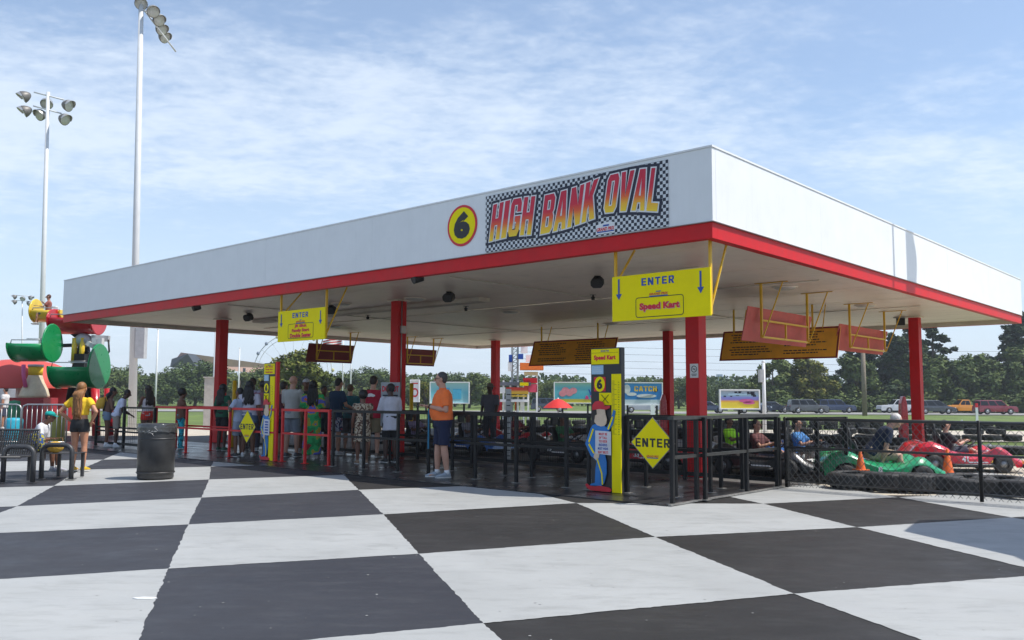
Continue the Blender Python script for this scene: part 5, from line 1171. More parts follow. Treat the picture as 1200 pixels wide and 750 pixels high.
def perf(name, p00, p10, p11, p01, nu, nv):   # perforated sheet: a lattice of square holes
    b = MB(); p00, p10, p11, p01 = map(Vector, (p00, p10, p11, p01))
    def Q(u, v): return p00.lerp(p10, u).lerp(p01.lerp(p11, u), v)
    for i in range(nu + 1): u = i / nu; b.bar(Q(u, 0), Q(u, 1), .026, .012)
    for j in range(nv + 1): v = j / nv; b.bar(Q(0, v), Q(1, v), .024, .010)
    o = b.obj(name, M_bench, T, fix=False); o['kind'] = 'stuff'; return o
perf('back_panel', (xA, Yb, .42), (xB, Yb, .42), (xB, Yb + .1, .80), (xA, Yb + .1, .80), 52, 9)
perf('seat_panel', (xA, Yb - .42, .40), (xB, Yb - .42, .40), (xB, Yb, .40), (xA, Yb, .40), 52, 9)
b = MB(); b.tube([(xA, Yb + .1, .81), (xB, Yb + .1, .81), (xB + .02, Yb + .02, .6), (xB, Yb, .41)], .018, 8); b.tube([(xA, Yb - .43, .40), (xB, Yb - .43, .40)], .018, 8); b.obj('edge_tube', M_bench, T)
b = MB(); b.bar((a2.x - .25, Yb, .0), (a2.x - .25, Yb, .4), .05); b.obj('leg', M_bench, T)
# curved end seat between the two frames, where the bags lie
T2 = thing('bench', 'dark steel bench end with arched frame where the round yellow purse lies', 'bench', ((a3.x + a4.x) / 2, a3.y + .3, 0))
def perf2(T, p00, p10, p11, p01, nu, nv):
    b = MB(); p00, p10, p11, p01 = map(Vector, (p00, p10, p11, p01))
    def Q(u, v): return p00.lerp(p10, u).lerp(p01.lerp(p11, u), v)
    for i in range(nu + 1): u = i / nu; b.bar(Q(u, 0), Q(u, 1), .028, .012)
    for j in range(nv + 1): v = j / nv; b.bar(Q(0, v), Q(1, v), .026, .010)
    o = b.obj('seat_panel', M_bench, T, fix=False); o['kind'] = 'stuff'
perf2(T2, (a3.x, a3.y + .08, .41), (a4.x - .03, a3.y + .08, .41), (a4.x - .03, a3.y + .55, .41), (a3.x, a3.y + .55, .41), 14, 10)
for x in (a3.x + .03, a4.x - .06):
    b = MB(); b.bar((x, a3.y + .5, 0), (x, a3.y + .5, .40), .045); b.obj('leg', M_bench, T2)
# bags
q = Vector((dp(42, 520, a3.y + .30).x, a3.y + .30, .44))
T = thing('backpack', 'small blue and yellow patterned backpack standing on the bench', 'backpack', q)
b = MB(); b.rings([(q + Vector((0, 0, 0)), (.13, 0, 0), (0, .08, 0)), (q + Vector((0, 0, .06)), (.15, 0, 0), (0, .10, 0)), (q + Vector((0, 0, .2)), (.15, 0, 0), (0, .10, 0)), (q + Vector((0, 0, .28)), (.12, 0, 0), (0, .08, 0)), (q + Vector((0, 0, .31)), (.06, 0, 0), (0, .04, 0))], 16)
bk = remesh(b, .014, [floral('bag_pattern', [(.01, .03, .10), (.02, .08, .30), (.4, .35, .02), (.01, .02, .05), (.5, .45, .05)], 16)], 'bag', 2, .006, 12)
o = bpy.data.objects.new('bag_body', bk); COL.objects.link(o); o.parent = T; _M[o.name] = _M[T.name]; bk.transform(_M[T.name].inverted())
b = MB(); b.tube([q + Vector((-.03, 0, .30)), q + Vector((-.02, 0, .35)), q + Vector((.02, 0, .35)), q + Vector((.03, 0, .30))], .008, 6); b.obj('grab_loop', M_dark, T)
b = MB(); b.tube([q + Vector((-.12, -.085, .12)), q + Vector((0, -.105, .13)), q + Vector((.12, -.085, .12))], .006, 6); b.obj('pocket_zip', M_dark, T)
q = Vector((dp(65, 520, a3.y + .25).x, a3.y + .25, .42))
T = thing('purse', 'round yellow quilted purse on the bench end beside the backpack', 'bag', q)
b = MB(); b.ball(q + Vector((0, 0, .09)), (.145, .06, .095), 20, 12); b.obj('bag_body', mat('yellow_quilt', (.72, .42, .05), .6, var=.2, vscale=25, bump=.01, bscale=40), T)
b = MB(); b.tube([q + Vector((-.13, 0, .12)), q + Vector((-.10, .03, .24)), q + Vector((.10, .03, .24)), q + Vector((.13, 0, .12))], .007, 6); b.obj('strap', mat('brown_strap', (.2, .09, .03), .5), T)
pos = gp(63, 552)
person('child in a white T-shirt and teal cap hunched on the bench, facing right', (dp(38, 530, a3.y + .62).x, a3.y + .66), 8, 1.42, (.60, .60, .62), (.10, .10, .12), 'brown', ('cap', (.01, .01, .01)), (.35, .35, .40), ('lean', 'reach'), .8, 'shorts', sit=.48, lean=.42, nod=-.3, extras=(('cap', (.0, .30, .27)),), hem=.48, socks=(.5, .3, .3), vox=.014)
person('seated person in a white shirt cut off by the left edge of the picture', (gp(-6, 560).x, a1.y + .2), 90, 1.6, (.55, .58, .62), (.2, .2, .22), 'light', ('short', (.1, .08, .06)), (.3, .3, .3), ('down', 'down'), .8, 'shorts', sit=.46)
# the yellow backpack on the leaning girl
g_ = gp(124, 523.5); q = Vector((g_.x - .16, g_.y - .12, 1.02))
T = thing('backpack', 'plain yellow backpack worn by the girl leaning on the fence', 'backpack', q)
b = MB(); b.rings([(q, (.10, 0, 0), (0, .07, 0)), (q + Vector((0, 0, .08)), (.12, 0, 0), (0, .09, 0)), (q + Vector((.04, 0, .24)), (.11, 0, 0), (0, .08, 0)), (q + Vector((.06, 0, .30)), (.05, 0, 0), (0, .05, 0))], 14); b.obj('bag_body', cloth('mustard', (.60, .36, .04)), T)
b = MB(); b.tube([q + Vector((.05, 0, .29)), q + Vector((.15, 0, .33)), q + Vector((.2, 0, .2))], .012, 6); b.obj('strap', cloth('mustard', (.60, .36, .04)), T)

# ------------------------------------------------------------ tyres, karts and cones
M_tyre = mat('tyre_rubber', (.022, .022, .023), .7, var=.3, vscale=8, dirt=.35, objvar=.4)
def tyre_mesh(R, w, name):
    b = MB(); b.lathe([(R * .56, -w * .40), (R * .60, -w * .5), (R * .88, -w * .5), (R * .97, -w * .38), (R, -w * .2), (R, w * .2), (R * .97, w * .38), (R * .88, w * .5), (R * .60, w * .5), (R * .56, w * .40), (R * .62, w * .3), (R * .70, 0), (R * .62, -w * .3), (R * .56, -w * .40)], (0, 0, 0), 28)
    for k in range(28):
        a = 2 * math.pi * (k + .5) / 28
        for s in (-.28, .0, .28): b.box((R * 1.002 * math.cos(a), R * 1.002 * math.sin(a), s * w + (k % 2) * .01), (.012, R * .15, w * .2), rz=a)
    return b.mesh(name, [M_tyre])
T_big = tyre_mesh(.39, .24, 'tyre'); T_small = tyre_mesh(.31, .20, 'tyre')
def tyre(x, y, z, me, label, group, tilt=0.0):
    o = bpy.data.objects.new('tyre', me); COL.objects.link(o); o.location = (x, y, z); o.rotation_euler = (random.uniform(-.04, .04) + tilt, random.uniform(-.04, .04), random.uniform(0, 6.28)); o.scale = (1, 1, random.uniform(.9, 1.08))
    return tag(o, label, 'tyre', group)
# near row lying on the concrete behind the chain-link fence
names = ['leftmost big tyre lying behind the chain-link fence under the orange cone', 'second big tyre from the left behind the chain-link fence', 'big tyre lying under the nose of the green kart', 'big tyre lying just left of the fence post at the right', 'big tyre lying just right of the fence post', 'big tyre lying at the far right beside the white kerb', 'big tyre cut off by the right edge of the picture']
near = [(1013, 574), (1050, 576), (1083, 577), (1113, 577), (1152, 580), (1188, 582), (1226, 586)]
for k, ((px, py), lab) in enumerate(zip(near, names)):
    g = gp(px, py); tyre(g.x, g.y + .38, .12, T_big, lab, None, random.uniform(-.05, .05))
for k in range(11):   # row between the track and the infield
    tyre(7.6 + k * .72, 22.3 + random.uniform(-.1, .1), .10, T_small, 'black tyre in the low row at the near edge of the infield grass', 'tyres along the near edge of the infield grass')
for k in range(30):
    tyre(5.5 + k * .74, 30.6 + random.uniform(-.12, .12), .06 + terr(30.6) + .06, T_small, 'black tyre in the row between infield grass and far track', 'tyres along the infield side of the far track')
    if k % 3 != 1: tyre(5.5 + k * .74 + .2, 30.7 + random.uniform(-.1, .1), .27 + terr(30.6) + .06, T_small, 'black tyre in the row between infield grass and far track', 'tyres along the infield side of the far track')
for k in range(60):
    tyre(-16 + k * .86, 48.6 + random.uniform(-.15, .15), terr(48.6) + .10, T_big, 'black tyre in the farthest row beyond the track before the road verge', 'tyres in the farthest barrier row')
    tyre(-16 + k * .86 + random.uniform(-.1, .1), 48.6, terr(48.6) + .33, T_big, 'black tyre in the farthest row beyond the track before the road verge', 'tyres in the farthest barrier row')
for k in range(22):   # dark tyre wall on the far side of the pit lane, under the roof
    p = pw((-20 + k * .8, 16.5, 0)); tyre(p.x, p.y, .12, T_big, 'black tyre in the wall along the far side of the kart lanes', 'tyres in the wall behind the kart lanes')

M_kgreen = mat('green_gelcoat', (.005, .26, .10), .28, var=.06, coat=.5); M_kred = mat('red_gelcoat', (.55, .012, .03), .28, var=.06, coat=.5)
M_kblue = mat('blue_gelcoat', (.02, .12, .40), .3, coat=.5); M_kblack = mat('black_gelcoat', (.02, .02, .022), .3, coat=.5); M_kwhite = mat('silver_gelcoat', (.35, .36, .38), .3, coat=.4); M_kyel = mat('yellow_gelcoat', (.6, .42, .02), .3, coat=.4)
def make_kart(label, color, number=None):
    T = thing('racing_kart', label, 'kart', (0, 0, 0), 0)
    W_ = .58; nx_, ny_ = 46, 18; b = MB()
    def half(x):
        t = (x + .98) / 1.98; return W_ * (.80 + .20 * math.sin(math.pi * min(1, t * 1.15))) * (1 - max(0, (x - .72) / .9) ** 1.5)
    def zt(x, v):
        y = v * half(x); base = .40 - .10 * max(0, (x - .05)) - .18 * max(0, x - .70) * 1.4
        if x < -.35: base = .42 + .05 * min(1, (-.35 - x) / .3) - .12 * max(0, -x - .85) / .13
        hump = .13 * math.exp(-((x - .60) / .20) ** 2) * math.exp(-((abs(v) - .78) / .26) ** 2) + .10 * math.exp(-((x + .62) / .26) ** 2) * math.exp(-((abs(v) - .78) / .3) ** 2)
        waist = -.10 * math.exp(-((x - .05) / .26) ** 2) * math.exp(-((abs(v) - .9) / .4) ** 2)
        z = base + hump + waist - .05 * max(0, abs(v) - .9) / .1
        if -.38 < x < .30 and abs(v) < .52: z = .17
        return z
    X_ = np.linspace(-.98, 1.0, nx_); V_ = np.linspace(-1, 1, ny_)
    vs = [(x, v * half(x), zt(x, v)) for x in X_ for v in V_]
    b.add(vs, [(i * ny_ + j, (i + 1) * ny_ + j, (i + 1) * ny_ + j + 1, i * ny_ + j + 1) for i in range(nx_ - 1) for j in range(ny_ - 1)], 0, True)
    def zb(x):
        z = .13
        for cx in (.60, -.62):
            d = abs(x - cx)
            if d < .235: z = max(z, .12 + math.sqrt(.235 ** 2 - d * d) * 1.05)
        if x > .86: z = .10
        return z
    for s in (1, -1):
        v0 = [(x, s * half(x), zt(x, s)) for x in X_]; v1 = [(x, s * half(x) * 1.01, min(zb(x), zt(x, s) - .02)) for x in X_]; n = nx_
        b.add(v0 + v1, [(i, i + 1, n + i + 1, n + i) for i in range(n - 1)], 0, True)
    for x, k in ((1.0, nx_ - 1), (-.98, 0)):
        top = [(x, v * half(x), zt(x, v)) for v in V_]; bot = [(x + (.02 if x > 0 else -.02), v * half(x), .10 if x > 0 else .2) for v in V_]; n = ny_
        b.add(top + bot, [(j, j + 1, n + j + 1, n + j) for j in range(n - 1)], 0, True)
    b.obj('body_shell', color, T, fix=False)
    b = MB(); b.box((0, 0, .11), (1.7, .7, .04)); b.obj('floor_pan', M_dark, T)
    b = MB(); P = [(1.02, -.40, .12), (1.10, -.30, .12), (1.13, 0, .12), (1.10, .30, .12), (1.02, .40, .12)]; b.tube(P, .035, 8)
    b.tube([(.98, -.52, .13), (1.02, -.40, .12)], .035, 8); b.tube([(.98, .52, .13), (1.02, .40, .12)], .035, 8); b.obj('front_bumper', M_dark, T)
    b = MB(); b.tube([(-1.02, -.5, .16), (-1.10, -.3, .16), (-1.10, .3, .16), (-1.02, .5, .16)], .035, 8); b.obj('rear_bumper', M_dark, T)
    for s in (1, -1):
        b = MB(); b.tube([(-.38, s * .63, .15), (-.30, s * .66, .15), (.30, s * .66, .15), (.38, s * .63, .15)], .03, 8); b.obj('side_bumper', M_dark, T)
    for x in (.60, -.62):
        for s in (1, -1):
            w = .14; R = .165; b = MB(); b.lathe([(R * .5, -w / 2), (R * .85, -w / 2), (R, -w * .3), (R, w * .3), (R * .85, w / 2), (R * .5, w / 2)], (x, s * .50, R), 20, axis='Y'); t_ = b.obj('wheel', M_tyre, T)
            b = MB(); b.lathe([(0, -w * .45), (R * .5, -w * .42), (R * .5, w * .42), (0, w * .45)], (x, s * .50, R), 14, axis='Y'); b.obj('rim', mat('kart_rim', (.25, .25, .25), .4, .7), t_)
    b = MB(); b.rings([((-.18, 0, .18), (0, .21, 0), (.16, 0, 0)), ((-.22, 0, .26), (0, .22, 0), (.14, 0, 0)), ((-.33, 0, .45), (0, .20, 0), (.05, 0, 0)), ((-.39, 0, .68), (0, .16, 0), (.035, 0, 0)), ((-.40, 0, .73), (0, .12, 0), (.025, 0, 0))], 16); b.obj('seat', M_dark, T)
    b = MB(); b.tube([(-.48, -.22, .40), (-.50, -.22, .86), (-.50, -.14, .93), (-.50, .14, .93), (-.50, .22, .86), (-.48, .22, .40)], .022, 8); b.obj('roll_bar', M_dark, T)
    b = MB(); b.box((-.455, 0, .84), (.06, .22, .16)); b.obj('headrest', M_dark, T, bevel=.015)
    b = MB(); c = Vector((.20, 0, .50)); ax = Vector((-.6, 0, .8)); u, v, _ = frame(ax); P = [c + (u * math.cos(a) + v * math.sin(a)) * .13 for a in np.linspace(0, 2 * math.pi, 20)]; b.tube(P, .013, 6, cap=False); b.obj('steering_wheel', M_dark, T)
    b = MB(); b.tube([(.42, 0, .22), c], .014, 6); b.bar(c - u * .12, c + u * .12, .02, .008); b.obj('steering_column', M_dark, T)
    if number:
        for s in (1, -1):
            b = MB(); lettering(b, number, (-.1, s * (half(-.1) * 1.012 + .004), .26), (-s * 1, 0, 0), (0, 0, 1), h=.09, bold=.05); b.obj('number', M_wht, T, fix=False)
            b = MB(); b.prism([(-.2, -.012), (.2, -.012), (.17, .012), (-.17, .012)], (.12, s * (half(.12) * 1.012 + .004), .20), (-s, 0, 0), (0, 0, 1), (0, s * .002, 0)); b.obj('side_stripe', M_wht, T)
        b = MB(); P = [(.78, -.14, zt(.78, -.2) + .012), (.93, -.10, zt(.93, -.2) + .012), (.93, .10, zt(.93, .2) + .012), (.78, .14, zt(.78, .2) + .012)]; b.add(P, [(0, 1, 2, 3)]); b.obj('nose_mark', M_wht, T, fix=False)
    return T
def lane(px, y): return pw((hit(px, 540, y).x, y, 0))
def place_kart(T, p, ang, s=1.0): T.location = p; T.rotation_euler = (0, 0, rad(ang)); T.scale = (s, s, s); bpy.context.view_layer.update(); return T
def driver(p, ang, label, top, skin='brown', hair=('short', (.01, .01, .01)), h=1.45, bottom=(.05, .05, .08), **kw):
    d = Vector((math.cos(rad(ang)), math.sin(rad(ang)), 0)); q = Vector(p) - d * .16
    kw.setdefault('group', None)
    return person(label, (q.x, q.y), ang, h, top, bottom, skin, hair, (.4, .4, .4), ('wheel', 'wheel'), .7, 'shorts', sit=.28, lean=-.12, legs='kart', vox=.018, **kw)
kg = make_kart('green racing kart with a rounded nose behind the chain-link fence', M_kgreen, '8'); pg = Vector((6.22, 15.1, -.03)); place_kart(kg, pg, -8, .98)
kr = make_kart('red racing kart just behind and right of the green kart', M_kred, '41'); pr = Vector((8.85, 17.6, -.03)); place_kart(kr, pr, -5, 1.04)
person('older man in a navy shirt and khaki shorts climbing into the green kart', (6.18, 15.2), -10, 1.74, (.010, .018, .045), (.36, .27, .18), 'light', ('short', (.55, .52, .50)), (.3, .3, .3), ('reach', 'reach'), .7, 'shorts', sit=.44, lean=.62, nod=-.35, vox=.014, fat=1.08, hem=.49)
driver(pr, -5, 'dark-haired child in a black shirt driving the red kart', (.03, .03, .035), 'light', ('short', (.02, .015, .012)))
kdefs = [(948, 5.6, M_kblue, '12', 'blue racing kart at the right end of the row behind the mesh fence', 'driver in a blue patterned shirt seated in the blue kart', (.05, .18, .42), 'tan', -40),
         (900, 4.4, M_kblack, '5', 'black racing kart behind the end of the mesh fence', 'child in a dark shirt seated in the black kart nearest the deck corner', (.10, .03, .03), 'tan', -41),
         (866, 6.3, M_kwhite, '27', 'silver racing kart in the second lane beside the near column', 'child in a neon green shirt seated in the silver kart', (.35, .75, .02), 'brown', -40),
         (770, 4.6, M_kred, '33', 'red racing kart behind the large yellow diamond sign', 'driver in a white shirt seated in the red kart behind the diamond', (.35, .32, .32), 'brown', -42),
         (668, 4.8, M_kblack, '19', 'black racing kart left of the tall totem', 'driver in a dark green shirt in the kart left of the tall totem', (.03, .12, .05), 'brown', -42),
         (610, 7.2, M_kred, '14', 'red racing kart in the second lane behind the steel post', 'driver in a maroon shirt in the second lane behind the steel post', (.20, .03, .04), 'tan', -42),
         (555, 5.0, M_kblue, '22', 'blue racing kart near the attendant in the hat', 'driver in a grey shirt in the kart near the attendant', (.2, .2, .24), 'brown', -42),
         (492, 5.0, M_kblack, '3', 'black racing kart behind the middle front column', 'driver in a lilac shirt in the kart behind the middle column', (.3, .25, .4), 'brown', -42)]
for px, y, cm, num, kl, dl, tc_, sk_, ang in kdefs:
    k = make_kart(kl, cm, num); p = lane(px, y); place_kart(k, p, ang); driver(p, ang, dl, tc_, sk_, h=1.5)
def cone(px, py, lab, s=1.0, at=None):
    g = gp(px, py)
    zc_ = -.03
    if at: g = Vector((dp(px, py, at[0]).x, at[0], 0)); zc_ = at[1]
    T = thing('traffic_cone', lab, 'traffic cone', (g.x, g.y, zc_), .3)
    b = MB(); o = Vector((g.x, g.y, zc_)); b.lathe([(.10 * s, .02), (.022 * s, .44 * s), (.016 * s, .45 * s), (0, .45 * s)], o, 20); b.obj('cone_body', mat('orange_cone_plastic', (.72, .13, .015), .5), T); b = MB(); b.box(o + Vector((0, 0, .011)), (.26 * s, .26 * s, .022), .3); b.obj('base', mat('orange_cone_plastic', (.72, .13, .015), .5), T, bevel=.006)
cone(1009, 559, 'orange traffic cone on the tyres left of the green kart', .74, (14.25, .235)); cone(1111, 556, 'orange traffic cone between the green and the red kart', 1.1)
# yellow and orange painted kerb at the inside of the bend
b = MB()
for k in range(9):
    x = 9.4 + k * .8; b = MB(); b.box((x, 19.2 - k * .02, .015), (.76, .30, .09)); o = struct('kerb_block', b, mat('kerb_yellow', (.65, .36, .03), .6, dirt=.3) if k % 2 else mat('kerb_orange', (.66, .22, .03), .6, dirt=.3))
# red rounded pads leaning on two of the rear columns
for k, (px, py0, py1, lab, Yd) in enumerate(((1061, 503, 476, 'upright red fibreglass pad left of the right rear column', 26.6), (778, 491, 472, 'upright red fibreglass pad left of the middle rear column', 30))):
    p = dp(px, py0, Yd); q = dp(px, py1, Yd); T_ = MB(); H = q.z + .3; w = 4.2 * Yd / 1030
    T_.prism([(-w, 0), (w, 0), (w * 1.05, H * .5), (w * .9, H * .82), (w * .4, H), (-w * .2, H), (-w * .8, H * .85), (-w, H * .5)], (p.x, Yd, 0), (1, 0, 0), (0, 0, 1), (0, .25, 0))
    origin_to(tag(T_.obj('red_pad', M_kred, bevel=.03), lab, 'barrier pad'), (p.x, Yd, 0))
# steel post with rungs behind the mesh fence, yellow posts, do-not sign
g = Vector((dp(595.5, 545, 19.2).x, 19.2, 0)); T = thing('control_post', 'tall grey steel post beside the kart lane by the attendant', 'post', g)
b = MB(); b.box(g + Vector((0, 0, .78)), (.12, .10, 1.56)); b.obj('post_body', mat('galvanised', (.42, .42, .42), .4, .7), T)
b = MB()
for k in range(12): b.box(g + Vector((0, -.052, .12 + k * .12)), (.08, .01, .02))
b.obj('slots', M_dark, T); T.children[-1]['kind'] = 'stuff' if T.children else ''
for px, Yd, pyt, lab in ((481, 24.5, 450, 'plain yellow post just right of the middle front column'), (272, 24, 447, 'plain yellow post near the left red column')):
    g = Vector((dp(px, 545, Yd).x, Yd, 0)); H = dp(px, pyt, Yd).z; b = MB(); b.tube([g, g + Vector((0, 0, H))], .055, 14); b.ball(g + Vector((0, 0, H)), (.055, .055, .03), 14, 6); origin_to(tag(b.obj('yellow_post', M_yel), lab, 'post', None), g)
g = gp(456, 536); g.y = 18.9; g.x = dp(457, 500, 18.9).x; T = thing('warning_sign', 'grey sign board reading do not, on a post by the middle column', 'sign', (g.x, g.y, 0))
z0, z1 = dp(457, 499, 18.9).z, dp(457, 448, 18.9).z; w = 11 * 18.9 / 1030
b = MB(); b.box((g.x, g.y, (z0 + z1) / 2), (2 * w, .03, z1 - z0)); b.obj('panel', mat('grey_sign_face', (.34, .36, .38), .5), T)
b = MB(); b.box((g.x, g.y + .05, z1 / 2), (.05, .05, z1)); b.obj('post', M_blackm, T)
b = MB(); lettering(b, 'DO NOT', (g.x, g.y - .018, z1 - .14), (1, 0, 0), (0, 0, 1), w=2 * w * .86, h=.11, bold=.05); b.obj('words', M_redp, T, fix=False)
b = MB()
for k in range(6): b.box((g.x, g.y - .0175, z1 - .28 - k * .09), (2 * w * (.8 - .1 * (k % 3)), .001, .03))
b.obj('small_print', M_navy, T); 
for c in T.children:
    if c.name.startswith('small_print'): c['kind'] = 'stuff'
# thin cyan-edged banner stand behind the man in orange
g = Vector((dp(502, 527, 15.6).x, 15.6, 0)); T = thing('banner_stand', 'narrow cyan board seen edge-on on the rail beside the navy shorts', 'board', g); b = MB(); b.box(g + Vector((0, 0, .82)), (.022, .10, .70)); b.obj('board', mat('cyan_banner', (.01, .20, .38), .6), T); b = MB(); b.box(g + Vector((0, 0, .235)), (.03, .05, .47)); b.obj('stand', M_blackm, T)
# ------------------------------------------------------------ floodlight masts and poles
M_pole = mat('pale_pole_paint', (.62, .63, .64), .45, .0, var=.06, vscale=1.0, dirt=.15)
M_lampb = mat('lamp_shell', (.16, .15, .14), .5, .3, var=.2)
def lampunit(T, p, r, az, tilt=.7):
    d = Vector((math.cos(az) * math.cos(tilt), math.sin(az) * math.cos(tilt), -math.sin(tilt))); u, v, _ = frame(d); b = MB()
    prof = [(.35, -.9), (.62, -.6), (.86, -.2), (1.0, .25), (1.0, .35)]
    b.rings([(p + d * r * z, u * r * q, v * r * q) for q, z in [(.12, -1.0)] + prof], 16); o = b.obj('lamp_shell', M_lampb, T)
    b = MB(); b.rings([(p + d * r * .355, u * r * .93, v * r * .93), (p + d * r * .40, u * r * .90, v * r * .90)], 16); b.obj('lens', mat('lamp_glass', (.5, .5, .48), .15), o)
    b = MB(); w = u * r * .9; q = p + d * r * .36 - v * r * 0
    top = Vector((0, 0, 1)) - d * d.z; top.normalize(); sd = d.cross(top); vs = []
    for j in range(9):
        a = math.pi * j / 8; rim = sd * math.cos(a) * r + top * math.sin(a) * r; vs += [p + d * r * .33 + rim, p + d * r * (1.0 * (.55 + .45 * math.sin(a))) + rim * .98]
    b.add(vs, [(2 * j, 2 * j + 2, 2 * j + 3, 2 * j + 1) for j in range(8)], 0, True); b.obj('visor', mat('lamp_visor', (.55, .54, .52), .35, .6), o, fix=False)
def mast(label, px, Y, pyt, r0, r1, lamps, lr, arms, box=None, z0=-.5):
    base = dp(px[0], 475, Y); base.z = z0; top = dp(px[1], pyt, Y); base.x -= .01 * (top.z - z0) * 0
    T = thing('floodlight_mast', label, 'floodlight mast', base, 0, 'floodlight masts')
    base2 = base.copy(); T.location = base2; _M[T.name] = Matrix.Translation(base2)
    b = MB(); b.tube([base2, base2.lerp(top, .5), top], [r0, (r0 + r1) / 2, r1], 16); b.obj('pole', M_pole, T)
    b = MB(); b.lathe([(0, 0), (r0 * 2, 0), (r0 * 2, .06), (r0 * 1.1, .08), (r0 * 1.1, .2), (0, .2)], base2, 16); b.obj('flange', M_pole, T)
    for (ax, ay, bx, by, dd) in arms:
        b = MB(); b.tube([dp(ax, ay, Y), dp(bx, by, Y) + Vector((0, dd, 0))], lr * .13, 6); b.obj('arm', M_pole, T)
    for (lx, ly, dd, az, tl) in lamps:
        lampunit(T, dp(lx, ly, Y + dd), lr, az, tl)
    if box:
        b = MB(); p = dp(box[0], box[1], Y); q = dp(box[2], box[3], Y); b.box(((p.x + q.x) / 2, Y, (p.z + q.z) / 2), (abs(q.x - p.x), .35, abs(p.z - q.z))); b.obj('ballast_box', mat('grey_box', (.42, .42, .43), .5), T)
    return T
mast('tallest floodlight mast rising behind the left end of the roof, lamps stepping down rightwards', (156, 165.5), 40, 4, .19, .11,
     [(165.5, 4, 0, -1.2, .5), (179, 13, 0, -.9, .5), (185.5, 23, .5, -.6, .5), (188.5, 34, 1.0, -.5, .5), (192, 43, 1.5, -.4, .5)], .30, [(166, 8, 192, 46, 1.5), (166, 12, 180, 14, 0)], (161, 384, 170, 420))
mast('six-lamp floodlight mast at the far left above the ride', (47, 56.5), 62, 108, .20, .12,
     [(29, 113, 0, 3.6, .55), (55, 121, 1, -1.2, .6), (79, 123.5, 0, -.2, .3), (30, 130, 0, 3.6, .5), (48, 134.5, 1, -2.0, .4), (75, 139.5, 0, -.3, .4)], .44, [(40, 108, 75, 117, 0), (39, 124, 72, 133, 0)], None)
mast('small distant floodlight mast at the left edge', (26, 26), 190, 347, .2, .12,
     [(17, 348, 0, 3.4, .4), (27, 350, 0, -1.5, .4), (36, 349, 0, 0, .4), (17, 354, 0, 3.4, .4), (34, 355.5, 0, 0, .4)], .55, [(18, 346, 35, 347, 0), (18, 352, 34, 353, 0)], None)
mast('floodlight mast behind the small enter sign and ferris wheel', (262, 262), 260, 392, .3, .2, [(258, 397, 0, 3.4, .4), (267, 397, 0, 0, .4)], .7, [(257, 395, 268, 395, 0)], None) if False else None
def pole(px, Y, pyt, r, label, m=None, box=None, z0=-.5, cat='pole', extra=None):
    p = dp(px, 470, Y); t = dp(px, pyt, Y); T = thing('lamp_pole' if cat == 'pole' else cat, label, cat, (p.x, Y, z0), 0)
    b = MB(); b.tube([(p.x, Y, z0), (p.x, Y, t.z)], [r, r * .8], 12); b.obj('pole', m or M_pole, T)
    b = MB(); b.ball((p.x, Y, t.z), (r * .95, r * .95, r * .7), 12, 6); b.obj('finial', m or M_pole, T)
    if box:
        a, c = dp(box[0], box[1], Y), dp(box[2], box[3], Y); b = MB(); b.box(((a.x + c.x) / 2, Y - .02, (a.z + c.z) / 2), (c.x - a.x, .4, a.z - c.z)); b.obj('cabinet', mat('grey_box', (.42, .42, .43), .5), T)
    return T
pole(182, 60, 386, .07, 'thin white pole between the big mast and the left column')
pole(250.5, 45, 388, .09, 'white pole with a beige cabinet at its foot left of the left column', box=None)
p = dp(250, 475, 44.6); T = thing('utility_cabinet', 'beige utility cabinet at the foot of the white pole', 'cabinet', (p.x, 44.6, -.4)); a, c = dp(242, 443, 44.6), dp(257, 476, 44.6)
b = MB(); b.box(((a.x + c.x) / 2, 44.6, (a.z - .4) / 2), (c.x - a.x, .6, a.z + .4)); b.obj('body', mat('beige_cabinet', (.46, .42, .38), .6, dirt=.2), T, bevel=.02); b = MB(); b.box(((a.x + c.x) / 2, 44.6, a.z + .03), (c.x - a.x + .1, .7, .06)); b.obj('lid', mat('beige_cabinet', (.46, .42, .38)), T)
pole(279, 90, 408, .08, 'thin grey pole right of the left column'); pole(410.5, 80, 396, .06, 'thin white pole right of the flagpole')
pole(895.5, 42, 424, .10, 'pale pole with a grey box standing behind the wide amber board', box=(889.5, 433, 894, 448)); pole(1013, 100, 402, .28, 'weathered wooden utility pole in front of the pines', mat('wood_pole', (.22, .18, .14), .9, var=.2))
# flag
T = pole(401, 84, 392, .06, 'flagpole with a red and white striped flag under the small enter sign', cat='flagpole'); F0 = dp(400.5, 396, 84); n = 16
for k in range(7):
    b = MB()
    for j in range(n):
        x0, x1 = F0.x - j * .115, F0.x - (j + 1) * .115; yy = lambda x: 84 + .18 * math.sin((F0.x - x) * 4); z0 = F0.z - k * .12 - .25 * (F0.x - x0) * .6; z1 = F0.z - k * .12 - .25 * (F0.x - x1) * .6
        b.add([(x0, yy(x0), z0), (x1, yy(x1), z1), (x1, yy(x1), z1 - .12), (x0, yy(x0), z0 - .12)], [(0, 1, 2, 3)], 0, True)
    b.obj('red_stripe' if k % 2 == 0 else 'white_stripe', mat('flag_red', (.5, .03, .04), .8) if k % 2 == 0 else mat('flag_white', (.7, .7, .7), .8), T, fix=False)
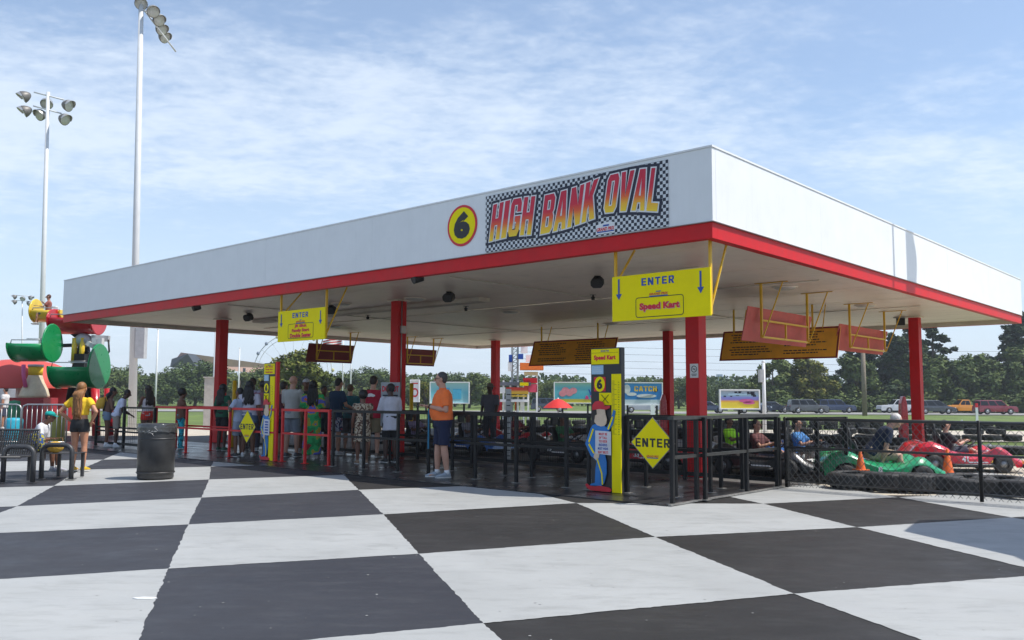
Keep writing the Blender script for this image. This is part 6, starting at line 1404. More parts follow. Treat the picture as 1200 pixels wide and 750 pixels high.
# white marker posts on the verge
for px, Y, yt, lab, red in ((1145, 62, 477, 'white marker post with a red cap on the right verge', True), (1127, 50, 492, 'short white marker stake behind the far tyre row', False), (765, 100, 464, 'plain white board marker in the grass left of the near column', False), (1158, 26.5, 520, 'small white stake in the infield grass', False)):
    p = dp(px, 490, Y); t = dp(px, yt, Y); z = terr(Y) - .05; T = thing('marker_post', lab, 'marker post', (p.x, Y, z)); b = MB(); w = .16 if Y > 60 else .07; b.box((p.x, Y, (t.z + z) / 2), (w * (3 if Y > 90 else 1), .06, t.z - z)); b.obj('stake', M_wht, T)
    b = MB(); b.box((p.x, Y, t.z - .04 if not red else t.z + .12), (w * (3.05 if Y > 90 else 1.1), .08, .08 if not red else .30)); b.obj('cap', M_redp if red else M_wht, T)

# ------------------------------------------------------------ trackside advertising boards
def board(pl, pt, pr, pb, Y, label, face, legs=2, depth=.12):
    a, c = dp(pl, pt, Y), dp(pr, pb, Y); z = terr(Y) - .05; T = thing('advertising_board', label, 'billboard', ((a.x + c.x) / 2, Y, z), 0, 'advertising boards along the track')
    X, Z, W_, H_ = (a.x + c.x) / 2, (a.z + c.z) / 2, c.x - a.x, a.z - c.z
    b = MB(); b.box((X, Y, Z), (W_, depth, H_)); b.obj('panel', face, T)
    for s in (1, -1):
        b = MB(); b.box((X, Y - .02, Z + s * (H_ / 2 + .03)), (W_ + .12, depth + .1, .06)); b.obj('frame', M_wht, T); b = MB(); b.box((X + s * (W_ / 2 + .03), Y - .02, Z), (.06, depth + .1, H_)); b.obj('frame', M_wht, T)
    for k in range(legs):
        x = a.x + W_ * ((k + .5) / legs if legs == 1 else (.12 + .76 * k / (legs - 1))); b = MB(); b.box((x, Y + .12, (c.z + z) / 2), (.12, .1, c.z - z)); b.obj('leg', M_blackm, T)
    return T, X, Z, W_, H_, Y - depth / 2 - .012
def disc(b, x, y, z, rx, rz, n=18): b.add([(x + rx * math.cos(t), y, z + rz * math.sin(t)) for t in np.linspace(0, 2 * math.pi, n, endpoint=False)], [list(range(n))])
C_teal = gradient_mat('teal_panel', [(0, (.45, .40, .03)), (.16, (.45, .42, .05)), (.2, (.05, .38, .48)), (.75, (.12, .45, .50)), (1, (.30, .55, .42))])
T, X, Z, W_, H_, F = board(650, 448.5, 728, 472, 60, 'teal billboard with pink blossoms and blue lettering left of the tall totem', C_teal, 3)
b = MB(); 
for dx, dz in ((-.34, .12), (-.28, -.02), (-.38, -.04), (-.22, .10), (-.31, .05)): disc(b, X + dx * W_, F - .002 * abs(dx) * 10, Z + dz * H_, W_ * .055, H_ * .16)
b.obj('pink_shapes', mat('pink_print', (.62, .25, .28), .5), T, fix=False)
b = MB(); lettering(b, 'World', (X + .14 * W_, F - .01, Z + .02 * H_), (1, 0, 0), (0, 0, 1), w=W_ * .26, h=H_ * .26, bold=.05); b.obj('blue_word', M_bluep, T, fix=False)
b = MB(); lettering(b, '& WATER', (X + .14 * W_, F - .01, Z - .24 * H_), (1, 0, 0), (0, 0, 1), w=W_ * .36, h=H_ * .18, bold=.05); b.obj('pink_word', mat('magenta_print', (.6, .03, .2), .5), T, fix=False)
C_blue = gradient_mat('sea_panel', [(0, (.55, .6, .62)), (.2, (.45, .55, .6)), (.25, (.02, .18, .45)), (.6, (.02, .22, .55)), (1, (.05, .28, .58))])
T, X, Z, W_, H_, F = board(730, 449, 775.5, 474, 60, 'blue billboard with yellow letters reading catch', C_blue, 2)
b = MB(); [b.add([(X + .08 * W_ + p.x, F - .008, Z + .24 * H_ + p.y) for p in vs_], [list(t_) for t_ in tr_]) for vs_, tr_ in block_letters('CATCH', W_ * .58, H_ * .24, 0, .2)]; b.obj('yellow_word', mat('yellow_orange_print', (.75, .48, .02), .5), T, fix=False)
b = MB(); disc(b, X - .40 * W_, F - .003, Z + .22 * H_, W_ * .09, H_ * .22); disc(b, X + .10 * W_, F - .004, Z - .10 * H_, W_ * .26, H_ * .09); disc(b, X - .28 * W_, F - .005, Z - .02 * H_, W_ * .13, H_ * .08); b.obj('pale_shapes', mat('pale_print', (.6, .62, .6), .5), T, fix=False)
b = MB(); b.bar((X - .15 * W_, F - .007, Z - .22 * H_), (X + .30 * W_, F - .007, Z - .02 * H_), .10, .002); disc(b, X + .34 * W_, F - .006, Z + .18 * H_, W_ * .06, H_ * .10); b.obj('dark_shapes', M_navy, T, fix=False)
C_cyan = gradient_mat('cyan_panel', [(0, (.35, .62, .66)), (.5, (.16, .50, .60)), (1, (.38, .62, .60))])
T, X, Z, W_, H_, F = board(505, 448.5, 549, 472, 52, 'pale cyan billboard right behind the man in orange', C_cyan, 2)
b = MB(); b.box((X + .2 * W_, F - .002, Z - .06 * H_), (W_ * .22, .004, H_ * .5)); b.box((X - .15 * W_, F - .002, Z + .1 * H_), (W_ * .3, .004, H_ * .3)); b.obj('pale_blocks', mat('cyan_deep', (.08, .42, .62), .5), T)
T, X, Z, W_, H_, F = board(482, 446, 490.5, 470, 50, 'narrow white billboard with red ring left of the man in orange', M_wht, 2)
b = MB(); n = 20; R0, R1 = .13, .20
b.add([(X + R0 * math.cos(t), F - .002, Z - .1 + R0 * 1.3 * math.sin(t)) for t in np.linspace(0, 2 * math.pi, n, endpoint=False)] + [(X + R1 * math.cos(t), F - .002, Z - .1 + R1 * 1.3 * math.sin(t)) for t in np.linspace(0, 2 * math.pi, n, endpoint=False)], [(i, (i + 1) % n, n + (i + 1) % n, n + i) for i in range(n)]); b.box((X, F - .001, Z + .42), (.36, .002, .06)); b.obj('red_ring', M_redp, T, fix=False)
C_sun = gradient_mat('sunset_panel', [(0, (.62, .50, .03)), (.30, (.66, .50, .04)), (.40, (.60, .28, .05)), (.48, (.25, .20, .50)), (.62, (.22, .25, .60)), (.70, (.28, .42, .55)), (1, (.30, .33, .38))])
T, X, Z, W_, H_, F = board(844, 457.5, 889, 478.5, 48, 'yellow and lilac billboard on a single post behind the near column', C_sun, 1)
b = MB(); rnd = random.Random(2)
for k in range(16): b.box((X + rnd.uniform(-.42, .42) * W_, F - .003, Z + rnd.uniform(.16, .42) * H_), (rnd.uniform(.06, .22), .002, rnd.uniform(.04, .13)))
tag(b.obj('dark_print', M_navy, T), None, None, kind='stuff'); b = MB(); disc(b, X + .18 * W_, F - .006, Z - .08 * H_, W_ * .20, H_ * .10); disc(b, X + .24 * W_, F - .006, Z - .2 * H_, W_ * .16, H_ * .08); b.obj('magenta_shapes', mat('magenta_print2', (.5, .08, .25), .5), T, fix=False)
b = MB(); lettering(b, 'SPEEDWAY', (X - .05 * W_, F - .006, Z + .28 * H_), (1, 0, 0), (0, 0, 1), w=W_ * .62, h=H_ * .2, bold=.06) if False else b.box((X - .05 * W_, F - .006, Z + .28 * H_), (W_ * .5, .002, H_ * .10)); b.obj('pale_band', mat('pale_cyan_band', (.38, .55, .66), .5), T)
# red parasol at the track
p = dp(654, 478, 58); T = thing('parasol', 'red parasol in front of the teal billboard', 'parasol', (p.x, 58, -.45)); zt = dp(654, 467, 58).z; ze = dp(654, 478, 58).z; R = 17.5 * 58 / 1030
b = MB(); n = 16; vs = [(p.x, 58, zt)] 
for r, q in ((.35, .80), (.7, .42), (1, 0)):
    for j in range(n): a = 2 * math.pi * j / n; k_ = 1 - (.05 if j % 2 else 0); vs.append((p.x + R * r * k_ * math.cos(a), 58 + R * r * k_ * math.sin(a), ze + (zt - ze) * q))
b.add(vs, [(0, 1 + j, 1 + (j + 1) % n) for j in range(n)] + [(1 + i * n + j, 1 + (i + 1) * n + j, 1 + (i + 1) * n + (j + 1) % n, 1 + i * n + (j + 1) % n) for i in range(2) for j in range(n)], 0, True); b.obj('canopy', mat('red_canvas', (.60, .02, .015), .7), T)
b = MB(); b.tube([(p.x, 58, -.45), (p.x, 58, zt + .05)], .04, 8); b.obj('pole', M_wht, T); b = MB(); b.box((p.x, 58, .35), (1.4, .7, .08)); b.obj('shelf', M_wht, T)

# ------------------------------------------------------------ food stand with sign tower
Y = 50; sx = lambda px: dp(px, 470, Y).x; sz = lambda py: dp(600, py, Y).z
T = thing('food_stand', 'busy food stand with a steel sign tower, orange awning and red menu panels', 'stand', (sx(603), Y, -.35))
M_lat = mat('grey_lattice', (.36, .40, .40), .5, .3); M_or = mat('orange_awning', (.75, .16, .02), .6)
for k, x in enumerate((600, 606.5)):
    b = MB(); b.box((sx(x), Y, (sz(400) - .35) / 2 + .0), (.12, .14, sz(400) + .35)); b.obj('tower_leg', M_lat, T)
b = MB()
for k in range(14):
    z = sz(470) + k * (sz(400) - sz(470)) / 14; b.bar((sx(600), Y, z), (sx(606.5), Y, z + (sz(400) - sz(470)) / 14), .04); b.box((sx(603.2), Y + .01, z), (.34, .04, .04))
b.obj('lattice', M_lat, T)
for nm, l, t, r, bt, m, d in (('blue_panel', 596, 416, 600, 425, M_bluep, .2), ('white_panel', 595, 424, 600, 435, M_wht, .2), ('white_panel', 610, 401, 618, 414, M_wht, .3), ('blue_panel', 607, 415, 613, 421, M_bluep, .3), ('red_panel', 611, 398, 616, 405, M_redp, .35), ('white_panel', 616, 416, 625, 424, M_wht, .3),
                             ('orange_awning', 609, 426, 636, 434, M_or, 1.2), ('cream_band', 614, 436, 630, 440, mat('cream_panel', (.6, .55, .35), .6), .6), ('red_menu', 613, 443, 629.5, 449, M_redp, .3), ('pink_menu', 614, 450, 629.5, 459.5, mat('pink_menu_panel', (.62, .06, .12), .5), .3),
                             ('header_band', 583, 448, 622, 452, mat('dark_header', (.12, .13, .16), .5), .4), ('yellow_tag', 609, 448.3, 619, 452, M_yp, .5), ('food_panel', 593, 454, 619, 462, gradient_mat('food_print', [(0, (.7, .45, .02)), (.4, (.6, .35, .05)), (.6, (.5, .05, .02)), (1, (.5, .03, .02))]), .35), ('white_panel', 583, 454, 592, 461, M_wht, .35), ('yellow_shelf', 598, 463, 617, 465, mat('yellow_shelf', (.65, .45, .05), .5), .5),
                             ('counter', 584, 468, 619, 471, M_wht, .6)):
    b = MB(); b.box(((sx(l) + sx(r)) / 2, Y - d / 2 - .05, (sz(t) + sz(bt)) / 2), (sx(r) - sx(l), d, sz(t) - sz(bt))); b.obj(nm, m, T)
for x in (584, 590, 598, 607, 613.5, 619, 629):
    b = MB(); zt_ = sz(446 if x < 625 else 436); b.box((sx(x), Y - .3, (zt_ - .35) / 2), (.10, .10, zt_ + .35)); b.obj('post', M_wht, T)
for k in range(5):
    b = MB(); b.box((sx(586 + k * 6.5), Y + .4, sz(476)), (.22, .3, .5)); b.obj('goods', [M_redp, M_wht, M_bluep, M_or, M_wht][k], T)

# ------------------------------------------------------------ far structures: ferris wheel, grandstand, tower
Y = 320; c = dp(343, 437, Y); R = 46 * Y / 1030; T = thing('ferris_wheel', 'pale distant ferris wheel behind the small enter sign', 'ferris wheel', (c.x, Y, -.5)); M_wheel = mat('pale_wheel_steel', (.62, .63, .62), .6)
for rr, w in ((R, .35), (R * .9, .22)):
    b = MB(); n = 60; P = [(c.x + rr * math.cos(2 * math.pi * k / n), Y, c.z + rr * math.sin(2 * math.pi * k / n)) for k in range(n + 1)]; b.tube(P, w / 2, 6, cap=False); b.obj('rim', M_wheel, T)
for k in range(20):
    a = 2 * math.pi * k / 20; b = MB(); b.bar((c.x, Y, c.z), (c.x + R * math.cos(a), Y, c.z + R * math.sin(a)), .10); b.obj('spoke', M_wheel, T)
    b = MB(); q = Vector((c.x + (R + .4) * math.cos(a + .1), Y - .3, c.z + (R + .4) * math.sin(a + .1) - .4)); b.ball(q, (.62, .6, .68), 8, 6); b.obj('cabin', mat('cabin_grey', (.16, .20, .26), .5) if k % 3 else mat('cabin_yellow', (.5, .45, .2), .5), T)
for s in (1, -1): b = MB(); b.bar((c.x + s * 7, Y, -.5), (c.x, Y, c.z), .6); b.obj('support', M_wheel, T)
Y = 260; T = thing('grandstand', 'distant grandstand with a sloping pale red roof above the trees', 'grandstand', (dp(235, 470, Y).x, Y, -.5)); a = dp(212, 413, Y); a2 = dp(202, 420, Y); c = dp(300, 431, Y)
b = MB(); b.hexa([(a2.x, Y, a2.z - 1.6), (c.x, Y + 60, c.z - 2), (c.x, Y + 72, c.z - 2), (a2.x, Y + 12, a2.z - 1.6), (a.x, Y, a.z), (c.x, Y + 60, c.z + 1.5), (c.x, Y + 72, c.z + 1.5), (a.x, Y + 12, a.z)]); b.obj('roof_slab', mat('faded_red_roof', (.52, .33, .27), .8, var=.25, vscale=.1), T)
b = MB(); b.hexa([(a2.x - .4, Y - .5, a2.z - 2.6), (a2.x + 6, Y + 3, a2.z - 2.2), (a2.x + 6, Y + 12, a2.z - 2.2), (a2.x - .4, Y + 12, a2.z - 2.6), (a2.x, Y - .5, a2.z - .2), (a.x + 2.2, Y - .6, a.z - .4), (a.x + 2.2, Y + 12, a.z - .4), (a2.x, Y + 12, a2.z - .2)]); b.obj('dark_fascia', mat('dark_roof_edge', (.06, .07, .09), .7), T)
for k in range(6): x = a.x + 3 + k * 4; b = MB(); b.box((x, Y + 6 + k * 10, 5), (.7, .7, 11)); b.obj('pillar', mat('dark_roof_edge', (.06, .07, .09)), T)
Y = 700; a, c = dp(840, 439, Y), dp(846.5, 470, Y); T = thing('office_tower', 'small distant blue-grey tower beyond the trees', 'building', ((a.x + c.x) / 2, Y, -.5)); M_twr = mat('blue_glass_tower', (.22, .32, .42), .5)
b = MB(); b.box(((a.x + c.x) / 2, Y, a.z / 2), (c.x - a.x, 5, a.z + .5)); b.obj('main_block', M_twr, T); a3, c3 = dp(847, 442, Y), dp(851.5, 470, Y); b = MB(); b.box(((a3.x + c3.x) / 2, Y + 1, a3.z / 2), (c3.x - a3.x, 5, a3.z + .5)); b.obj('side_block', mat('pale_tower', (.45, .52, .58), .6), T)
for k in range(5): b = MB(); b.box(((a.x + c.x) / 2, Y - 2.53, a.z - 1.5 - k * 2.6), (c.x - a.x - .3, .1, 1.2)); b.obj('window_band', mat('tower_window', (.10, .17, .26), .3), T)
# ------------------------------------------------------------ power lines
b = MB()
for k in range(7):
    y0 = 404 + k * 8 ; P = []
    for px in np.linspace(600, 1240, 12): q = dp(px, y0 + (px - 600) * .012 + 3 * math.sin((px - 600) / 640 * math.pi), 170); P.append(q)
    b = MB(); b.tube(P, .022, 4, cap=False); q = b.obj('power_line', M_dark); tag(q, 'one of the thin power lines crossing the sky behind the roof', 'power line', 'power lines crossing the sky')

# ------------------------------------------------------------ cars on the road
def car(px, pyb, length, label, kind, color, face, Y, h=None, grp='vehicles on the road'):
    x = dp(px, 480, Y).x; z = terr(Y) + .03; T = thing('parked_car' if False else 'car', label, {'suv': 'SUV', 'pickup': 'pickup truck', 'sedan': 'car', 'van': 'minivan', 'truckcap': 'pickup truck'}[kind], (0, 0, 0), 0, grp)
    L_ = length; hw = .92; R = .36; ax1, ax2 = L_ * .30, -L_ * .29
    if kind == 'suv': H, belt = 1.78, 1.08; top = [(-L_ * .47, belt), (-L_ * .45, H - .10), (-L_ * .40, H), (L_ * .10, H), (L_ * .235, belt)]; hood = [(L_ * .25, belt), (L_ * .45, 1.0), (L_ * .49, .85)]
    elif kind == 'van': H, belt = 1.74, 1.02; top = [(-L_ * .485, belt), (-L_ * .46, H - .12), (-L_ * .40, H), (L_ * .08, H), (L_ * .30, belt)]; hood = [(L_ * .31, belt), (L_ * .46, .86), (L_ * .495, .70)]
    elif kind == 'sedan': H, belt = 1.46, .95; top = [(-L_ * .36, belt), (-L_ * .20, H), (L_ * .06, H), (L_ * .21, belt)]; hood = [(L_ * .22, belt), (L_ * .45, .82), (L_ * .49, .66)]
    else: H, belt = 1.82, 1.10; rb = -L_ * .12 if kind == 'pickup' else -L_ * .485; top = [(rb, belt), (rb + .10, H - .05), (rb + .3, H), (L_ * .08, H), (L_ * .20, belt)]; hood = [(L_ * .22, belt), (L_ * .46, 1.04), (L_ * .49, .9)]
    cm = mat('car_paint_%02d%02d%02d' % tuple(int(c_ * 99) for c_ in color), color, .25, var=.03, coat=.7); gl = mat('car_glass', (.010, .012, .015), .12, spec=.35); tr = M_dark
    prof = [(L_ * .49, .35), (L_ * .5, .5)] + hood[::-1] + [(top[-1][0], belt), (top[0][0], belt), (-L_ * .49, belt - .02), (-L_ * .5, .5), (-L_ * .49, .35)]
    lower = []
    def arc(cx): return [(cx + (R + .07) * math.cos(t), .34 + (R + .07) * math.sin(t)) for t in np.linspace(math.pi, 0, 9)]
    low = [(-L_ * .49, .30)] + [p_ for p_ in arc(ax2)] + [p_ for p_ in arc(ax1)] + [(L_ * .49, .30)]
    poly = low + prof[1:-1]
    b = MB()
    n = len(poly)
    A = [(p_[0], -hw * (.97 if p_[1] > .9 else 1), p_[1]) for p_ in poly]; B = [(p_[0], hw * (.97 if p_[1] > .9 else 1), p_[1]) for p_ in poly]
    b.add(A + B, [list(range(n))[::-1], [n + i for i in range(n)]] + [(i, (i + 1) % n, n + (i + 1) % n, n + i) for i in range(n)]); b.obj('body', cm, T, bevel=.04)
    def ins(p_, f): return f
    g0, g1 = top[0][0], top[-1][0]; b = MB(); n = len(top)
    wt = lambda z_: hw * (.95 - .18 * (z_ - belt) / (H - belt)); A = [(p_[0], -wt(p_[1]), p_[1]) for p_ in top]; B = [(p_[0], wt(p_[1]), p_[1]) for p_ in top]
    b.add(A + B, [list(range(n))[::-1], [n + i for i in range(n)]] + [(i, (i + 1) % n, n + (i + 1) % n, n + i) for i in range(n)]); b.obj('cabin', cm, T, bevel=.03)
    # side windows and windscreens set just proud of the cabin
    tx0, tx1 = top[1][0] if kind != 'sedan' else top[1][0], top[-2][0]; nwin = 3 if kind in ('suv', 'van', 'truckcap') else 2
    zl, zh = belt + .04, H - .10
    def edge(z_):
        t = (z_ - belt) / (H - belt); l = top[0][0] + (top[1][0] - top[0][0] if len(top) > 4 or kind == 'sedan' else .1) * t + .08; r = top[-1][0] + (top[-2][0] - top[-1][0]) * t - .10; return l, r
    (l0, r0), (l1, r1) = edge(zl), edge(zh)
    for s in (1, -1):
        for k in range(nwin):
            f0, f1 = k / nwin + (.02 if k else 0), (k + 1) / nwin - (.02 if k < nwin - 1 else 0)
            P = [(l0 + (r0 - l0) * f0, zl), (l0 + (r0 - l0) * f1, zl), (l1 + (r1 - l1) * f1, zh), (l1 + (r1 - l1) * f0, zh)]
            b = MB(); V0 = [(p_[0], s * (wt(p_[1]) + .006), p_[1]) for p_ in P]; V1 = [(p_[0], s * (wt(p_[1]) - .03), p_[1]) for p_ in P]; b.hexa(V0 + V1); b.obj('window', gl, T)
    for (p0, p1) in ((top[-1], top[-2]), (top[0], top[1])):
        s = 1 if p0 is top[-1] else -1; b = MB(); V0 = []
        for p_, f in ((p0, .1), (p1, .1)):
            pass
        q0 = (p0[0] + (p1[0] - p0[0]) * .08 + s * .012, p0[1] + (p1[1] - p0[1]) * .08 + .008); q1 = (p0[0] + (p1[0] - p0[0]) * .92 + s * .012, p0[1] + (p1[1] - p0[1]) * .92 + .008)
        b.hexa([(q0[0], -wt(q0[1]) * .92, q0[1]), (q0[0], wt(q0[1]) * .92, q0[1]), (q0[0] - s * .03, wt(q0[1]) * .92, q0[1] - .02), (q0[0] - s * .03, -wt(q0[1]) * .92, q0[1] - .02), (q1[0], -wt(q1[1]) * .9, q1[1]), (q1[0], wt(q1[1]) * .9, q1[1]), (q1[0] - s * .03, wt(q1[1]) * .9, q1[1] - .02), (q1[0] - s * .03, -wt(q1[1]) * .9, q1[1] - .02)]); b.obj('windscreen', gl, T)
    for cx in (ax1, ax2):
        for s in (1, -1):
            b = MB(); w = .22; b.lathe([(R * .62, -w / 2), (R * .92, -w / 2), (R, -w * .3), (R, w * .3), (R * .92, w / 2), (R * .62, w / 2)], (cx, s * (hw - .10), R), 20, axis='Y'); wl = b.obj('wheel', M_tyre, T)
            b = MB(); b.lathe([(0, -w * .52), (R * .3, -w * .55), (R * .62, -w * .45), (R * .62, w * .45), (R * .3, w * .55), (0, w * .52)], (cx, s * (hw - .10), R), 16, axis='Y'); b.obj('rim', mat('car_rim', (.40, .40, .41), .3, .8), wl)
    for s in (1, -1):
        b = MB(); b.box((L_ * .485, s * hw * .74, .78), (.12, .34, .15)); b.obj('headlight', mat('headlight', (.6, .62, .62), .1), T, bevel=.02)
        b = MB(); b.box((-L_ * .485, s * hw * .84, .92), (.10, .16, .30)); b.obj('tail_light', mat('tail_lamp', (.35, .01, .01), .2), T, bevel=.02)
        b = MB(); b.box((L_ * .17, s * (hw + .07), belt + .06), (.12, .16, .13)); b.obj('mirror', cm, T, bevel=.03)
    b = MB(); b.box((L_ * .493, 0, .42), (.10, 1.6, .20)); b.box((-L_ * .493, 0, .42), (.10, 1.6, .20)); b.obj('bumper', M_dark if kind != 'pickup' else mat('bumper_chrome', (.4, .4, .4), .3, .8), T, bevel=.03)
    if kind == 'pickup':
        b = MB(); b.box((-L_ * .31, 0, belt - .001), (L_ * .34, hw * 1.62, .012)); b.obj('cargo_bed', M_dark, T)
    T.location = (x, Y, z); T.rotation_euler = (0, 0, 0 if face > 0 else math.pi); return T
car(946, 485, 4.9, 'dark grey SUV on the road, second vehicle left of the pines', 'suv', (.085, .09, .10), 1, 112)
car(979, 482, 5.0, 'navy blue SUV driving behind the dark grey one', 'suv', (.02, .035, .09), 1, 118)
car(905, 482, 4.6, 'black sedan half hidden behind the pale pole', 'sedan', (.03, .04, .06), 1, 116.5)
car(882, 482, 4.4, 'dark blue hatchback just behind the lilac billboard', 'sedan', (.02, .03, .07), 1, 111)
car(829, 482, 4.7, 'dark blue sedan partly hidden by the near red column', 'sedan', (.02, .035, .08), 1, 111)
car(1053, 481, 5.4, 'white pickup truck with a canopy on the back, left of the right column', 'truckcap', (.62, .63, .64), -1, 119)
car(1094, 484, 4.9, 'black minivan passing behind the right column', 'van', (.05, .055, .07), 1, 112)
car(1129, 483, 5.2, 'bright orange crew cab pickup truck', 'pickup', (.72, .26, .01), -1, 119)
car(1166, 486, 4.9, 'maroon crossover at the right, heading right', 'suv', (.22, .012, .03), 1, 111)
car(752, 480, 5.0, 'silver van under the blue billboard', 'van', (.35, .37, .40), 1, 112)
car(643, 480, 4.7, 'dark SUV seen beside the food stand', 'suv', (.03, .04, .06), 1, 115)

# ------------------------------------------------------------ trees
def foliage_mat(name, c0, c1, c2):
    m = bpy.data.materials.new(name); m.use_nodes = True; t = m.node_tree; bs = t.nodes['Principled BSDF']; N = t.nodes.new; Lk = t.links.new
    c = N('ShaderNodeTexCoord'); n = N('ShaderNodeTexNoise'); n.inputs['Scale'].default_value = .9; n.inputs['Detail'].default_value = 4; Lk(c.outputs['Object'], n.inputs[0])
    oi = N('ShaderNodeObjectInfo'); ad = N('ShaderNodeMath'); ad.operation = 'MULTIPLY_ADD'; Lk(oi.outputs['Random'], ad.inputs[0]); ad.inputs[1].default_value = .22; Lk(n.outputs[0], ad.inputs[2])
    r = N('ShaderNodeValToRGB'); Lk(ad.outputs[0], r.inputs[0]); el = r.color_ramp.elements; el[0].position = .40; el[0].color = (*c0, 1); el[1].position = .82; el[1].color = (*c2, 1); e = el.new(.62); e.color = (*c1, 1)
    Lk(r.outputs[0], bs.inputs['Base Color']); bs.inputs['Roughness'].default_value = .75; bs.inputs['Specular IOR Level'].default_value = .25
    bs.inputs['Transmission Weight'].default_value = 0; return m
M_fol = foliage_mat('oak_foliage', (.045, .075, .022), (.080, .118, .030), (.14, .165, .045))
M_fol2 = foliage_mat('yellow_green_foliage', (.06, .09, .015), (.13, .14, .022), (.22, .19, .03))
M_pine = foliage_mat('dark_pine_foliage', (.014, .030, .014), (.028, .052, .020), (.060, .085, .026))
M_bark = mat('bark', (.09, .07, .05), .9, var=.3, vscale=3, bump=.02, bscale=12)
def leaf_cloud(rnd, clumps, n, s0, s1, flat=1.0):
    b = MB(); tot = sum(c[3] ** 2 for c in clumps)
    for (x, y, z, r) in clumps:
        k = int(n * r * r / tot)
        for _ in range(k):
            u = rnd.gauss(0, 1), rnd.gauss(0, 1), rnd.gauss(0, 1); L_ = math.sqrt(sum(q * q for q in u)) or 1; rr = r * (rnd.random() ** .38)
            p = Vector((x + u[0] / L_ * rr, y + u[1] / L_ * rr, z + u[2] / L_ * rr * flat)); s = rnd.uniform(s0, s1)
            a = Vector((rnd.gauss(0, 1), rnd.gauss(0, 1), rnd.gauss(0, .6))).normalized(); nn = Vector((u[0], u[1], u[2] + .6)).normalized(); c = a.cross(nn)
            if c.length < .1: continue
            c = c.normalized() * s * .6; a = a * s
            b.v += [p - a, p + c * .9, p + a * 1.1, p - c]; k0 = len(b.v) - 4; b.f.append([k0, k0 + 1, k0 + 2, k0 + 3]); b.m.append(0); b.sm.append(False)
    return b
def oak(seed, H, W_, n=5200, name='oak_tree', mt=None, low=.18):
    rnd = random.Random(seed); T = thing(name, 'x', 'tree', (0, 0, 0)); tr = MB(); tr.tube([(0, 0, 0), (.05 * W_, 0, H * .2), (0, .03 * W_, H * .45), (.02, 0, H * .75)], [H * .035, H * .027, H * .018, H * .006], 10)
    cl = []
    for k in range(26):
        a = rnd.uniform(0, 6.28); hz = rnd.random(); r = W_ * .5 * math.sqrt(rnd.random()) * (1 - .55 * max(0, hz - .5) * 2) * (.75 + .25 * min(1, hz * 3)); z = H * (low + .10 + (.86 - low - .10) * hz)
        cr = rnd.uniform(.09, .17) * W_; cl.append((r * math.cos(a), r * math.sin(a), z, cr))
        if k % 2 == 0: z0 = H * rnd.uniform(.18, .5); tr.tube([(0, 0, z0), (r * .5 * math.cos(a), r * .5 * math.sin(a), (z0 + z) / 2 + .2), (r * math.cos(a), r * math.sin(a), z)], [H * .012, H * .008, H * .003], 6)
    tr.obj('trunk', M_bark, T); leaf_cloud(rnd, cl, n, H * .022, H * .042).obj('crown', mt or M_fol, T, fix=False); return T
def pine(seed, H, W_, n=6500):
    rnd = random.Random(seed); T = thing('pine_tree', 'x', 'tree', (0, 0, 0)); tr = MB(); tr.tube([(0, 0, 0), (.1, 0, H * .5), (0, 0, H * .97)], [H * .022, H * .014, H * .003], 10); cl = []
    for k in range(44):
        t = (k + rnd.random()) / 44; z = H * (.12 + .86 * t); R = W_ * .5 * (1 - t) ** .6 * rnd.uniform(.35, 1.05) + .2; a = rnd.uniform(0, 6.28); q = (R * math.cos(a), R * math.sin(a), z)
        cl.append((*q, W_ * rnd.uniform(.07, .13) * (1.25 - .6 * t)));
        if k % 2: cl.append((q[0] * .5, q[1] * .5, z - .2, W_ * .11 * (1.2 - .6 * t)))
        tr.tube([(0, 0, z - .3), q], [H * .006, H * .002], 5)
    tr.obj('trunk', M_bark, T); leaf_cloud(rnd, cl, n, H * .012, H * .026, .7).obj('crown', M_pine, T, fix=False); return T
def shrub(seed, H, W_, n=1500, mt=None):
    rnd = random.Random(seed); T = thing('shrub', 'x', 'shrub', (0, 0, 0)); cl = [(rnd.uniform(-.4, .4) * W_, rnd.uniform(-.3, .3) * W_, H * rnd.uniform(.25, .7), W_ * rnd.uniform(.14, .24)) for k in range(10)]
    b = MB(); [b.tube([(0, 0, 0), (c_[0], c_[1], c_[2])], [.05, .02], 5) for c_ in cl[:5]]; b.obj('stem', M_bark, T); leaf_cloud(rnd, cl, n, H * .05, H * .10).obj('crown', mt or M_fol, T, fix=False); return T
prot = {'oakA': oak(11, 9, 10), 'oakB': oak(12, 9, 8), 'oakC': oak(13, 8, 11), 'yel': oak(14, 10, 9, name='autumn_oak_tree', mt=M_fol2, low=.1), 'full': oak(15, 11, 9, 7000, low=.02), 'pineA': pine(21, 16, 10.5, 9500), 'pineB': pine(22, 16, 9, 8500), 'shrub': shrub(31, 3, 4)}
used = set()
KN = {'oakA': 'broad green oak', 'oakB': 'round-headed green oak', 'oakC': 'low spreading green oak', 'yel': 'yellow-green tree', 'full': 'dense green tree leafy to the ground', 'pineA': 'tall dark pine', 'pineB': 'slender dark pine', 'shrub': 'low green shrub'}
BH = {'oakA': 9, 'oakB': 9, 'oakC': 8, 'yel': 10, 'full': 11, 'pineA': 16, 'pineB': 16, 'shrub': 3}
def plant(kind, px, pyt, Y, label=None, group=None, wide=1.0):
    t = dp(px, pyt, Y); H = (t.z + .55) / .98; s = H / BH[kind]; lab = label; o = prot[kind]
    if kind in used: o = copy_tree(prot[kind])
    used.add(kind); o.location = (t.x, Y, -.55); o.scale = (s * wide, s * wide, s); o.rotation_euler = (0, 0, (px * 1.7) % 6.28); o['label'] = lab; 
    if group: o['group'] = group
    return o
random.seed(5)
GL = 'trees in the far left tree line'
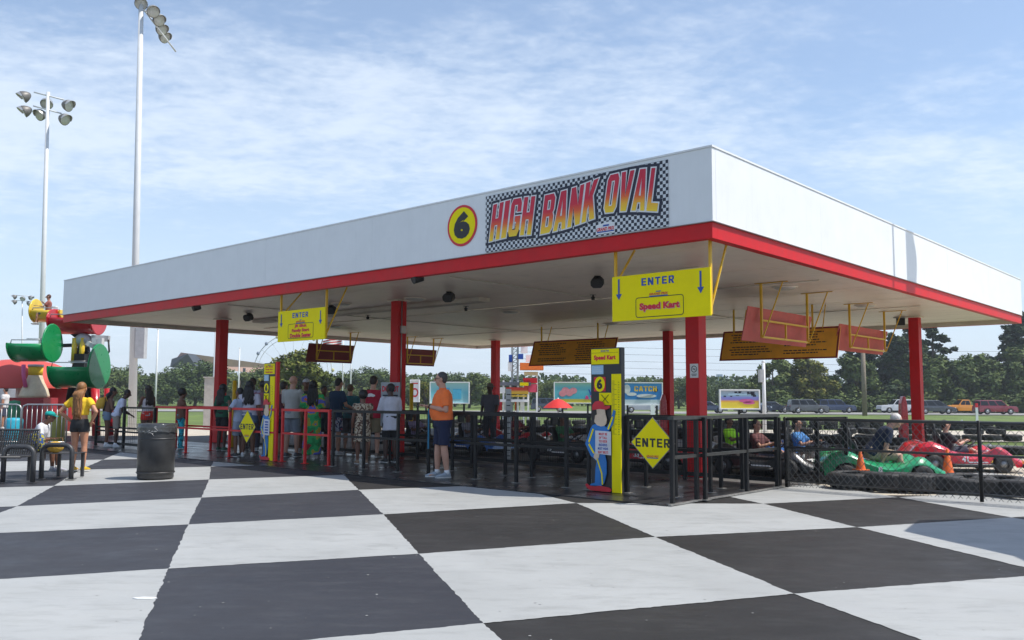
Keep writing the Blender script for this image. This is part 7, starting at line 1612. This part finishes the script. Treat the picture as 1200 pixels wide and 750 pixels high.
left = [(128, 432, 'left of the big mast'), (146, 428, 'directly behind the big mast'), (160, 433, 'just right of the big mast'), (178, 437, 'behind the thin white pole'), (197, 434, 'left of the grandstand'), (214, 430, 'under the grandstand roof end'), (230, 424, 'in front of the grandstand'), (246, 430, 'left of the left red column'), (262, 434, 'behind the left red column'),
        (282, 436, 'behind the woman with long hair'), (300, 433, 'under the ferris wheel'), (316, 430, 'right of the ferris wheel rim'), (372, 430, 'behind the green dress'), (388, 436, 'behind the navy shirt'), (404, 438, 'behind the flagpole'), (420, 434, 'left of the red shirt'), (436, 431, 'above the man in the red shirt'), (452, 434, 'above the oversized white shirt'),
        (470, 437, 'behind the middle front column'), (490, 440, 'left of the man in orange'), (506, 443, 'behind the head of the man in orange'), (534, 437, 'right of the man in orange'), (550, 434, 'above the cyan billboard'), (566, 439, 'left of the attendant'), (585, 442, 'behind the rear middle column'), (600, 440, 'behind the food stand tower'), (640, 446, 'between food stand and teal billboard'), (652, 443, 'above the red parasol')]
for k, (px, pt, where) in enumerate(left):
    kd = ['oakA', 'oakC', 'oakB', 'oakA', 'full'][k % 5]; plant(kd, px, pt, 150 + (k * 37 % 30), '%s %s' % (KN[kd], where), GL, 1.15)
for px, pt, Y, kd, lab in ((343, 409, 95, 'yel', 'large yellow-green tree behind the smaller totem'), (362, 424, 100, 'yel', 'yellow-green tree right of the larger one by the totem'), (500, 447, 120, 'yel', 'rusty yellow low tree behind the man in orange')):
    plant(kd, px, pt, Y, lab, GL, 1.1)
GR = 'trees beyond the road on the right'
right = [('oakC', 725, 449, 200, 'above the blue billboard'), ('oakA', 750, 443, 180, 'above the word catch'), ('oakB', 772, 441, 170, 'left of the middle rear column'), ('oakA', 795, 443, 165, 'right of the middle rear column'), ('oakC', 818, 441, 160, 'behind the near column'), ('oakA', 842, 447, 170, 'below the distant tower'), ('oakC', 862, 447, 175, 'above the lilac billboard'), ('oakB', 882, 448, 150, 'left of the pale pole'),
         ('full', 905, 418, 130, 'right of the pale pole'), ('yel', 950, 417, 130, 'under the right end of the wide amber board'), ('oakB', 928, 424, 134, 'behind the yellow-green tree'), ('full', 1000, 415, 131, 'behind the wooden pole'), ('pineA', 1022, 388, 133, 'right of the wooden pole'), ('pineB', 1045, 392, 136, 'between wooden pole and right column'), ('pineA', 1066, 378, 132, 'directly behind the right column'), ('pineB', 1092, 372, 133, 'right of the right column'), ('full', 1110, 415, 130, 'behind the minivan'), ('oakB', 1130, 411, 131, 'above the orange pickup'),
         ('full', 1146, 414, 134, 'right above the maroon crossover'), ('oakA', 1168, 420, 131, 'far right below the tall pine'), ('pineA', 1192, 366, 133, 'cut by the right edge of the picture'), ('full', 1206, 400, 130, 'at the right edge of the picture'), ('pineB', 996, 400, 135, 'left of the wooden pole'), ('oakB', 975, 448, 150, 'between the yellow tree and the pines'), ('oakB', 1080, 410, 131, 'behind the black minivan'), ('full', 1182, 425, 129, 'low at the far right behind the road')]
for kd, px, pt, Y, where in right: plant(kd, px, pt, Y, '%s %s' % (KN[kd], where), GR, 1.1)
for k, (px, Y) in enumerate([(915, 127), (938, 127), (962, 128), (1000, 127), (1024, 128), (1048, 127), (1072, 127), (1096, 128), (1118, 127), (1142, 128), (1164, 127), (1190, 127)]):
    plant('shrub', px, 455 + (k * 5 % 9), Y, 'low green shrub at the foot of the trees beyond the road', 'shrubs at the foot of the trees beyond the road', 1.5)
# dense far wood that closes the gaps
b = MB(); rnd = random.Random(9)
for k in range(26000):
    px = rnd.uniform(-80, 1300); Y = rnd.uniform(196, 225); t = dp(px, 470, Y); hmax = 6.5 + 1.6 * noise.noise(Vector((t.x * .07, 0, 0))) + 1.2 * noise.noise(Vector((t.x * .3, 3, 0))); z = -.5 + hmax * rnd.random() ** .8
    s = rnd.uniform(.3, .6); a = Vector((rnd.gauss(0, 1), rnd.gauss(0, 1), rnd.gauss(0, .7))).normalized() * s; c = a.cross(Vector((rnd.gauss(0, .5), -1, rnd.gauss(0, .5)))).normalized() * s * .7; p = Vector((t.x, Y, z))
    b.add([p - a, p + c, p + a, p - c], [(0, 1, 2, 3)])
tag(b.obj('far_wood', M_fol, fix=False), 'dense far wood closing the gaps behind the tree line', 'wood', kind='stuff')

# ------------------------------------------------------------ children's ride with coloured tubs, red canopy, barrier
M_tg = mat('ride_green', (.0, .26, .075), .3, var=.05, coat=.4); M_ty = mat('ride_yellow', (.75, .52, .03), .35, coat=.4); M_tr = mat('ride_red', (.50, .01, .02), .35, coat=.4)
RY = 30
RT = thing('swing_ride', "children's ride tower with black arms carrying coloured tub gondolas", 'ride', (dp(95, 470, RY).x, RY, 0))
def rp(x, y, dy=0): return dp(x, y, RY + dy)
b = MB(); b.tube([rp(112, 560) * 1, rp(112, 452)], .16, 12); p0 = rp(112, 540); p0.z = 0; p1 = rp(112, 455)
b = MB(); b.tube([p0 + Vector((-.2, .4, 0)), p1 + Vector((-.2, .4, 0))], .14, 12); b.obj('red_column', M_tr, RT); b = MB(); b.tube([p0 + Vector((.25, .4, 0)), p1 + Vector((.25, .4, 0))], .14, 12); b.obj('red_column', M_tr, RT)
b = MB(); b.tube([rp(84, 470, .5), rp(92, 420, .5), rp(100, 398, .5)], [.20, .16, .14], 10); b.obj('tilt_arm', M_blackm, RT); b = MB(); b.tube([rp(106, 470, .5), rp(102, 430, .5), rp(99, 396, .5)], [.2, .16, .14], 10); b.obj('tilt_arm', M_blackm, RT)
for x in (88, 97): b = MB(); b.tube([rp(x - 2, 426, .2), rp(x, 396, .2)], .09, 10); b.obj('hydraulic_cylinder', M_ty, RT)
b = MB(); b.bar(rp(96, 398, .3), rp(125, 414, .3), .20, .16); b.obj('white_arm', M_pole, RT); b = MB(); b.bar(rp(108, 396, .4), rp(128, 397, .4), .16, .2); b.obj('grey_box_arm', mat('grey_box', (.42, .42, .43)), RT)
b = MB(); b.bar(rp(98, 400, .6), rp(62, 372, .6), .14, .14); b.obj('white_arm', M_blackm, RT); b = MB(); b.bar(rp(98, 404, .7), rp(48, 406, .7), .12, .12); b.obj('tub_arm', M_blackm, RT)
b = MB(); b.tube([rp(127, 398, .3), rp(128, 412, .3), rp(126, 415, .3)], .03, 6); b.obj('cable', M_blackm, RT)
for (xa, ya, xb, yb) in ((84, 468, 104, 430), (106, 468, 88, 430), (88, 430, 104, 412), (90, 452, 103, 452)): b = MB(); b.bar(rp(xa, ya, .35), rp(xb, yb, .35), .09, .09); b.obj('cross_brace', M_blackm, RT)
b = MB(); b.box(rp(95, 425, .1), (.35, .3, .6)); b.obj('control_cabinet', M_blackm, RT)
for x in (112, 118): b = MB(); b.box(rp(x, 400, .2), (.16, .2, .22)); b.obj('lamp_box', M_pole, RT)
b = MB(); b.ball(rp(98, 399, .4), (.3, .3, .25), 12, 8); b.obj('hub', mat('grey_box', (.42, .42, .43)), RT)
def tub(l, r, t, bt, discs, m, label, Y, flip=False, riders=False):
    a, c = dp(l, bt, Y), dp(r, t, Y); x0, x1 = a.x, c.x; z0, z1 = a.z, c.z; R = (z1 - z0) * .98; zc = z1; n = 14
    T = thing('ride_tub', label, 'gondola', ((x0 + x1) / 2, Y, z0), 0, 'coloured tubs of the ride'); th = .05
    b = MB(); vs = []
    ang = [rad(180 + 180 * k / n) for k in range(n + 1)]
    for x in (x0, x1):
        for rr in (R, R - th):
            for t_ in ang: vs.append((x, Y + rr * 1.15 * math.cos(t_), zc + rr * math.sin(t_)))
    N_ = n + 1; q = lambda i, j, k: (i * 2 + j) * N_ + k; fs = []
    for k in range(n): fs += [(q(0, 0, k), q(0, 0, k + 1), q(1, 0, k + 1), q(1, 0, k)), (q(0, 1, k), q(1, 1, k), q(1, 1, k + 1), q(0, 1, k + 1)), (q(0, 0, k), q(0, 1, k), q(0, 1, k + 1), q(0, 0, k + 1)), (q(1, 0, k), q(1, 0, k + 1), q(1, 1, k + 1), q(1, 1, k))]
    for k in (0, n): fs += [(q(0, 0, k), q(1, 0, k), q(1, 1, k), q(0, 1, k))]
    b.add(vs, fs, 0, True); b.obj('shell', m, T)
    for s_, e in ((x0 + .02, 0), (x1 - .02, 1)):
        full = discs[e]; b = MB(); h = full * R
        RIMP = [(R * 1.15 * math.cos(t_), R * math.sin(t_)) for t_ in ang]; pts = list(RIMP) + ([(R * 1.12 * math.cos(t_), h * math.sin(t_)) for t_ in [rad(180 * k / 12) for k in range(1, 12)]] if full > .05 else [])
        b.prism(pts, (s_ - .03, Y, zc), (0, 1, 0), (0, 0, 1), (.06, 0, 0)); ed = b.obj('end_disc', m, T)
        b = MB(); P2 = [Vector((s_, Y + q_[0] * 1.01, zc + q_[1] * 1.01)) for q_ in pts]; P2.append(P2[0]); b.tube(P2, .028, 6, cap=False); b.obj('disc_rim', m, ed)
        for k in range(0, len(pts), 4): b = MB(); b.ball(Vector((s_ - .035, Y + pts[k][0] * .86, zc + pts[k][1] * .86)), (.02, .03, .03), 6, 4); b.obj('bolt', M_dark, ed)
    b = MB(); zr = zc + R * .22; P = [(x0 + .1, Y - R, zc), (x0 + .12, Y - R, zr), (x1 - .1, Y - R, zr), (x1 - .1, Y - R, zc)]; b.tube(P, .018, 6); b.tube([(x0 + .5, Y - R * .6, zr + .05), (x1 - .2, Y - R * .6, zr + .05)], .015, 6); b.obj('lap_rail', mat('galvanised', (.42, .42, .42)), T)
    b = MB(); b.box(((x0 + x1) / 2, Y + R * .3, zc - R * .4), (x1 - x0 - .1, R * .7, .08)); b.obj('bench_seat', M_dark, T)
    if riders:
        for k in range(2): 
            b = MB(); p_ = Vector((x0 + (x1 - x0) * (.3 + .3 * k), Y, zc + .06)); b.ball(p_, (.10, .11, .13), 10, 8)
    return T
tub(68, 117, 431, 455, (0.05, 1.15), M_tg, 'bright green tub gondola hanging lowest, right of the red canopy', RY - 1)
tub(19, 62, 404, 424, (0.05, 1.2), M_tg, 'green tub gondola above the red canopy', RY - .5)
tub(64, 116, 374, 392, (0.6, .05), M_tr, 'dark red tub gondola just under the corner of the roof', RY + .5)
tub(41, 78, 365, 378, (1.05, .05), M_ty, 'yellow tub gondola, highest of the tubs', RY + 1)
for px, py, lab in ((61, 349, 'rider with brown hair in the yellow tub'), ):
    p = dp(px, py, RY + 1); person(lab, (p.x, RY + .8), 200, 1.4, (.3, .1, .08), (.1, .1, .1), 'tan', ('short', (.10, .04, .02)), (.3, .3, .3), ('up', 'forward'), .7, 'shorts', sit=.46, vox=.03, z=dp(px, 368, RY + 1).z - .45)
# red canopy and the drum below it
p = dp(24, 452, 33); T = thing('ride_canopy', 'large faded red domed canopy behind the green tubs', 'canopy', (p.x, 33, 0)); zt = dp(24, 421, 33).z; ze = dp(24, 452, 33).z; R = 62 * 33 / 1030
b = MB(); n = 32; b.lathe([(R, ze - .1), (R * 1.0, ze), (R * .93, ze + (zt - ze) * .38), (R * .78, ze + (zt - ze) * .66), (R * .55, ze + (zt - ze) * .86), (R * .28, ze + (zt - ze) * .97), (0, zt)], (p.x, 33, 0), n); b.obj('dome', mat('faded_red_canvas', (.56, .075, .06), .7, var=.08, vscale=1), T)
b = MB(); b.tube([(p.x, 33, 0), (p.x, 33, zt - .1)], .12, 10); b.obj('centre_pole', M_pole, T)
p2 = dp(58, 455, 34.5); b = MB(); b.lathe([(0, 0), (1.0, .0), (1.15, .6), (1.15, 1.6), (.95, 2.0), (.5, 2.25), (0, 2.3)], (p2.x, 34.5, 0), 28); b.obj('red_drum', mat('deep_red_drum', (.30, .008, .014), .45), T)
# cream moulded ride figure, kept plain
p = dp(40, 468, 31.5); T = thing('ride_ornament', 'cream moulded ornament with a yellow spotted collar under the red canopy', 'ornament', (p.x, 31.5, .5)); z0 = dp(40, 466, 31.5).z; k = 31.5 / 1030
b = MB(); b.lathe([(0, 0), (16 * k, 0), (16 * k, 3 * k), (14 * k, 10 * k), (10 * k, 18 * k), (8 * k, 24 * k), (7.5 * k, 26 * k), (0, 26 * k)], (p.x, 31.5, z0), 24); b.obj('cream_skirt', mat('cream_fibreglass', (.62, .52, .36), .5), T)
b = MB(); b.lathe([(0, 26 * k), (7.6 * k, 26 * k), (8 * k, 36 * k), (0, 36 * k)], (p.x, 31.5, z0), 20); b.obj('yellow_collar', floral('yellow_spots', [(.7, .42, .02), (.75, .5, .03), (.72, .45, .02), (.5, .15, .02)], 5), T)
b = MB(); b.lathe([(0, 36 * k), (8.6 * k, 36 * k), (8.6 * k, 38.5 * k), (0, 39 * k)], (p.x, 31.5, z0), 20); b.obj('grey_cap', mat('grey_box', (.42, .42, .43)), T); b = MB(); b.tube([(p.x - .22, 31.1, z0 + 38 * k), (p.x - .2, 31.1, z0 + 26 * k), (p.x - .08, 31.05, z0 + 12 * k)], .07, 8); b.obj('pink_hose', mat('pink_hose', (.62, .10, .25), .5), T)
b = MB(); b.box((p.x, 31.5, z0 / 2), (1.2, 1.0, z0)); b.obj('plinth', mat('deep_red_drum', (.30, .008, .014)), T)
# crowd barriers
def barrier(px0, px1, Y, label):
    a, c = dp(px0, 500, Y), dp(px1, 500, Y); T = thing('crowd_barrier', label, 'barrier', ((a.x + c.x) / 2, Y, 0), 0, 'silver crowd barriers by the ride'); M_b = mat('galvanised', (.42, .42, .42))
    H = 1.14; b = MB(); r = .12; b.tube([(a.x, Y, .15), (a.x, Y, H - r), (a.x + r * .3, Y, H - r * .3), (a.x + r, Y, H), (c.x - r, Y, H), (c.x - r * .3, Y, H - r * .3), (c.x, Y, H - r), (c.x, Y, .15)], .022, 8); b.tube([(a.x, Y, .2), (c.x, Y, .2)], .018, 8); b.obj('frame', M_b, T)
    n = int((c.x - a.x) / .12)
    for k in range(1, n): x = a.x + (c.x - a.x) * k / n; b = MB(); b.tube([(x, Y, .2), (x, Y, H)], .010, 6); b.obj('upright', M_b, T)
    for x in (a.x + .25, c.x - .25): b = MB(); b.tube([(x, Y - .3, 0), (x, Y - .1, .12), (x, Y + .1, .12), (x, Y + .3, 0)], .02, 6); b.obj('foot', M_b, T)
barrier(-45, 24, 22.4, 'silver crowd barrier cut by the left edge of the picture'); barrier(25, 78, 22.4, 'silver crowd barrier behind the seated child')
# coloured plastic bins and base panels of the ride behind the barrier
for px0, px1, py0, py1, Y, m, lab in ((56, 75, 485, 503, 25, mat('olive_yellow_panel', (.30, .27, .05), .5), 'olive yellow round panel behind the crowd barrier'), (6, 27, 490, 505, 25, mat('cyan_pool', (.02, .38, .52), .5), 'cyan ride base panel behind the crowd barrier'), (-10, 46, 452, 470, 37, mat('grey_shed', (.25, .27, .30), .7), 'low grey shed far behind under the red canopy'), (10, 24, 470, 482, 27, mat('green_box_panel', (.03, .22, .10), .5), 'green control box left of the red drum')):
    a, c = dp(px0, py0, Y), dp(px1, py1, Y); z0 = 0; X = (a.x + c.x) / 2; W_ = (c.x - a.x)
    b = MB(); hgt = max(.2, a.z); b.lathe([(0, 0), (W_ / 2, 0), (W_ / 2 * 1.03, hgt * .1), (W_ / 2, hgt * .9), (W_ / 2 * .9, hgt), (0, hgt * 1.02)], (X, Y, 0), 24 if 'round' in lab else 6); origin_to(tag(b.obj('round_bin' if 'round' in lab else ('pool_tub' if 'cyan' in lab else ('control_box' if 'box' in lab else 'shed')), m), lab, 'panel' if 'shed' not in lab else 'shed'), (X, Y, 0))
# visitors near the ride
for px, yt, Y, lab, tcx in ((6, 455, 36, 'visitor in a white shirt far behind the crowd barrier', (.6, .6, .6)), (16, 458, 38, 'visitor in a dark shirt near the red drum', (.05, .05, .07)), (28, 462, 34, 'visitor in a red shirt beneath the canopy', (.4, .05, .04))):
    p = dp(px, 480, Y); person(lab, (p.x, Y), 120 + px * 9, 1.7, tcx, (.05, .06, .1), 'tan', vox=.03)
# ------------------------------------------------------------ things standing just outside the right edge that throw shadows into the picture
SH = Vector((SUN_DIR.x, SUN_DIR.y, 0)) / SUN_DIR.z
Hk = 3.0; shp = [gp(1069, 621), gp(1085, 608), gp(1200, 605), gp(1330, 604), gp(1400, 680), gp(1290, 690), gp(1200, 650)]
T = thing('kiosk', 'flat-roofed open kiosk standing beyond the right edge of the picture', 'kiosk', (9.0, 8.5, 0))
pts = [Vector((p.x, p.y, 0)) + SH * Hk for p in shp]
b = MB(); n = len(pts); b.add([(p.x, p.y, Hk) for p in pts] + [(p.x, p.y, Hk + .12) for p in pts], [list(range(n)), [n + i for i in range(n)][::-1]] + [(i, (i + 1) % n, n + (i + 1) % n, n + i) for i in range(n)]); b.obj('roof', M_fascia, T)
cen = sum(pts, Vector((0, 0, 0))) / n
for p in (pts[1], pts[3], pts[4], pts[5]):
    q = p.lerp(cen, .12); b = MB(); b.box((q.x, q.y, Hk / 2), (.12, .12, Hk)); b.obj('post', M_blackm, T)
b = MB(); b.box((cen.x, cen.y, .5), (1.4, .6, 1.0)); b.obj('counter', M_redrail, T)
def offpole(px, py, t, lab, feather):
    P = hit(px, py, 0, 0); w = pw(P); q = w + SUN_DIR * t; T = thing('feather_flag' if feather else 'light_pole', lab, 'flag' if feather else 'pole', (q.x, q.y, 0)); H = q.z + 1.6
    b = MB(); b.tube([(q.x, q.y, 0), (q.x, q.y, H)], [.06, .04], 10); b.obj('pole', M_pole if 'M_pole' in globals() else M_blackm, T)
    if feather:
        b = MB(); d = Vector((SUN_DIR.y, -SUN_DIR.x, 0)).normalized(); vs = []; n = 16
        for k in range(n + 1):
            z = H - 3.6 + 3.5 * k / n; o_ = d * .12 * math.sin(k * .8); vs += [Vector((q.x, q.y, z)) + o_ * .3, Vector((q.x, q.y, z)) - d * (.46 + .07 * math.sin(k * .9)) + o_]
        b.add(vs, [(2 * k, 2 * k + 1, 2 * k + 3, 2 * k + 2) for k in range(n)], 0, True); b.obj('flag_cloth', M_kyel, T, fix=False)
offpole(1047, 290, 6.0, 'slim pole beyond the right edge beside the white fascia', False)
offpole(1063, 300, 7.0, 'tall feather flag beyond the right edge beside the white fascia', True)
# thin summer haze: far trees and towers fade a little
b = MB(); b.box((0, 330, 15.5), (900, 700, 35)); m = bpy.data.materials.new('thin_haze'); m.use_nodes = True; t = m.node_tree; t.nodes.remove(t.nodes['Principled BSDF']); v = t.nodes.new('ShaderNodeVolumePrincipled'); v.inputs['Color'].default_value = (.86, .92, 1, 1); v.inputs['Density'].default_value = .00045; v.inputs['Anisotropy'].default_value = .2
t.links.new(v.outputs[0], t.nodes['Material Output'].inputs['Volume']); o = b.obj('haze', m); o['kind'] = 'stuff'
print('objects', len(bpy.data.objects))
